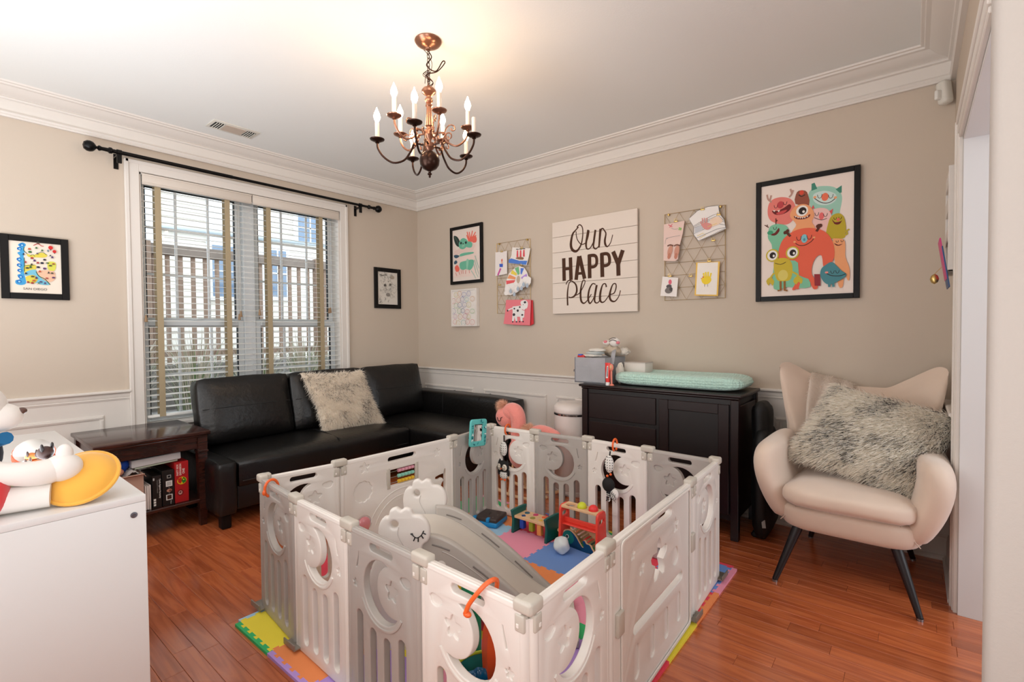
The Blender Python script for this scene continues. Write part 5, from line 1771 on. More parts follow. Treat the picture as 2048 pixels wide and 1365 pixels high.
# changing pad
m_mint = bpy.data.materials.new('mint_minky')
m_mint.use_nodes = True
nt = m_mint.node_tree
b = nt.nodes['Principled BSDF']
b.inputs['Base Color'].default_value = rgb((192, 228, 214))
b.inputs['Roughness'].default_value = 0.8
b.inputs['Sheen Weight'].default_value = 0.4
tc = nt.nodes.new('ShaderNodeTexCoord')
vo = nt.nodes.new('ShaderNodeTexVoronoi')
vo.inputs['Scale'].default_value = 62
vo.inputs['Randomness'].default_value = 0.25
nt.links.new(tc.outputs['Object'], vo.inputs['Vector'])
bp = nt.nodes.new('ShaderNodeBump')
bp.invert = True
bp.inputs['Strength'].default_value = 0.9
bp.inputs['Distance'].default_value = 0.010
nt.links.new(vo.outputs['Distance'], bp.inputs['Height'])
nt.links.new(bp.outputs[0], b.inputs['Normal'])
pd = thing('changing_pad', 'contoured changing pad in a dotted mint green cover on the dresser', 'changing pad', (-0.24, -2.98, DT))


def pad(u, v):
    # u around the cross-section loop is not used: top sheet only, v across
    x = -0.245 + (v - 0.5) * 0.36
    return x


rings = []
nr, nc = 46, 40
for i in range(nr):
    s = i / (nr - 1)
    y = -2.55 - 0.86 * s
    e = min(1.0, (1 - abs(2 * s - 1) ** 7) ** 0.5 + 0.02) if 0 < s < 1 else 0.02
    ring = []
    for j in range(nc):
        a = 2 * PI * j / nc
        ca, sa = math.cos(a), math.sin(a)
        hx = 0.178 * (0.90 + 0.10 * e)
        x = math.copysign(abs(ca) ** 0.45, ca) * hx
        zt = 0.048 * math.copysign(abs(sa) ** 0.5, sa)
        if sa > 0:
            zt *= 1 - 0.55 * max(0, 1 - (x / 0.13) ** 2) * 1.0 + 0.12 * (abs(2 * s - 1) ** 3)
        fold = 0.005 * math.sin(s * 60 + 3 * math.sin(s * 9)) * (1 if sa < 0.5 else 0.1)
        ring.append(Vector((-0.238 + (x + math.copysign(fold, x)) * (0.55 + 0.45 * e), y, DT + 0.0505 + zt * e)))
    rings.append(ring)
mb = MB().rings(rings)
bmesh.ops.recalc_face_normals(mb.bm, faces=mb.bm.faces[:])
mb.done('pad_cover', m_mint, pd, sharp=80)

# caddy
m_felt = mat('grey_felt', (172, 172, 176), 0.95, bump=0.35, bscale=260, var=0.08)
m_felt2 = mat('grey_felt_trim', (130, 132, 140), 0.9)
ca_ = thing('diaper_caddy', 'light grey felt nursery caddy on the left end of the dresser', 'caddy', (-0.28, -2.40, DT))
cy0, cy1, cx0, cx1, cz0, cz1 = -2.515, -2.262, -0.415, -0.115, DT + 0.001, 1.046
mb = MB()
mb.bx(cx0, cx0 + 0.006, cy0, cy1, cz0, cz1, 0.002).bx(cx1 - 0.006, cx1, cy0, cy1, cz0, cz1, 0.002).bx(cx0, cx1, cy0, cy0 + 0.006, cz0, cz1, 0.002).bx(cx0, cx1, cy1 - 0.006, cy1, cz0, cz1, 0.002).bx(cx0, cx1, cy0, cy1, cz0, cz0 + 0.006)
mb.done('bin', m_felt, ca_)
mb = MB()
mb.bx(cx0 - 0.004, cx0, cy0 + 0.005, cy1 - 0.005, cz0 + 0.01, cz0 + 0.115, 0.0015).bx(cx0 - 0.005, cx0, (cy0 + cy1) / 2 - 0.002, (cy0 + cy1) / 2 + 0.002, cz0 + 0.01, cz0 + 0.115)
mb.done('pocket', m_felt, ca_)
MB().bx(cx0 - 0.001, cx0 + 0.003, cy1 - 0.003, cy1 + 0.003, cz0, cz1).done('edge_binding', m_felt2, ca_)
mb = MB()
mb.tube(smoothpts([(cx0 + 0.08, cy0 - 0.004, 1.0), (cx0 + 0.1, cy0 - 0.006, 1.07), (cx0 + 0.15, cy0 + 0.02, 1.10), (cx0 + 0.18, cy0 + 0.10, 1.11), (cx0 + 0.16, cy0 + 0.15, 1.085), (cx0 + 0.13, cy0 + 0.16, 1.03)], 5), 0.016, 8, flat=0.35)
mb.done('strap', m_felt, ca_)
MB().tube([(cx0 + 0.02, cy1 + 0.002, 0.958), (cx0 + 0.02, cy1 + 0.022, 0.95), (cx0 + 0.02, cy1 + 0.022, 0.94), (cx0 + 0.02, cy1 + 0.004, 0.935)], 0.004, 6).done('ring', mat('grey_metal', (150, 150, 154), 0.3, 0.9), ca_)


def crumple(mb, c, s, amp=0.3, f=5, seed=0, nu=26, nv=16):
    def g(u, v):
        d = Vector((math.cos(2 * PI * u) * math.sin(PI * v), math.sin(2 * PI * u) * math.sin(PI * v), math.cos(PI * v)))
        k = 1 + amp * noise.noise(d * f * 0.5 + Vector((seed, seed, 0)))
        return Vector((c[0] + d.x * s[0] * k, c[1] + d.y * s[1] * k, c[2] + d.z * s[2] * k))
    return mb.surf(g, nu, nv, cu=True)


t = thing('diaper_pile', 'folded white nappies with grey print lying in the caddy', 'diapers', (-0.33, -2.37, 1.05))
for k, (c, s) in enumerate((((-0.36, -2.38, 1.058), (0.05, 0.075, 0.013)), ((-0.355, -2.395, 1.077), (0.048, 0.07, 0.013)), ((-0.35, -2.41, 1.098), (0.045, 0.066, 0.014)))):
    crumple(MB(), c, s, 0.25, 7, k * 3.1).done('nappy', mat('nappy_white' if k != 1 else 'nappy_print', (232, 226, 216) if k != 1 else (190, 196, 196), 0.8), t, fix=True, sharp=80)
t = thing('wipes_pack', 'red and blue packet sticking out of the caddy', 'packet', (-0.38, -2.30, 1.05))
MB().box((-0.385, -2.305, 1.052), (0.04, 0.06, 0.02), 0.006, 3).done('packet', mat('red_packet', (206, 40, 40), 0.4), t)
MB().box((-0.392, -2.296, 1.064), (0.03, 0.03, 0.01), 0.003, 2).done('lid', mat('blue_packet', (70, 100, 200), 0.4), t)
t = thing('folded_cloths', 'beige and white folded cloths at the back of the caddy', 'cloth', (-0.2, -2.45, 1.05))
crumple(MB(), (-0.24, -2.47, 1.09), (0.05, 0.065, 0.04), 0.3, 6, 2.2).done('beige_cloth', mat('beige_cloth', (196, 180, 160), 0.9), t, fix=True, sharp=80)
crumple(MB(), (-0.18, -2.53, 1.085), (0.045, 0.05, 0.03), 0.35, 7, 5.2).done('white_cloth', mat('white_cloth', (224, 216, 204), 0.9), t, fix=True, sharp=80)
t = thing('soft_toy', 'small white soft toy with pink cheeks sitting on top of the caddy', 'soft toy', (-0.24, -2.46, 1.12))
MB().sph((-0.25, -2.50, 1.155), (0.036, 0.040, 0.034)).done('head', mat('white_plush', (236, 230, 224), 0.9), t)
MB().sph((-0.25, -2.435, 1.150), (0.028, 0.030, 0.020)).done('body', mat('white_plush'), t)
for y, z in ((-2.435, 1.157), (-2.536, 1.152)):
    MB().sph((-0.272, y, z), (0.012, 0.015, 0.011), 12, 8).done('cheek', mat('pink_plush', (230, 130, 140), 0.8), t)
MB().tube(smoothpts([(-0.283, -2.47, 1.16), (-0.288, -2.50, 1.172), (-0.282, -2.53, 1.163)], 5), 0.0022, 5).tube(smoothpts([(-0.283, -2.47, 1.175), (-0.283, -2.50, 1.186), (-0.275, -2.52, 1.184)], 5), 0.0022, 5).done('stitching', mat('charcoal', (60, 58, 60), 0.8), t)
t = thing('tissue_bunch', 'small bunch of white tissue beside the white box', 'tissue', (-0.33, -2.565, DT))
crumple(MB(), (-0.31, -2.572, 0.935), (0.03, 0.028, 0.07), 0.3, 6, 7.7).done('tissue', mat('white_cloth'), t, fix=True, sharp=80)
t = thing('white_box', 'small white card box between caddy and mint pad', 'box', (-0.22, -2.69, DT))
MB().box((-0.20, -2.66, 0.975), (0.13, 0.16, 0.07), 0.003).done('carton', mat('cream_card', (222, 214, 206), 0.6), t)
MB().box((-0.20, -2.66, 1.011), (0.134, 0.164, 0.006), 0.001).done('lid', mat('grey_card', (190, 180, 172), 0.6), t)
t = thing('cream_tube', 'red and white tube of cream standing on its cap on the dresser', 'tube', (-0.45, -2.548, DT))
mb = MB()
mb.rings([[(-0.447 + a * math.cos(q), -2.548 + b_ * math.sin(q), z) for q in [2 * PI * k / 20 for k in range(20)]] for a, b_, z in ((0.014, 0.015, DT + 0.022), (0.0145, 0.017, DT + 0.05), (0.011, 0.019, DT + 0.10), (0.003, 0.021, DT + 0.152), (0.002, 0.021, DT + 0.156))])
mb.done('tube_body', mat('tube_red', (226, 50, 44), 0.35), t, fix=True)
MB().lathe([(0, 0), (0.0155, 0), (0.0145, 0.022), (0, 0.022)], (-0.447, -2.548, DT), 20).done('cap', mat('cap_white', (236, 234, 230), 0.35), t, fix=True)
A = Art(lambda u, v, o: (-0.4475 - 0.0155 + (v - DT - 0.03) * 0.085 - o - 0.0015, -u, v), 0.0002)
A.poly([(2.541, DT + 0.05), (2.558, DT + 0.052), (2.556, DT + 0.135), (2.546, DT + 0.135)], (240, 236, 232)).poly([(2.546, DT + 0.06), (2.555, DT + 0.06), (2.554, DT + 0.13), (2.549, DT + 0.13)], (110, 120, 130))
A.text('CREAM', 2.5545, DT + 0.062, 0.007, (40, 50, 70), 90)
A.done('tube_label', t)
t = thing('baby_brush', 'small pink and wooden baby brush leaning by the red tube', 'brush', (-0.44, -2.578, DT))
MB().tube([(-0.452, -2.580, DT + 0.012), (-0.450, -2.577, DT + 0.10)], 0.006, 10).lathe([(0, 0), (0.015, 0), (0.016, 0.004), (0.008, 0.012), (0, 0.013)], (-0.452, -2.582, DT), 14).done('handle', mat('pink_plastic', (236, 140, 120), 0.4), t)
MB().sph((-0.450, -2.577, DT + 0.125), (0.010, 0.016, 0.026)).done('brush_head', mat('pink_plastic'), t)
MB().sph((-0.457, -2.577, DT + 0.127), (0.006, 0.008, 0.015)).done('inlay', mat('pale_wood', (226, 180, 130), 0.5), t)

# bin
tb = thing('trash_bin', 'white pedal bin with domed lid left of the dresser', 'bin', (-0.275, -2.165, 0))
bx_, by_ = -0.275, -2.165
mw = mat('white_enamel', (232, 222, 216), 0.25)
MB().lathe([(0, 0.0), (0.152, 0.0), (0.155, 0.01), (0.155, 0.03), (0.15, 0.035), (0.155, 0.045), (0.155, 0.60), (0, 0.60)], (bx_, by_, 0), 40).done('bin_body', mw, tb, fix=True)
MB().lathe([(0.150, 0.60), (0.158, 0.602), (0.158, 0.614), (0.150, 0.616)], (bx_, by_, 0), 40).done('chrome_band', mat('chrome', (190, 190, 192), 0.12, 1.0), tb, label='chrome band', fix=True)
MB().lathe([(0, 0.616), (0.150, 0.616), (0.158, 0.622), (0.160, 0.640), (0.154, 0.665), (0.135, 0.682), (0.08, 0.692), (0, 0.695)], (bx_, by_, 0), 40).done('lid', mw, tb, fix=True)
MB().bx(bx_ + 0.1, bx_ + 0.17, by_ - 0.06, by_ + 0.06, 0.60, 0.70, 0.006).done('hinge', mw, tb)
MB().bx(bx_ - 0.19, bx_ - 0.13, by_ - 0.035, by_ + 0.035, 0.006, 0.02, 0.005).done('pedal', mat('chrome'), tb)

# black backpack between dresser and armchair
bk = thing('backpack', 'black backpack hanging between the dresser side and the armchair', 'bag', (-0.22, -3.49, 0))
m_nyl = mat('black_nylon', (13, 13, 14), 0.6, bump=0.2, bscale=200)
mb = MB()
add_p(mb, (-0.24, -3.497, 0.33), (0.30, 0.09, 0.62), 0.045, puff=0.02)
mb.done('bag_body', m_nyl, bk, sharp=70)
mb = MB()
add_p(mb, (-0.24, -3.480, 0.68), (0.20, 0.08, 0.24), 0.04, puff=0.01)
mb.done('top_pocket', m_nyl, bk, sharp=70)
MB().tube(smoothpts([(-0.36, -3.505, 0.58), (-0.395, -3.51, 0.5), (-0.40, -3.515, 0.35), (-0.37, -3.51, 0.18), (-0.42, -3.53, 0.10)], 6), 0.010, 8, flat=0.4).done('strap', mat('grey_strap', (150, 140, 136), 0.7), bk)
MB().sph((-0.385, -3.49, 0.53), (0.012, 0.012, 0.012), 12, 8).done('buckle', mat('tan_toggle', (180, 150, 130), 0.5), bk)
MB().bx(-0.34, -0.15, -3.52, -3.44, 0, 0.03, 0.01).done('bag_base', m_nyl, bk)

# ---------------------------------------------------------------- armchair
m_vel = mat('cream_velvet', (226, 204, 186), 0.75, sheen=0.5, var=0.05, vscale=5)
m_ebo = mat('ebony_leg', (24, 18, 22), 0.4)
ac = thing('armchair', 'cream velvet winged armchair with black tapered legs in the corner', 'armchair', (-0.45, -3.945, 0), 0)
YC = -3.945


def slab(mb, outline, thick, M, bev, bend=None, n=2):
    """thick plate with rounded rim; outline in local x,y; bend(p) moves points"""
    t = MB()
    t.prism([outline], thick, bev, None, seg=5)
    # refine caps so that bending is smooth
    bmesh.ops.triangulate(t.bm, faces=t.bm.faces[:])
    for v in t.bm.verts:
        if bend:
            v.co = bend(v.co)
    mb._merge(t.bm, M)
    return mb


# back shell as a loft of upright sections across the width
def back_pt(u, v, s):
    """u across -1..1, v up 0..1, s side -1 front .. 1 back"""
    zt = 0.885 + 0.185 * max(0, (abs(u) - 0.36) / 0.64) ** 1.15 - 0.075 * (max(0, abs(u) - 0.80) / 0.20) ** 2.2
    z = 0.33 + (zt - 0.33) * v
    hw = 0.285 + 0.055 * math.exp(-((z - 0.36) / 0.10) ** 2) * 0 + 0.105 * max(0, (z - 0.66) / 0.36) ** 0.9 + 0.02 * (1 - v)
    y = YC + u * hw
    x = -0.21 + 0.11 * v - 0.165 * abs(u) ** 2.6 * (0.75 + 0.35 * v) + 0.035
    th = 0.055 * (1 - abs(u) ** 8) ** 0.5 * (1 - max(0, (v - 0.9) / 0.1) ** 2 * 0.75)
    return Vector((x + s * th, y, z))


def closed_loft(fn, nu, nv):
    """fn(u -1..1, v 0..1, s) -> front and back sheets joined around the rim"""
    rings = []
    for i in range(nu):
        u = -1 + 2 * i / (nu - 1)
        ring = [fn(u, j / (nv - 1), -1) for j in range(nv)]
        ring += [fn(u, 1, s) + Vector((0, 0, 0.028 * (1 - s * s) * 1.0)) for s in (-0.7, -0.35, 0, 0.35, 0.7)]
        ring += [fn(u, 1 - j / (nv - 1), 1) for j in range(nv)]
        rings.append(ring)
    mb = MB().rings(rings)
    return mb


closed_loft(back_pt, 41, 16).done('backrest', m_vel, ac, sharp=80, fix=True, subs=1)


def arm_rings(sg):
    rings = []
    prof = [  # z, y-offset of centre, half thickness, x front, x back
        (0.285, 0.235, 0.050, -0.70, -0.22), (0.30, 0.245, 0.066, -0.745, -0.20), (0.36, 0.270, 0.072, -0.775, -0.19), (0.43, 0.298, 0.072, -0.795, -0.19),
        (0.50, 0.318, 0.070, -0.808, -0.20), (0.56, 0.327, 0.068, -0.812, -0.22), (0.61, 0.325, 0.066, -0.805, -0.26), (0.645, 0.318, 0.058, -0.785, -0.30), (0.664, 0.312, 0.040, -0.755, -0.34), (0.672, 0.310, 0.015, -0.72, -0.38)]
    for z, yo, ht, xf, xb in prof:
        ring = []
        xc, hx = (xf + xb) / 2, (xb - xf) / 2
        for j in range(28):
            a = 2 * PI * j / 28
            ca, sa = math.cos(a), math.sin(a)
            dx = math.copysign(abs(ca) ** 0.55, ca) * hx
            dy = math.copysign(abs(sa) ** 0.75, sa) * ht
            t = (xc + dx - xb) / (xf - xb)
            ring.append(Vector((xc + dx, YC + (0.016 if sg < 0 else 0) + sg * (yo + 0.02 * t * t) + dy, z + 0.035 * (1 - t) * (z - 0.28))))
        rings.append(ring)
    return rings


for s in (1, -1):
    MB().rings(arm_rings(s)).done('armrest', m_vel, ac, sharp=80, fix=True, subs=1)
# tub base
rings = []
for z, hx, hy in ((0.255, 0.25, 0.23), (0.262, 0.285, 0.265), (0.28, 0.305, 0.285), (0.33, 0.315, 0.30), (0.37, 0.315, 0.30), (0.385, 0.30, 0.285)):
    rings.append([Vector((-0.475 + math.copysign(abs(math.cos(a)) ** 0.4, math.cos(a)) * hx, YC + math.copysign(abs(math.sin(a)) ** 0.4, math.sin(a)) * hy, z)) for a in [2 * PI * j / 40 for j in range(40)]])
MB().rings(rings).done('seat_base', m_vel, ac, sharp=80, fix=True, subs=1)
mb = MB()
add_p(mb, (-0.52, YC, 0.425), (0.60, 0.50, 0.105), 0.045, puff=0.018, rot=(0, R(2), 0))
mb.done('seat_cushion', m_vel, ac, sharp=80)
mb = MB()
for s in (1, -1):
    mb.tube([(-0.765, YC + s * 0.20, 0.375), (-0.745, YC + s * 0.27, 0.29)], 0.0025, 5)
mb.done('piping', mat('piping_cream', (206, 184, 168), 0.8), ac)
for (fx, fy), (tx, ty) in (((-0.82, -3.665), (-0.72, -3.755)), ((-0.80, -4.215), (-0.71, -4.125)), ((-0.13, -3.72), (-0.22, -3.79)), ((-0.12, -4.19), (-0.20, -4.11))):
    lg = MB().tube([(fx, fy, 0.010), (tx, ty, 0.285)], [0.0125, 0.0235], 18).done('leg', m_ebo, ac)
    MB().lathe([(0, 0), (0.0125, 0), (0.0125, 0.011), (0, 0.011)], (fx, fy, 0.0), 16).done('glide', mat('grey_metal'), lg)

# throw over the left part of the back
th_ = thing('fleece_throw', 'fluffy white throw draped over the left of the armchair back', 'throw', (-0.24, -3.78, 0.5))
m_thr = fur_mat('fleece_white', (250, 240, 230))


def throw_pt(u, v):
    # v 0 at the back top edge over to 1 on the seat; u across
    y = -3.705 - 0.20 * u - 0.035 * v
    fold = 0.012 * math.sin(u * 14 + 2 * v)
    path = [(-0.02, 0.72), (0.0, 0.88), (-0.05, 0.945), (-0.14, 0.915), (-0.25, 0.80), (-0.30, 0.66), (-0.33, 0.54), (-0.35, 0.485)]
    k = v * (len(path) - 1)
    i = min(int(k), len(path) - 2)
    t = k - i
    a, b_ = path[i], path[i + 1]
    du = 0.055 * (1 - u)
    return Vector((a[0] + (b_[0] - a[0]) * t - fold - 0.10 * (1 - u) ** 2 * min(1, v * 1.5) * 0.8, y, a[1] + (b_[1] - a[1]) * t + 0.035 * (1 - u) - 0.02 * u))


def tp(u, v):
    e = 0.01
    p = throw_pt(u, v)
    a = throw_pt(min(u + e, 1), v) - throw_pt(max(u - e, 0), v)
    b_ = throw_pt(u, min(v + e, 1)) - throw_pt(u, max(v - e, 0))
    n = a.cross(b_).normalized()
    if n.x > 0 and v > 0.12:
        n = -n
    return p, n


mb = MB().surf(throw_pt, 24, 50)
o = mb.done('blanket', m_thr, th_, sharp=80)
md = o.modifiers.new('s', 'SOLIDIFY')
md.thickness = 0.012
md.offset = 0
fur('pile', tp, 12000, 0.024, 0.0024, [m_thr, mat('fleece_shade', (216, 202, 190), 0.9)], th_, droop=(0, 0, -0.5), dark=0.05, seed=8)

# large fur pillow
fp = thing('fur_pillow', 'large white and black tipped shaggy pillow on the armchair', 'pillow', (-0.45, -3.98, 0.48))
T = Matrix.Translation((-0.505, -4.022, 0.700)) @ Matrix.Rotation(R(-90), 4, 'Z') @ Matrix.Rotation(R(-26), 4, 'X') @ Matrix.Rotation(R(14), 4, 'Y') @ Matrix(((1, 0, 0.22, 0), (0, 1, 0, 0), (0, 0, 1, 0), (0, 0, 0, 1)))
mb, f1, f2 = cushion(0.54, 0.45, 0.18, T)
mb.done('cover', mat('white_fur_backing', (240, 232, 222), 0.9), fp, sharp=80)
m_fl2 = fur_mat('white_fur', (255, 250, 240))
m_fd2 = fur_mat('black_tipped_fur', (44, 44, 54))
fur('fur', f1, 24000, 0.044, 0.0032, [m_fl2, m_fd2], fp, droop=(0.0, 0.45, -0.30), dark=0.09, seed=6, spread=0.40)
fur('fur', f2, 2500, 0.045, 0.003, [m_fl2, m_fd2], fp, droop=(0, 0.2, -0.3), dark=0.1, seed=7)


# ---------------------------------------------------------------- foam mat
TC = {'blue': (114, 152, 216), 'red': (240, 72, 92), 'green': (56, 184, 110), 'purple': (186, 150, 222), 'yellow': (244, 224, 66), 'orange': (244, 146, 86), 'pink': (246, 156, 180), 'lblue': (168, 208, 234)}
fm = thing('foam_mat', 'colourful interlocking foam puzzle mat under the play yard', 'play mat', (-1.73, -2.57, 0))
MX, MY, TP, MT = -0.83, -3.47, 0.30, 0.012
grid_c = [['blue', 'red', 'green', 'purple', 'pink', 'red'],
          ['red', 'purple', 'pink', 'green', 'pink', 'pink'],
          ['green', 'blue', 'orange', 'red', 'yellow', 'purple'],
          ['red', 'pink', 'green', 'yellow', 'purple', 'orange'],
          ['orange', 'lblue', 'yellow', 'pink', 'orange', 'yellow'],
          ['green', 'orange', 'lblue', 'blue', 'red', 'lblue']]
teeth = 5


def edge_pts(a, b, phase):
    """jigsaw edge from a to b; the same curve whichever tile asks for it"""
    a, b = Vector(a), Vector(b)
    d = (b - a) / (teeth * 2)
    n = Vector((-d.y, d.x)).normalized() * 0.0115
    out = [a]
    for k in range(teeth * 2):
        s = 1 if (k % 2 == 0) else 0
        p, q = a + d * k, a + d * (k + 1)
        if s:
            out += [p + d * 0.18, p + d * 0.05 + n, q - d * 0.05 + n, q - d * 0.18]
    out.append(b)
    return out


def corner(i, j):
    return (MX - TP * i, MY + TP * j)


for j in range(6):
    for i in range(6):
        c0, c1, c2, c3 = corner(i + 1, j), corner(i, j), corner(i, j + 1), corner(i + 1, j + 1)
        loop = edge_pts(c0, c1, 0)[:-1]
        loop += edge_pts(c1, c2, 0)[:-1]
        loop += edge_pts(c3, c2, 0)[::-1][:-1]
        loop += edge_pts(c0, c3, 0)[::-1][:-1]
        col = grid_c[j][i]
        if (i, j) == (5, 5):
            continue
        MB().prism([[(p[0], p[1]) for p in loop]], MT, 0.0006, Matrix.Translation((0, 0, MT / 2)), seg=1).done('tile', mat('foam_' + col, TC[col], 0.8, bump=0.15, bscale=500), fm, fix=True)
bw = 0.022


def border(a, b, out, col, flip):
    e = edge_pts(a, b, 0)
    a_, b_, o = Vector(a), Vector(b), Vector(out)
    loop = e + [b_ + o * bw, a_ + o * bw]
    MB().prism([[(p[0], p[1]) for p in loop]], MT, 0.0, Matrix.Translation((0, 0, MT / 2 - 0.0003))).done('border_strip', mat('foam_' + col, TC[col]), fm, fix=True)


for i, col in enumerate(('pink', 'orange', 'yellow', 'red', 'purple', 'orange')):
    border(corner(i + 1, 0), corner(i, 0), (0, -1), col, 0)
for j, col in enumerate(('orange', 'yellow', 'green', 'purple', 'green')):
    border(corner(6, j), corner(6, j + 1), (-1, 0), col, 0)
for j, col in enumerate(('red', 'green', 'yellow', 'blue', 'orange', 'pink')):
    border(corner(0, j), corner(0, j + 1), (1, 0), col, 0)

border(corner(6, 5), corner(5, 5), (0, 1), 'lblue', 0)

# ---------------------------------------------------------------- play yard
m_pw = mat('play_white', (236, 229, 222), 0.32)
m_pg = mat('play_grey', (176, 169, 163), 0.34)
m_clipb = mat('play_clip', (200, 192, 180), 0.35)
m_steel = mat('foot_metal', (150, 142, 132), 0.4, 0.4)
PY = thing('play_yard', 'white and grey moulded plastic play yard with moon cut-outs', 'play pen', (-1.77, -2.72, 0))
PA, S1, S2, S3, PB = (-2.515, -1.935), (-2.552, -2.321), (-2.565, -2.714), (-2.573, -3.103), (-2.579, -3.490)
R1, R2, PC = (-2.185, -3.478), (-1.408, -3.456), (-0.988, -3.440)
F1, F2, F3, PD = (-0.975, -3.075), (-0.955, -2.690), (-0.985, -2.320), (-1.015, -1.965)
T1, T2 = (-1.430, -2.022), (-2.168, -1.992)
HP = 0.60
Z_BASE = 0.016


def arc(cx, cy, r, a0, a1, n=14):
    return [(cx + r * math.cos(R(a0 + (a1 - a0) * i / n)), cy + r * math.sin(R(a0 + (a1 - a0) * i / n))) for i in range(n + 1)]


def moon(u, v, r, flip=1, mid=0.045):
    """crescent open to the right; tips rounded"""
    t1, t2 = 70, 325
    o = arc(0, 0, r, t1, t2, 26)
    p1, p2 = Vector(o[0]), Vector(o[-1])
    pm = Vector((-r + mid * 1.0, -0.002))
    # circle through p1, pm, p2
    ax, ay, bx_2, by_2, cx_, cy_ = p1.x, p1.y, pm.x, pm.y, p2.x, p2.y
    d = 2 * (ax * (by_2 - cy_) + bx_2 * (cy_ - ay) + cx_ * (ay - by_2))
    ux = ((ax ** 2 + ay ** 2) * (by_2 - cy_) + (bx_2 ** 2 + by_2 ** 2) * (cy_ - ay) + (cx_ ** 2 + cy_ ** 2) * (ay - by_2)) / d
    uy = ((ax ** 2 + ay ** 2) * (cx_ - bx_2) + (bx_2 ** 2 + by_2 ** 2) * (ax - cx_) + (cx_ ** 2 + cy_ ** 2) * (bx_2 - ax)) / d
    rr = (p1 - Vector((ux, uy))).length
    a1 = math.degrees(math.atan2(p2.y - uy, p2.x - ux))
    a0 = math.degrees(math.atan2(p1.y - uy, p1.x - ux))
    if a1 < 0:
        a1 += 360
    inner = arc(ux, uy, rr, a1, a0, 22)[1:-1]
    return [(u + flip * p[0], v + p[1]) for p in o + inner], (u + flip * ux, v + uy), rr


def fl(loop, W, flip):
    return [((W - p[0]) if flip else p[0], p[1]) for p in loop]


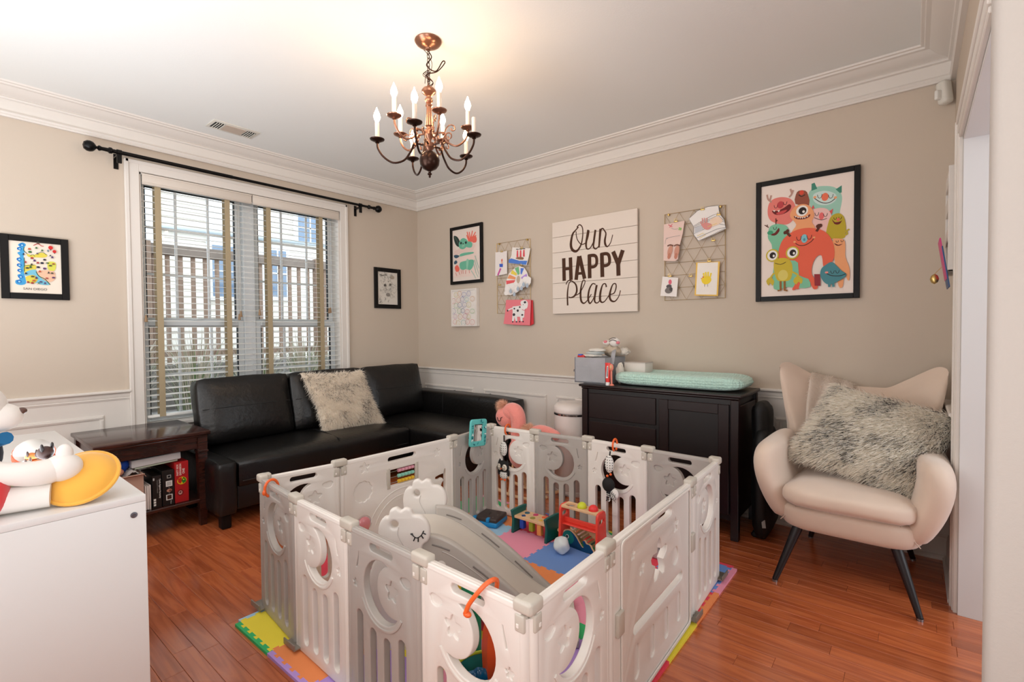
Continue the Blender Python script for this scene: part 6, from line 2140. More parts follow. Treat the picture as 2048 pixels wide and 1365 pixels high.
def panel(p0, p1, m, flip, kind='small'):
    """p0 -> p1 left to right seen from inside"""
    a, b = Vector((p0[0], p0[1], 0)), Vector((p1[0], p1[1], 0))
    ex = (b - a).normalized()
    ez = Vector((ex.y, -ex.x, 0))  # towards the outside?
    W = (b - a).length
    g = 0.014
    ey = Vector((0, 0, 1))
    ez = ex.cross(ey)
    M0 = frame_M(a + Vector((0, 0, Z_BASE)), ex, ey, ez)
    H = HP - Z_BASE
    out = rrect(W / 2, H / 2, W - 2 * g, H, 0.012, 3)
    thru, rec, relief = [], [], []
    if kind == 'small':
        sc = W / 0.39
        hd = rrect(0.197 * sc, H - 0.036, 0.124, 0.025, 0.0124, 5)
        mo, mc, mr = moon(0.198 * sc, 0.418, 0.099, 1, 0.080)
        slots = [rrect(u_ * sc, (z0_ + z1_) / 2, 0.038, z1_ - z0_, 0.0189, 5) for u_, z0_, z1_ in ((0.076, 0.040, 0.322), (0.151, 0.040, 0.288), (0.226, 0.040, 0.284), (0.301, 0.040, 0.310))]
        thru = [hd, mo] + slots
        rec = [star(0.253 * sc, 0.440, 0.034, 0.55), cloud(0.322 * sc, 0.490, 0.027)]
        rec.append([(0.058 * sc + 0.020 * math.sin(t * 0.9) * sc + (0.006 if s else -0.001) * (1 - t * 0.8), 0.460 + 0.055 * t) for s, ts in ((0, [0, .25, .5, .75, 1]), (1, [1, .75, .5, .25, 0])) for t in ts])
        rec.append(star(0.052 * sc, 0.405, 0.015, 0.5))
        relief = [arc(0.198 * sc, 0.418, 0.119, 205, 335, 22) + arc(0.198 * sc, 0.418, 0.109, 335, 205, 22)]
        rel_h = 0.004
    elif kind == 'activity':
        # u runs from T2 side; features measured along the panel
        def U(x):
            return (x - p0[0]) / (p1[0] - p0[0]) * W
        hd = rrect(U(-1.802), H - 0.042, 0.185, 0.026, 0.0129, 5)
        ab = rrect(U(-1.80), 0.440, 0.205, 0.088, 0.012, 4)
        hole = [(U(x), z - Z_BASE) for x, z in ((-1.575, 0.380), (-1.572, 0.392), (-1.545, 0.398), (-1.512, 0.400), (-1.503, 0.425), (-1.498, 0.428), (-1.494, 0.42), (-1.494, 0.29), (-1.500, 0.285), (-1.515, 0.30), (-1.535, 0.32),
                                                (-1.525, 0.345), (-1.51, 0.36), (-1.52, 0.375), (-1.545, 0.37))]
        thru = [hd, ab, hole]
        rec = [scallop(U(-2.045), 0.425 - Z_BASE, 0.055, 11, 0.10), star(U(-2.035), 0.530, 0.030, 0.45), circ(U(-2.045), 0.255 - Z_BASE, 0.046, 24), star(U(-1.56), 0.52, 0.026, 0.5)]
        relief = [arc(U(-1.80), 0.15, 0.190, 20, 160, 22) + arc(U(-1.80), 0.15, 0.184, 160, 20, 22)]
        for r_ in (0.22,):
            relief.append(arc(U(-1.80), 0.15, r_ + 0.006, 15, 165, 22) + arc(U(-1.80), 0.15, r_, 165, 15, 22))
        rel_h = 0.003
    else:
        hd = rrect(W - 0.42, H - 0.045, 0.205, 0.030, 0.0149, 5)
        st_ = star(W - 0.395, 0.415 - Z_BASE, 0.080, 0.48)
        lg_ = rrect(W - 0.405, 0.262 - Z_BASE, 0.475, 0.034, 0.0169, 5)
        thru = [hd, st_, lg_]
        rec = [rrect(W - u_, 0.148 - Z_BASE, 0.040, 0.115, 0.0199, 5) for u_ in (0.195, 0.330, 0.465, 0.60)]
        rec += [star(W - 0.235, 0.43, 0.026, 0.5), star(W - 0.565, 0.47, 0.030, 0.5), star(W - 0.165, 0.50, 0.018, 0.5), circ(W - 0.56, 0.35, 0.034, 20)]
        relief = []
        rel_h = 0.003
    thru = [fl(l, W, flip) for l in thru]
    rec = [fl(l, W, flip) for l in rec]
    relief = [fl(l, W, flip) for l in relief]
    TH = 0.026
    lay = 0.006
    mb = MB()
    core = TH - 2 * lay
    mb.prism([out] + thru, core, 0, M0)
    for s in (1, -1):
        off = s * (core / 2 + lay / 2)
        t = MB()
        t.prism([out] + thru + rec, lay, 0.0035, None, seg=3, sides=((0, 1) if s > 0 else (1, 0)))
        mb._merge(t.bm, M0 @ Matrix.Translation((0, 0, off)))
        for rl in relief:
            t = MB()
            t.prism([rl], rel_h, 0.0018, None, seg=2, sides=((0, 1) if s > 0 else (1, 0)))
            mb._merge(t.bm, M0 @ Matrix.Translation((0, 0, s * (TH / 2 + rel_h / 2 - 0.0006))))
    for e in (0, 1):
        c = a + ex * (g if e == 0 else W - g)
        mb.tube([(c.x, c.y, Z_BASE), (c.x, c.y, HP - 0.030)], 0.0145, 14)
    # rounded top rail
    mb.tube([tuple(a + ex * (g + 0.004) + Vector((0, 0, HP - 0.0125))), tuple(a + ex * (W - g - 0.004) + Vector((0, 0, HP - 0.0125)))], 0.0138, 14)
    o = mb.done('panel', m, PY, sharp=42, label={'small': ('grey moulded panel' if m is m_pg else 'white moulded panel'), 'activity': 'wide white activity panel with abacus', 'door': 'wide white gate panel with star cut-out'}[kind])
    return o, M0, W, ex, ez


P_ = {}
P_['w4'] = panel(PB, S3, m_pw, False)
P_['g3'] = panel(S3, S2, m_pg, True)
P_['w2'] = panel(S2, S1, m_pw, False)
P_['g1'] = panel(S1, PA, m_pg, True)
P_['tw'] = panel(PA, T2, m_pw, False)
P_['act'] = panel(T2, T1, m_pw, False, 'activity')
P_['tg'] = panel(T1, PD, m_pg, False)
P_['fw1'] = panel(PD, F3, m_pw, False)
P_['fg1'] = panel(F3, F2, m_pg, True)
P_['fw2'] = panel(F2, F1, m_pw, False)
P_['fg2'] = panel(F1, PC, m_pg, True)
P_['rw1'] = panel(PC, R2, m_pw, False)
P_['gate'] = panel(R2, R1, m_pw, False, 'door')
P_['rw2'] = panel(R1, PB, m_pw, False)
# raised inner leaf edge of the gate
o, M0, W, ex, ez = P_['gate']
for nm, c, s in (('gate_frame', None, None),):
    mb = MB()
    mb.prism([rrect(W - 0.40, 0.290, 0.66, 0.575, 0.02, 4), rrect(W - 0.40, 0.292, 0.635, 0.552, 0.015, 4)], 0.006, 0.0022, M0 @ Matrix.Translation((0, 0, 0.017)), seg=2)
    mb.prism([rrect(W - 0.40, 0.290, 0.66, 0.575, 0.02, 4), rrect(W - 0.40, 0.292, 0.635, 0.552, 0.015, 4)], 0.006, 0.0022, M0 @ Matrix.Translation((0, 0, -0.017)), seg=2)
    mb.done(nm, m_pw, PY, fix=True)
for u_, z_ in ((W - 0.745, 0.34), (W - 0.055, 0.33)):
    for s in (1, -1):
        t = MB().box((u_, z_, s * 0.019), (0.045, 0.075, 0.014), 0.005, 3, M=M0)
        t.done('gate_latch', m_clipb, PY)

# seam clips on top, brackets with white buttons, foot brackets
seams = [(PB, R1, S3), (S3, PB, S2), (S2, S3, S1), (S1, S2, PA), (PA, S1, T2), (T2, PA, T1), (T1, T2, PD), (PD, T1, F3), (F3, PD, F2), (F2, F3, F1), (F1, F2, PC), (PC, F1, R2), (R2, PC, R1), (R1, R2, PB)]
for p, q, r_ in seams:
    P0 = Vector((p[0], p[1], 0))
    d1, d2 = (Vector((q[0], q[1], 0)) - P0).normalized(), (Vector((r_[0], r_[1], 0)) - P0).normalized()
    mb = MB()
    # bent cap: rounded bar following both panels
    if abs(d1.dot(d2)) > 0.8:
        d = (d2 - d1).normalized()
        mb.box((0, 0, 0), (0.074, 0.038, 0.034), 0.009, 4, M=frame_M(P0 + Vector((0, 0, HP - 0.001)), d, Vector((-d.y, d.x, 0)), (0, 0, 1)))
    else:
        for d in (d1, d2):
            n = Vector((-d.y, d.x, 0))
            mb.box((0, 0, 0), (0.056, 0.038, 0.034 if d is d1 else 0.0325), 0.009, 4, M=frame_M(P0 + d * 0.010 + Vector((0, 0, HP - 0.001)), d, n, (0, 0, 1)))
    cl_ = mb.done('seam_cap', m_clipb, PY, sharp=60)
    for d in (d1, d2):
        n = Vector((-d.y, d.x, 0))
        M = frame_M(P0 + d * 0.018 + Vector((0, 0, HP - 0.043)), d, n, (0, 0, 1))
        mb = MB().box((0, 0, 0), (0.030, 0.033, 0.044), 0.005, 3, M=M)
        br_ = mb.done('hinge_bracket', m_clipb, PY)
        mb = MB()
        for s in (1, -1):
            mb.box((0.004, s * 0.0168, -0.006), (0.008, 0.003, 0.010), 0.001, 1, M=M)
        mb.done('button', m_pw, br_, kind='stuff')
for p, d in ((S1, 0), (PA, 0), (PC, 1), (R2, 1), (F2, 0)):
    mb = MB()
    if d == 0:
        s = -1 if p[0] < -2 else 1
        mb.box((p[0] + s * 0.010, p[1], 0.026), (0.06, 0.085, 0.006), 0.001).box((p[0] + s * 0.038, p[1], 0.036), (0.005, 0.085, 0.022), 0.001)
    else:
        mb.box((p[0], p[1] - 0.010, 0.026), (0.085, 0.06, 0.006), 0.001).box((p[0], p[1] - 0.038, 0.036), (0.085, 0.005, 0.022), 0.001)
    mb.done('foot_bracket', m_steel, PY)
# abacus in the activity panel
o, M0, W, ex, ez = P_['act']


def act_pt(x, z, off=0.0):
    t = (x - T2[0]) / (T1[0] - T2[0])
    return Vector((x, T2[1] + t * (T1[1] - T2[1]) - off, z))


for x in (-1.893, -1.707):
    MB().box(act_pt(x, 0.455, 0.010), (0.020, 0.014, 0.112), 0.003).done('abacus_end', m_clipb, PY)
mb = MB()
for z in (0.425, 0.455, 0.485):
    mb.tube([act_pt(-1.885, z), act_pt(-1.715, z)], 0.0018, 6)
mb.done('abacus_rods', mat('grey_metal'), PY, kind='stuff')
for z, c, nm in ((0.485, (232, 164, 180), 'pink'), (0.455, (140, 206, 186), 'mint'), (0.425, (236, 188, 48), 'yellow')):
    for k in range(5):
        x = -1.815 + 0.0215 * k
        MB().lathe([(0.003, -0.0102), (0.0095, -0.009), (0.0105, 0), (0.0095, 0.009), (0.003, 0.0102)], act_pt(x, z), 12, Matrix.Rotation(R(90), 4, 'Y')).done('abacus_bead', mat('bead_' + nm, c, 0.4), PY)
MB().sph(act_pt(-2.045, 0.255, 0.012), (0.040, 0.018, 0.040)).done('spinner', mat('pink_spinner', (226, 140, 146), 0.15, coat=0.5), PY)

# ---------------------------------------------------------------- slide
m_sl = mat('slide_grey', (186, 178, 170), 0.32)
m_slb = mat('slide_bed', (206, 196, 184), 0.3)
SL = thing('toddler_slide', 'grey toddler slide with white unicorn head side plates inside the play yard', 'slide', (-1.85, -2.75, MT))
Fp = Vector((-1.98, -2.52, 0))
d_ = Vector((0.6, -0.8, 0))
w_ = Vector((0.8, 0.6, 0))


def SP(s, w, z):
    return Fp + d_ * s + w_ * w + Vector((0, 0, z))


top = [(-0.02, 0.452), (0.04, 0.449), (0.10, 0.427), (0.163, 0.386), (0.236, 0.331), (0.332, 0.249), (0.404, 0.182), (0.475, 0.112), (0.54, 0.062), (0.60, 0.045)]
bed = [(-0.17, 0.395), (-0.06, 0.398), (0.0, 0.395), (0.06, 0.375), (0.119, 0.343), (0.213, 0.272), (0.309, 0.194), (0.43, 0.100), (0.50, 0.062), (0.60, 0.040)]
M_side = frame_M(Fp, d_, (0, 0, 1), w_ * -1.0)
tp_ = [(p.x, p.y) for p in smoothpts([(s, z, 0) for s, z in top], 4)]
bt_ = [(0.60, 0.013), (0.46, 0.013), (0.44, 0.055), (0.36, 0.10), (0.25, 0.16), (0.16, 0.20), (0.10, 0.16), (0.09, 0.013), (-0.02, 0.013)]
for w0, nm in ((0.0, 'far'), (-0.31, 'near')):
    M = M_side.copy()
    M.translation = Fp + w_ * w0
    outl = tp_ + bt_
    mb = MB().prism([outl], 0.034, 0.010, M, seg=3)
    sd = mb.done('side_rail', m_sl, SL, sharp=50, fix=True)
    # embossed line and slots on both faces
    mb = MB()
    sgn = -1 if nm == 'far' else 1
    for s in (1, -1):
        mb.tube([M @ Vector((p[0], p[1] - 0.052, s * 0.0165)) for p in tp_[6:30]], 0.003, 5)
    mb.done('embossed_line', m_sl, sd)
    mb = MB()
    for s0, s1 in ((0.03, 0.10), (0.19, 0.27), (0.34, 0.42)):
        def zt_(s):
            for (a, za), (b, zb) in zip(top[:-1], top[1:]):
                if a <= s <= b:
                    return za + (zb - za) * (s - a) / (b - a)
            return 0.4
        for s in (1, -1):
            mb.tube([M @ Vector((s0, zt_(s0) - 0.034, s * 0.0172)), M @ Vector(((s0 + s1) / 2, zt_((s0 + s1) / 2) - 0.034, s * 0.0172)), M @ Vector((s1, zt_(s1) - 0.034, s * 0.0172))], 0.0032, 6)
    mb.done('groove', mat('groove_grey', (120, 112, 106), 0.5), sd, kind='stuff')
bp_ = smoothpts([(s, z, 0) for s, z in bed], 4)
rings = []
for p in bp_:
    ring = []
    for wv in [-0.297 + 0.284 * k / 10 for k in range(11)]:
        e = abs((wv + 0.155) / 0.142)
        ring.append(SP(p.x, wv, p.y + 0.018 * e ** 6))
    for wv in (-0.013, -0.297):
        ring.append(SP(p.x, wv, p.y - 0.018))
    rings.append(ring)
MB().rings(rings).done('slide_bed', m_slb, SL, sharp=50, fix=True)
mb = MB()
for z in (0.11, 0.21, 0.31):
    mb._merge(MB().box((0, 0, 0), (0.10, 0.27, 0.022), 0.008, 2, M=frame_M(SP(-0.20 + 0.10 * (z - 0.1), -0.155, z), d_, w_, (0, 0, 1))).bm)
mb.done('steps', m_pw, SL, kind='stuff')
# unicorn-head plates
hd_o = smoothpts([(-0.175, 0.40, 0), (-0.178, 0.47, 0), (-0.168, 0.510, 0), (-0.150, 0.530, 0), (-0.136, 0.532, 0), (-0.128, 0.556, 0), (-0.105, 0.566, 0), (-0.086, 0.556, 0), (-0.070, 0.566, 0), (-0.048, 0.560, 0), (-0.036, 0.540, 0),
                  (-0.010, 0.536, 0), (0.014, 0.515, 0), (0.026, 0.480, 0), (0.020, 0.440, 0), (-0.004, 0.415, 0), (-0.010, 0.35, 0), (-0.010, 0.20, 0), (0.0, 0.013, 0), (-0.27, 0.013, 0), (-0.26, 0.10, 0), (-0.235, 0.25, 0), (-0.20, 0.34, 0)], 5, True)
hd_o = [(p.x, p.y) for p in hd_o]
hole_ = circ(-0.112, 0.500, 0.015, 16)
for w0, nm in ((0.026, 'far'), (-0.336, 'near')):
    M = M_side.copy()
    M.translation = Fp + w_ * w0
    sd = MB().prism([hd_o, hole_], 0.030, 0.010, M, seg=3).done('head_plate', m_pw, SL, sharp=50, fix=True)
    mb = MB()
    sgn = 1 if nm == 'near' else -1
    # frame_M's third axis is -w_ : outer face of the near plate faces the camera
    lash = [(-0.042, 0.470), (-0.036, 0.458), (-0.022, 0.452), (-0.006, 0.462), (0.004, 0.480)]
    zo = 0.0162
    for s in ((1,) if nm == 'near' else (-1,)):
        mb.tube(smoothpts([M @ Vector((a, b, s * zo)) for a, b in lash], 4), 0.0026, 6, flat=0.6)
        for (a, b), (c, e) in (((-0.038, 0.462), (-0.048, 0.468)), ((-0.030, 0.455), (-0.036, 0.440)), ((-0.018, 0.453), (-0.018, 0.437)), ((-0.006, 0.462), (0.002, 0.450)), ((0.0, 0.472), (0.012, 0.466))):
            mb.tube([M @ Vector((a, b, s * zo)), M @ Vector((c, e, s * zo))], 0.0024, 6)
    mb.done('closed_eye', mat('ink_black', (16, 14, 16), 0.4), sd, kind='stuff')
    mb = MB()
    for s in (1, -1):
        mb.tube(smoothpts([M @ Vector((a, b, s * 0.0152)) for a, b in ((-0.094, 0.492), (-0.098, 0.465), (-0.088, 0.44), (-0.074, 0.415), (-0.070, 0.38), (-0.06, 0.35))], 4), 0.0016, 5)
    mb.done('moulded_line', mat('shadow_line', (206, 198, 192), 0.5), sd, kind='stuff')
M = M_side.copy()
M.translation = Fp + w_ * (-0.31)
MB().lathe([(0, 0), (0.017, 0), (0.019, 0.003), (0.0, 0.006)], M @ Vector((0.065, 0.335, 0.0165)), 20, M.to_3x3().to_4x4()).done('white_screw_cap', m_pw, SL, fix=True)

# ---------------------------------------------------------------- toys in the yard
m_pine = mat('pine_wood', (226, 184, 140), 0.5, var=0.08, vscale=20)
m_tealw = mat('dark_teal_paint', (14, 92, 84), 0.35)
# pounding bench
tb_ = thing('shape_bench', 'wooden shape sorting bench with dark teal ends near the far side of the mat', 'toy', (-1.13, -2.42, MT))
for y in (-2.300, -2.548):
    ol = [(p.x, p.y) for p in smoothpts([(-0.066, 0.004, 0), (-0.060, 0.05, 0), (-0.058, 0.08, 0), (-0.068, 0.125, 0), (-0.062, 0.142, 0), (0.062, 0.142, 0), (0.068, 0.125, 0), (0.058, 0.08, 0), (0.060, 0.05, 0), (0.066, 0.004, 0), (0.054, 0.0, 0), (-0.054, 0.0, 0)], 4, True)]
    MB().prism([ol], 0.018, 0.004, frame_M((-1.135, y, MT), (1, 0, 0), (0, 0, 1), (0, -1, 0)), seg=3).done('end_board', m_tealw, tb_, fix=True)
MB().bx(-1.190, -1.080, -2.540, -2.308, 0.103, 0.118, 0.002).done('bench_top', m_pine, tb_)
for k, (dx, dy, c, sh) in enumerate(((-0.026, 0.065, (24, 70, 130), 4), (0.024, 0.075, (20, 90, 110), 20), (-0.022, 0.0, (150, 140, 40), 20), (0.030, 0.015, (200, 44, 100), 20), (-0.020, -0.062, (224, 184, 60), 3), (0.030, -0.050, (232, 100, 50), 20))):
    x, y = -1.135 + dx, -2.424 + dy
    MB().lathe([(0, 0.1175), (0.017, 0.1175), (0.016, 0.1205), (0, 0.121)], (x, y, 0), sh).done('peg_top', mat('peg_%d' % k, c, 0.35), tb_)
for y, c, dx in ((-2.355, (20, 70, 170), -0.03), (-2.425, (150, 160, 40), -0.03), (-2.485, (236, 160, 84), -0.03)):
    MB().box((-1.135 + dx, y, 0.072), (0.028, 0.030, 0.058 if c[0] < 200 else 0.076), 0.003).done('hanging_peg', mat('hp_%d' % c[0], c, 0.35), tb_)
# red ball pounder
m_redp = mat('coral_red_plastic', (236, 70, 56), 0.28)
rb = thing('pound_toy', 'coral red pounding toy frame with wooden top and two balls', 'toy', (-1.10, -2.75, MT))
rx0, ry0, ry1 = -1.155, -2.650, -2.885
for y in (ry0, ry1):
    ol = [(-0.060, 0.0), (-0.048, 0.14), (-0.046, 0.225), (-0.038, 0.243), (-0.022, 0.25), (0.022, 0.25), (0.038, 0.243), (0.046, 0.225), (0.048, 0.14), (0.060, 0.0), (0.036, 0.0), (0.028, 0.07), (0.014, 0.095), (-0.014, 0.095), (-0.028, 0.07), (-0.036, 0.0)]
    MB().prism([ol, rrect(0, 0.195, 0.052, 0.026, 0.010)], 0.014, 0.004, frame_M((rx0 + 0.0, y, MT), (1, 0, 0), (0, 0, 1), (0, -1, 0)), seg=3).done('side_frame', m_redp, rb, fix=True)
loop_ = [rrect(0, 0, 0.078, 0.228, 0.004, 2)]
for q in (0.072, 0.0, -0.072):
    loop_.append(circ(0, q, 0.027, 24))
MB().prism(loop_, 0.014, 0.002, Matrix.Translation((rx0, (ry0 + ry1) / 2, MT + 0.242))).done('top_board', m_pine, rb, fix=True)
MB().bx(rx0 - 0.006, rx0 + 0.006, ry1, ry0, 0.155, 0.185, 0.004).bx(rx0 - 0.03, rx0 + 0.03, ry1, ry0, 0.148, 0.156, 0.003).done('cross_bar', m_redp, rb)
for y, c, nm in ((-2.7675, (206, 214, 46), 'lime'), (-2.8395, (232, 52, 52), 'red')):
    MB().sph((rx0, y, MT + 0.252), 0.0265, 24, 14).done('ball', mat('ball_' + nm, c, 0.3), rb)
# whale xylophone
wx = thing('whale_xylophone', 'blue green wooden whale toy with coloured bars under the red frame', 'toy', (-1.12, -2.73, MT))
wo_ = [(p.x, p.y) for p in smoothpts([(0.0, 0.0, 0), (-0.004, 0.045, 0), (0.02, 0.085, 0), (0.06, 0.098, 0), (0.10, 0.075, 0), (0.125, 0.045, 0), (0.148, 0.022, 0), (0.160, 0.026, 0), (0.158, 0.042, 0), (0.150, 0.058, 0), (0.165, 0.066, 0), (0.178, 0.052, 0),
                                      (0.198, 0.052, 0), (0.210, 0.040, 0), (0.215, 0.0, 0)], 5, True)]
Mw = frame_M((-1.135, -2.622, MT), Vector((-0.10, -1, 0)).normalized(), (0, 0, 1), Vector((-1, 0.10, 0)).normalized())
MB().prism([wo_], 0.010, 0.0015, Mw).done('body_board', m_pine, wx, fix=True)
Aw = Art(lambda u, v, o: Mw @ Vector((u, v, 0.0052 + o)), 0.0003)
ins = [(0.105 + (p[0] - 0.105) * 0.955, 0.040 + (p[1] - 0.040) * 0.90) for p in wo_]
Aw.poly(ins, (16, 70, 110))
Aw.poly([(0.006, 0.012), (0.006, 0.045), (0.024, 0.078), (0.055, 0.090), (0.075, 0.080), (0.090, 0.05), (0.070, 0.02), (0.03, 0.010)], (20, 120, 116), 3)
Aw.ell(0.042, 0.055, 0.011, 0.012, (236, 232, 222)).ell(0.040, 0.055, 0.007, 0.009, (20, 26, 36))
Aw.stroke([(0.004, 0.045), (0.018, 0.042), (0.026, 0.048)], 0.002, (12, 40, 50), 3)
for k in range(3):
    Aw.stroke([(0.03, 0.028 - 0.007 * k), (0.08, 0.016 - 0.004 * k), (0.14, 0.012 - 0.003 * k)], 0.0012, (10, 50, 80), 3)
Aw.text('B.', 0.147, 0.028, 0.007, (40, 34, 26), 30)
Aw.done('painted_face', wx)
MB().prism([[(0.0, 0.03), (0.05, 0.11), (0.12, 0.125), (0.2, 0.07), (0.215, 0.0), (0.0, 0.0)]], 0.010, 0.0015, Mw @ Matrix.Translation((0, 0, -0.085))).done('back_board', m_pine, wx, fix=True)
for k in range(7):
    s = 0.075 + 0.019 * k
    z = MT + 0.094 - 0.010 * k
    p0 = Mw @ Vector((s, z - MT + 0.008, -0.010))
    MB().box(p0 - Vector((-0.028, 0, 0)), (0.075, 0.011, 0.005), 0.0015).done('note_bar', mat('bar_%d' % k, ((240, 236, 230), (230, 150, 90), (236, 200, 190), (200, 170, 140), (210, 50, 50), (232, 90, 70), (20, 90, 80))[k], 0.35, 0.2), wx)
    MB().sph(p0 + Vector((-0.004, 0, 0.004)), 0.0035, 8, 6).done('bar_pin', mat('chrome'), wx)
MB().lathe([(0, 0), (0.045, 0), (0.05, 0.004), (0.045, 0.008), (0, 0.008)], (-1.075, -2.605, MT + 0.05), 24).done('wood_disc', m_pine, wx)
# white ball
wb_ = thing('textured_ball', 'small white textured rubber ball on the blue tile', 'ball', (-1.245, -2.69, MT))


def ballf(u, v):
    a, b_ = 2 * PI * u, PI * v
    k = 1 + 0.045 * math.sin(3 * a + 4 * b_) * math.sin(b_) + 0.03 * math.sin(5 * b_ - 2 * a)
    return Vector((-1.245 + 0.044 * k * math.cos(a) * math.sin(b_), -2.690 + 0.044 * k * math.sin(a) * math.sin(b_), MT + 0.046 - 0.047 * k * math.cos(b_)))


MB().surf(ballf, 48, 28, cu=True).done('ball_skin', mat('white_rubber', (222, 230, 230), 0.4), wb_, fix=True, sharp=25)
# blue and black electronic toy
sp_ = thing('music_box_toy', 'square toy with black top and blue rubber base in the far corner', 'toy', (-1.15, -2.09, MT))
Ms = frame_M((-1.170, -2.098, MT), Vector((1, 0.25, 0)).normalized(), Vector((-0.25, 1, 0)).normalized(), (0, 0, 1))
MB().box((0, 0, 0.020), (0.165, 0.165, 0.036), 0.014, 4, M=Ms).done('base', mat('bright_blue_rubber', (18, 130, 190), 0.45), sp_)
o = MB().box((0, 0, 0.045), (0.158, 0.158, 0.028), 0.010, 4, M=Ms).done('top', mat('dark_brown_plastic', (58, 46, 44), 0.4), sp_)
MB().tube([Ms @ Vector(p) for p in smoothpts([(-0.014, 0, 0.060), (-0.008, 0.01, 0.060), (0.008, 0.01, 0.060), (0.014, 0, 0.060)], 4)], 0.0016, 5).done('logo', mat('ink_black'), o)
mb = MB()
for x, y in ((0.05, 0.03), (0.06, -0.01), (-0.05, -0.04), (0.0, -0.05)):
    mb.box((x, y, 0.0595), (0.012, 0.008, 0.001), M=Ms)
mb.done('printed_marks', mat('grey_print', (110, 98, 92), 0.5), o, kind='stuff')
for x, y in ((-0.074, 0.074), (-0.074, -0.02)):
    MB().box((x, y, 0.05), (0.03, 0.022, 0.026), 0.006, 2, M=Ms).done('corner_tab', mat('bright_blue_rubber'), sp_)
# toys heaped in the near corner
gt_ = thing('toy_bucket', 'clear teal toy bucket in the near corner of the play yard', 'bucket', (-2.445, -3.225, MT))
m_teal_c = mat('clear_teal', (60, 176, 172), 0.1, trans=0.45)
bX, bY = -2.445, -3.225
MB().lathe([(0, 0), (0.070, 0), (0.078, 0.004), (0.097, 0.235), (0.093, 0.235), (0.075, 0.008), (0, 0.006)], (bX, bY, MT), 32).done('bucket_wall', m_teal_c, gt_)
MB().tube([(bX + 0.096 * math.cos(a), bY + 0.096 * math.sin(a), MT + 0.235) for a in [2 * PI * k / 28 for k in range(28)]], 0.005, 8, loop=True).done('rim', mat('yellow_green', (176, 190, 40), 0.35), gt_)
t = thing('scalloped_cup', 'shiny blue scalloped cup lying in the teal bucket', 'cup', (bX - 0.02, bY - 0.025, MT + 0.18))
rings = []
for r_, z in ((0.005, 0.0), (0.032, 0.004), (0.045, 0.025), (0.050, 0.055), (0.056, 0.060), (0.046, 0.050), (0.040, 0.020), (0.004, 0.008)):
    rings.append([Vector((bX - 0.038 + r_ * 0.8 * (1 + 0.07 * math.sin(8 * a)) * math.cos(a), bY - 0.03 + r_ * (1 + 0.07 * math.sin(8 * a)) * math.sin(a), MT + 0.190 + z)) for a in [2 * PI * k / 48 for k in range(48)]])
MB().rings(rings).done('cup_body', mat('gloss_blue', (10, 96, 140), 0.15, coat=0.6), t, fix=True)
MB().box((bX - 0.02, bY - 0.03, MT + 0.192), (0.03, 0.03, 0.003), 0.001).done('cup_foot', mat('gloss_blue'), t)
t = thing('orange_cone', 'bright orange conical toy sticking out of the teal bucket', 'toy', (-2.405, -3.262, MT + 0.012))
MB().lathe([(0, 0.012), (0.036, 0.012), (0.046, 0.20), (0.050, 0.30), (0.046, 0.35), (0.034, 0.40), (0.016, 0.43), (0, 0.435)], (-2.405, -3.240, MT), 8).done('cone_body', mat('bright_orange', (244, 92, 40), 0.35), t, fix=True)
MB().lathe([(0, 0.008), (0.040, 0.008), (0.040, 0.012), (0, 0.012)], (-2.405, -3.240, MT), 24).done('cone_base', mat('dark_green_toy', (10, 96, 64), 0.4), t, fix=True)
t = thing('activity_board', 'upright green and yellow activity board beside the slide', 'toy', (-2.345, -3.045, MT))
MB().box((-2.345, -3.045, 0.215), (0.030, 0.15, 0.40), 0.012, 3, rot=(0, 0, R(-12))).done('green_board', mat('toy_green', (20, 140, 96), 0.4), t)
MB().box((-2.342, -3.005, 0.392), (0.036, 0.075, 0.065), 0.012, 3, rot=(0, 0, R(-12))).done('yellow_part', mat('toy_yellow', (232, 190, 44), 0.4), t)
t = thing('yellow_duck_cup', 'small yellow cup standing beside the teal bucket', 'cup', (-2.50, -3.08, MT))
MB().lathe([(0, 0), (0.024, 0), (0.03, 0.05), (0.032, 0.055), (0.028, 0.052), (0.022, 0.004), (0, 0.004)], (-2.50, -3.085, MT), 18).done('cup_body', mat('toy_yellow'), t)
MB().tube(smoothpts([(-2.50, -3.055, MT + 0.045), (-2.50, -3.038, MT + 0.035), (-2.50, -3.042, MT + 0.015), (-2.50, -3.059, MT + 0.01)], 4), 0.003, 6).done('cup_handle', mat('toy_yellow'), t)

# orange links clipped on the rails
m_or = mat('orange_plastic', (240, 104, 44), 0.35)


def link_ring(c, u, r_=0.028, rz_=0.04, thick=0.0058, gap=0.5):
    """open C-shaped link in the plane of u and z"""
    c, u = Vector(c), Vector(u).normalized()
    pts = []
    for k in range(26):
        a = -PI / 2 + gap + (2 * PI - 2 * gap) * k / 25
        pts.append(c + u * (r_ * math.cos(a)) + Vector((0, 0, rz_ * math.sin(a))))
    return MB().tube(pts, thick, 8)


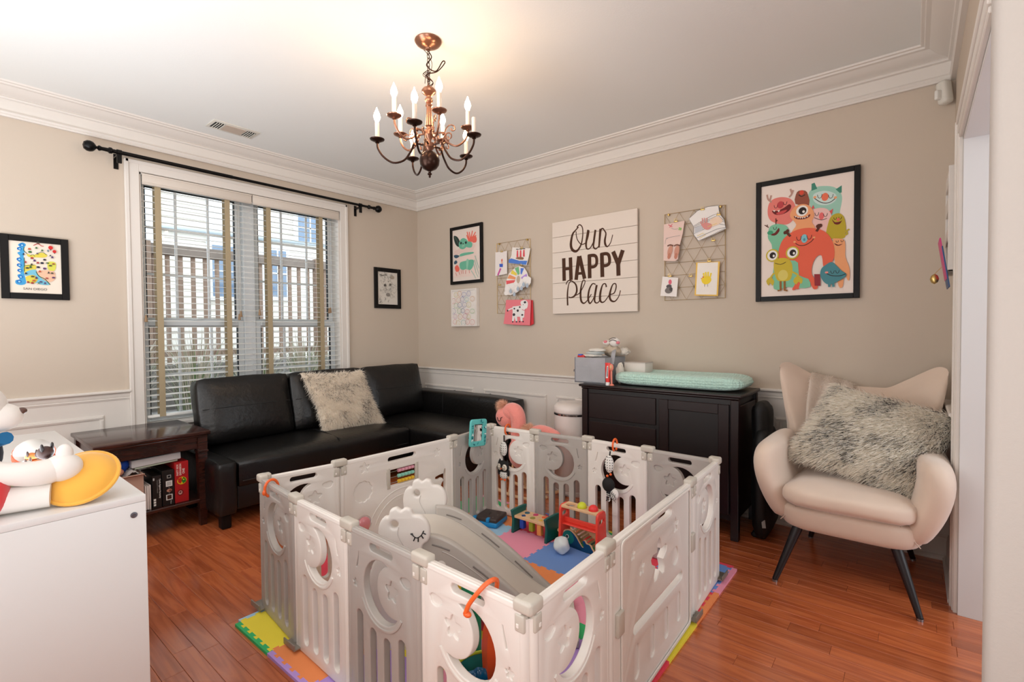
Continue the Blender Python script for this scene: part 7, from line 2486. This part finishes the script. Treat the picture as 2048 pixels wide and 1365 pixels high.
t = thing('orange_link', 'orange plastic link clipped on the left corner panel of the play yard', 'toy link', (-2.53, -2.03, 0.58), group='orange toy links')
link_ring((-2.527, -2.055, 0.578), (1, 0.1, 0), 0.030, 0.036).done('link_loop', m_or, t)
MB().sph((-2.560, -2.06, 0.566), (0.008, 0.008, 0.012), 10, 8).done('knob', m_or, t)
t = thing('orange_link', 'orange plastic link clipped over the nearest white panel', 'toy link', (-2.58, -3.37, 0.58), group='orange toy links')
MB().tube(smoothpts([(-2.615, -3.315, 0.535), (-2.612, -3.325, 0.560), (-2.605, -3.345, 0.590), (-2.59, -3.360, 0.612), (-2.57, -3.366, 0.618), (-2.548, -3.362, 0.607), (-2.542, -3.355, 0.58), (-2.548, -3.345, 0.545)], 5), 0.0062, 8).done('link_loop', m_or, t)
MB().sph((-2.612, -3.318, 0.532), (0.009, 0.013, 0.008), 12, 8).done('knob', m_or, t)

# hanging owl
m_wp = mat('white_dotted', (236, 232, 226), 0.7)
m_bk = mat('black_plush', (14, 13, 15), 0.75)


def dots_on(mb, fn, n, r_, seed=1):
    rn = random.Random(seed)
    for k in range(n):
        p, nn = fn(rn.random(), rn.random())
        mb.sph(p, r_, 6, 4)
    return mb


xw = -1.028
ow = thing('owl_toy', 'black and white hanging owl toy with orange link on the far white panel', 'hanging toy', (xw, -2.09, 0.6), group='hanging plush toys')
link_ring((-1.003, -2.105, 0.588), (1, 0, 0), 0.028, 0.034).done('orange_link', m_or, ow)
yo = -2.088
mb = MB()
for k in range(9):
    mb.sph((xw, yo - 0.006, 0.548 - 0.009 * k), 0.0052, 8, 6) if k < 5 else None
for k in range(5):
    mb.sph((xw, yo, 0.418 - 0.009 * k), 0.005, 8, 6)
mb.done('cord', m_bk, ow, kind='stuff')
o = MB().sph((xw, yo - 0.002, 0.462), (0.018, 0.026, 0.048)).done('dotted_pouch', m_wp, ow)
mb = MB()
for k in range(26):
    a, h = R(100 + (k % 5) * 36), 0.462 + 0.036 * (1 - (k // 5) * 0.42)
    q = math.sqrt(max(0.05, 1 - ((h - 0.462) / 0.048) ** 2))
    mb.sph((xw + 0.018 * q * math.cos(a), yo - 0.002 + 0.026 * q * math.sin(a), h), 0.0028, 6, 4)
mb.done('dots', m_bk, o, kind='stuff')
mb = MB().sph((xw - 0.002, yo, 0.345), (0.022, 0.046, 0.040))
for s in (1, -1):
    mb.lathe([(0.014, -0.006), (0.008, 0.012), (0.0, 0.026)], (xw, yo + s * 0.032, 0.368), 10)
hd_ = mb.done('head', m_bk, ow)
for s in (1, -1):
    MB().sph((xw - 0.016, yo + s * 0.019, 0.343), (0.010, 0.021, 0.022)).done('eye_patch', mat('cream_felt', (236, 226, 210), 0.8), hd_)
    MB().tube([(xw - 0.0262, yo + s * 0.019 + 0.014 * math.cos(a), 0.343 + 0.014 * math.sin(a)) for a in [2 * PI * k / 16 for k in range(16)]], 0.0010, 5, loop=True).tube(
        [(xw - 0.0268, yo + s * 0.019 + 0.007 * math.cos(a), 0.343 + 0.007 * math.sin(a)) for a in [PI + PI * k / 8 for k in range(9)]], 0.0011, 5).done('eye_line', m_bk, hd_)
MB().sph((xw - 0.026, yo, 0.335), (0.004, 0.005, 0.006), 8, 6).done('beak', m_or, hd_)
o = MB().sph((xw, yo, 0.288), (0.018, 0.032, 0.030)).done('body', m_wp, ow)
mb = MB()
for k in range(20):
    a, h = R(105 + (k % 5) * 36), 0.288 + 0.02 - 0.013 * (k // 5)
    q = math.sqrt(max(0.05, 1 - ((h - 0.288) / 0.030) ** 2))
    mb.sph((xw + 0.018 * q * math.cos(a), yo + 0.032 * q * math.sin(a), h), 0.0024, 6, 4)
mb.done('dots', m_bk, o, kind='stuff')
for s in (1, -1):
    MB().sph((xw, yo + s * 0.040, 0.305), (0.008, 0.010, 0.022), 12, 8).done('wing', m_bk, ow)
    MB().sph((xw - 0.006, yo + s * 0.014, 0.258), (0.008, 0.009, 0.008), 12, 8).done('foot', m_or, ow)
# hanging bird
yb = -2.875
bd = thing('bird_toy', 'black and white hanging bird toy with orange link beside the owl panel', 'hanging toy', (xw, yb, 0.6), group='hanging plush toys')
bd['label'] = 'black bird with striped wings hanging by an orange link'
link_ring((-0.995, yb - 0.012, 0.596), (1, 0, 0), 0.026, 0.034).done('orange_link', m_or, bd)
MB().tube([(xw, yb, 0.565), (xw, yb + 0.004, 0.535)], 0.004, 8).done('cord', m_bk, bd)
o = MB().sph((xw, yb + 0.006, 0.492), (0.018, 0.026, 0.050)).done('dotted_pouch', m_wp, bd)
mb = MB()
for k in range(30):
    a, h = R(100 + (k % 5) * 36), 0.492 + 0.040 * (1 - (k // 5) * 0.36)
    q = math.sqrt(max(0.05, 1 - ((h - 0.492) / 0.050) ** 2))
    mb.sph((xw + 0.018 * q * math.cos(a), yb + 0.006 + 0.026 * q * math.sin(a), h), 0.0028, 6, 4)
mb.done('dots', m_bk, o, kind='stuff')
mb = MB().sph((xw - 0.004, yb - 0.004, 0.436), 0.007, 12, 8).sph((xw - 0.004, yb + 0.016, 0.424), 0.0075, 12, 8)
mb.done('orange_beads', m_or, bd, kind='stuff')
mb = MB().sph((xw, yb + 0.012, 0.374), (0.022, 0.038, 0.042)).sph((xw, yb + 0.008, 0.325), (0.014, 0.016, 0.024))
mb.done('body', m_bk, bd)
for k in range(2):
    MB().tube([(xw - 0.016, yb + 0.022, 0.326 - 0.010 * k), (xw - 0.017, yb - 0.004, 0.326 - 0.010 * k)], 0.0018, 5).done('white_stripe', m_wp, bd)
o = MB().sph((xw - 0.004, yb - 0.026, 0.328), (0.008, 0.026, 0.032), M=Matrix.Rotation(R(20), 4, 'X')).done('wing', m_wp, bd)
mb = MB()
for k in range(4):
    mb.tube(smoothpts([(xw - 0.013, yb - 0.010 - 0.009 * k + 0.004 * math.sin(q * 2), 0.350 - 0.006 * k - 0.009 * q) for q in range(6)], 3), 0.0012, 4)
mb.done('wing_stripes', m_bk, o, kind='stuff')
for s in (0, 1):
    MB().tube([(xw - 0.004, yb + 0.018 - 0.016 * s, 0.308), (xw - 0.006, yb + 0.016 - 0.016 * s, 0.290), (xw - 0.012, yb + 0.020 - 0.016 * s, 0.284)], 0.0035, 6).done('leg', m_wp if s else m_bk, bd)
# teal mirror frame
mr_ = thing('baby_mirror', 'square baby mirror with a teal leaf patterned frame on the far left panel', 'toy mirror', (-1.235, -2.03, 0.6))
Mm = frame_M((-1.238, -2.055, 0.600), Vector((1, 0.02, -0.10)).normalized(), Vector((0.10, 0.0, 1)).normalized(), Vector((0, -1, 0.05)).normalized())
m_tl = mat('teal_fabric', (96, 190, 186), 0.7)
MB().prism([rrect(0, 0, 0.152, 0.172, 0.02), rrect(0, 0, 0.086, 0.106, 0.008)], 0.016, 0.005, Mm, seg=3).done('frame', m_tl, mr_, fix=True)
MB().prism([rrect(0, 0, 0.09, 0.11, 0.008)], 0.006, 0.001, Mm).done('mirror_glass', mat('mirror', (222, 224, 226), 0.05, 1.0), mr_, fix=True)
Am = Art(lambda u, v, o: Mm @ Vector((u, v, 0.0084 + o)), 0.0002)
rn = random.Random(4)
for k in range(30):
    a = rn.uniform(0, 2 * PI)
    x, y = rn.uniform(-0.07, 0.07), rn.uniform(-0.08, 0.08)
    if abs(x) < 0.049 and abs(y) < 0.058:
        x = math.copysign(0.059, x)
    if abs(x) > 0.067 or abs(y) > 0.077:
        continue
    Am.ell(x, y, 0.010, 0.004, rn.choice([(20, 110, 120), (230, 240, 238), (40, 150, 150), (150, 214, 206)]), 10, math.degrees(a))
Am.done('leaf_print', mr_)

# ---------------------------------------------------------------- pink rocking flamingo outside the yard
m_pk = mat('pink_fur_cloth', (248, 150, 138), 0.9, sheen=0.6, bump=0.5, bscale=120)
m_peach = mat('peach_fur', (240, 190, 160), 0.9)
rf = thing('rocking_flamingo', 'pink plush rocking flamingo with wooden rockers behind the play yard', 'rocking toy', (-0.60, -1.86, 0))
fy = -1.74
mb = MB()
pts = smoothpts([(-0.60, fy + 0.005, 0.565), (-0.60, fy - 0.05, 0.635), (-0.60, fy - 0.11, 0.625), (-0.60, fy - 0.135, 0.55), (-0.60, fy - 0.12, 0.44), (-0.60, fy - 0.13, 0.36)], 6)
n = len(pts)
mb.tube(pts, [0.040 + 0.018 * math.sin(PI * i / (n - 1)) for i in range(n)], 18)
mb.sph((-0.60, fy - 0.008, 0.575), (0.062, 0.088, 0.080), 24, 16)
mb.sph((-0.60, fy - 0.06, 0.615), (0.058, 0.075, 0.06), 24, 16)
mb.done('head_and_neck', m_pk, rf, sharp=80)
mb = MB()
add_p(mb, (-0.60, fy - 0.25, 0.33), (0.24, 0.36, 0.27), 0.12)
mb.done('body', m_pk, rf, sharp=80)
mb = MB().tube(smoothpts([(-0.60, fy - 0.22, 0.47), (-0.60, fy - 0.34, 0.520), (-0.60, fy - 0.46, 0.500), (-0.60, fy - 0.50, 0.47)], 5), [0.03, 0.032, 0.032, 0.034, 0.034, 0.034, 0.034, 0.034, 0.034, 0.034, 0.034, 0.034, 0.034, 0.03, 0.02, 0.01], 12)
mb.done('tail', m_pk, rf)


def tuft(cx_, cy_, cz_, s):
    def g(u, v):
        d = Vector((math.cos(2 * PI * u) * math.sin(PI * v), math.sin(2 * PI * u) * math.sin(PI * v), math.cos(PI * v)))
        return Vector((cx_ + d.x * s[0], cy_ + d.y * s[1], cz_ + d.z * s[2])), d
    return g


fur('crest', tuft(-0.60, fy + 0.015, 0.652, (0.016, 0.03, 0.02)), 1600, 0.05, 0.0022, [m_peach, mat('peach_fur_dark', (226, 150, 130), 0.9)], rf, droop=(0, 0.5, 0.0), dark=0.1, seed=12)
fur('feathers', tuft(-0.60, fy - 0.24, 0.49, (0.05, 0.06, 0.03)), 2200, 0.045, 0.0024, [m_peach, mat('peach_fur_dark')], rf, droop=(0, 0.2, -0.1), dark=0.1, seed=13)
MB().tube(smoothpts([(-0.659, fy + 0.028, 0.578), (-0.665, fy + 0.014, 0.556), (-0.664, fy - 0.006, 0.556), (-0.662, fy - 0.012, 0.580)], 5), 0.0028, 6).tube([(-0.664, fy - 0.012, 0.578), (-0.665, fy - 0.028, 0.586)], 0.0022, 5).done('closed_eye', m_bk, rf)
for x in (-0.70, -0.50):
    MB().tube(smoothpts([(x, fy + 0.06, 0.075), (x, fy - 0.02, 0.035), (x, fy - 0.2, 0.018), (x, fy - 0.38, 0.035), (x, fy - 0.46, 0.075)], 6), 0.012, 10).done('rocker', m_pine, rf)
    for y in (fy - 0.12, fy - 0.32):
        MB().tube([(x, y, 0.03), (x * 0.5 - 0.3, y, 0.24)], 0.010, 10).done('leg', m_pine, rf)

# ---------------------------------------------------------------- things on the white cabinet (plain toys)
CT = 0.80
m_wpl = mat('white_plush')
m_rpl = mat('red_velour', (214, 44, 48), 0.8, sheen=0.4)
m_ypl = mat('yellow_velour', (238, 176, 66), 0.8, sheen=0.4, var=0.06, vscale=10)
bz_ = thing('plush_bear', 'large white plush bear in red trousers leaning at the left picture edge', 'soft toy', (-3.37, -2.40, CT))
mb = MB()
add_p(mb, (-3.425, -2.425, CT + 0.058), (0.17, 0.14, 0.115), 0.05)
mb.done('red_trousers', m_rpl, bz_, sharp=80)
mb = MB()
mb.sph((-3.430, -2.37, CT + 0.145), (0.085, 0.065, 0.085), 24, 16)
mb.done('torso', mat('navy_velour', (24, 24, 40), 0.8), bz_, sharp=80)
mb = MB().sph((-3.425, -2.37, CT + 0.262), (0.092, 0.082, 0.080), 28, 18).sph((-3.352, -2.385, CT + 0.238), (0.045, 0.042, 0.036), 20, 14)
hd_ = mb.done('head', m_wpl, bz_, sharp=80)
MB().sph((-3.312, -2.390, CT + 0.250), (0.011, 0.013, 0.009), 12, 8).done('nose', mat('brown_nose', (90, 60, 50), 0.4), hd_)
MB().sph((-3.42, -2.30, CT + 0.345), (0.024, 0.014, 0.024), 14, 10).done('ear', m_wpl, hd_)
MB().tube(smoothpts([(-3.345, -2.43, CT + 0.19), (-3.37, -2.38, CT + 0.175), (-3.42, -2.36, CT + 0.17)], 5), 0.016, 10).done('scarf', mat('blue_cloth', (20, 100, 150), 0.7), bz_)
mb = MB()
mb.tube(smoothpts([(-3.41, -2.44, CT + 0.14), (-3.36, -2.455, CT + 0.110), (-3.30, -2.46, CT + 0.095), (-3.26, -2.455, CT + 0.095)], 6), [0.024, 0.024, 0.025, 0.025, 0.026, 0.026, 0.026, 0.027, 0.028, 0.029, 0.030, 0.031, 0.031, 0.032, 0.032, 0.032, 0.032, 0.031, 0.030], 16)
mb.sph((-3.245, -2.455, CT + 0.098), (0.042, 0.036, 0.036), 20, 14).sph((-3.24, -2.455, CT + 0.135), (0.018, 0.016, 0.024), 14, 10)
mb.done('arm', m_wpl, bz_, sharp=80)
mb = MB().tube([(-3.37, -2.44, CT + 0.038), (-3.27, -2.465, CT + 0.034)], [0.034, 0.030], 16)
mb.done('leg', m_wpl, bz_)
yc_ = thing('round_cushion', 'round yellow velour cushion with a piped rim on the cabinet corner', 'cushion', (-3.17, -2.40, CT))
Ty = Matrix.Translation((-3.205, -2.445, CT + 0.060)) @ Matrix.Rotation(R(-32), 4, 'Z') @ Matrix.Rotation(R(42), 4, 'X') @ Matrix.Rotation(R(0), 4, 'Y')
mb = MB().lathe([(0, -0.034), (0.03, -0.034), (0.055, -0.028), (0.072, -0.014), (0.080, 0.0), (0.072, 0.014), (0.055, 0.028), (0.03, 0.034), (0, 0.034)], (0, 0, 0), 36)
t = MB()
t._merge(mb.bm, Ty)
t.done('cushion_cover', m_ypl, yc_, fix=True)
mb = MB().tube([Ty @ Vector((0.080 * math.cos(a), 0.080 * math.sin(a), 0.0)) for a in [2 * PI * k / 40 for k in range(40)]], 0.006, 8, loop=True)
mb.done('piping', m_ypl, yc_)
bb = thing('toy_ball', 'white toy ball with an orange band behind the bear', 'ball', (-3.23, -1.93, CT))
MB().sph((-3.245, -1.95, CT + 0.052), 0.052, 28, 18).done('ball_skin', mat('toy_white', (200, 196, 190), 0.35), bb)
MB().lathe([(0.0525, -0.012), (0.0535, 0), (0.0525, 0.012)], (-3.245, -1.95, CT + 0.052), 32, Matrix.Rotation(R(35), 4, 'X')).done('orange_band', mat('toy_orange', (236, 110, 70), 0.4), bb)


def animal(label, x, y, s, c, c2, rz, kind='dog'):
    t = thing('toy_animal', label, 'toy', (x, y, CT), rz, group='small toy animals on the white cabinet')
    M = Matrix.Translation((x, y, CT)) @ Matrix.Rotation(rz, 4, 'Z')
    m1, m2 = mat('an_%d_%d_%d' % c, c, 0.5), mat('an_%d_%d_%d' % c2, c2, 0.5)
    MB().sph(M @ Vector((0, 0, 0.030 * s)), (0.022 * s, 0.015 * s, 0.015 * s), 14, 10).done('body', m1, t)
    h = MB().sph(M @ Vector((0.022 * s, 0, 0.050 * s)), (0.013 * s, 0.012 * s, 0.013 * s), 14, 10).sph(M @ Vector((0.033 * s, 0, 0.046 * s)), (0.008 * s, 0.006 * s, 0.006 * s), 10, 8).done('head', m1, t)
    for q in (1, -1):
        MB().sph(M @ Vector((0.018 * s, q * 0.010 * s, 0.061 * s)), (0.003 * s, 0.005 * s, 0.008 * s), 8, 6).done('ear', m2, h)
        for p in (1, -1):
            MB().tube([M @ Vector((p * 0.014 * s, q * 0.008 * s, 0.0)), M @ Vector((p * 0.013 * s, q * 0.008 * s, 0.026 * s))], 0.005 * s, 8).done('leg', m1, t)
    MB().tube([M @ Vector((-0.020 * s, 0, 0.034 * s)), M @ Vector((-0.032 * s, 0, 0.048 * s))], 0.003 * s, 6).done('tail', m2, t)


for a in (('dark brown toy dog on the cabinet, furthest right of the small animals', -3.215, -2.13, 1.6, (62, 36, 30), (30, 20, 18), 2.2),
          ('white toy calf standing left of the brown toy dog', -3.262, -2.17, 1.2, (232, 226, 216), (120, 100, 90), 2.6),
          ('grey toy donkey beside the bear', -3.285, -2.26, 1.2, (130, 118, 110), (70, 60, 56), 1.4),
          ('orange toy fox behind the small animals', -3.25, -2.06, 1.2, (226, 134, 70), (60, 40, 34), 2.0),
          ('purple toy pony nearest the bear', -3.312, -2.22, 1.2, (140, 40, 130), (90, 30, 90), 1.0),
          ('lime green toy frog beside the purple pony', -3.33, -2.29, 0.9, (120, 190, 50), (60, 120, 30), 0.6),
          ('red toy bull between the calf and the dog', -3.235, -2.22, 0.9, (200, 50, 44), (100, 26, 24), 1.8)):
    animal(*a)
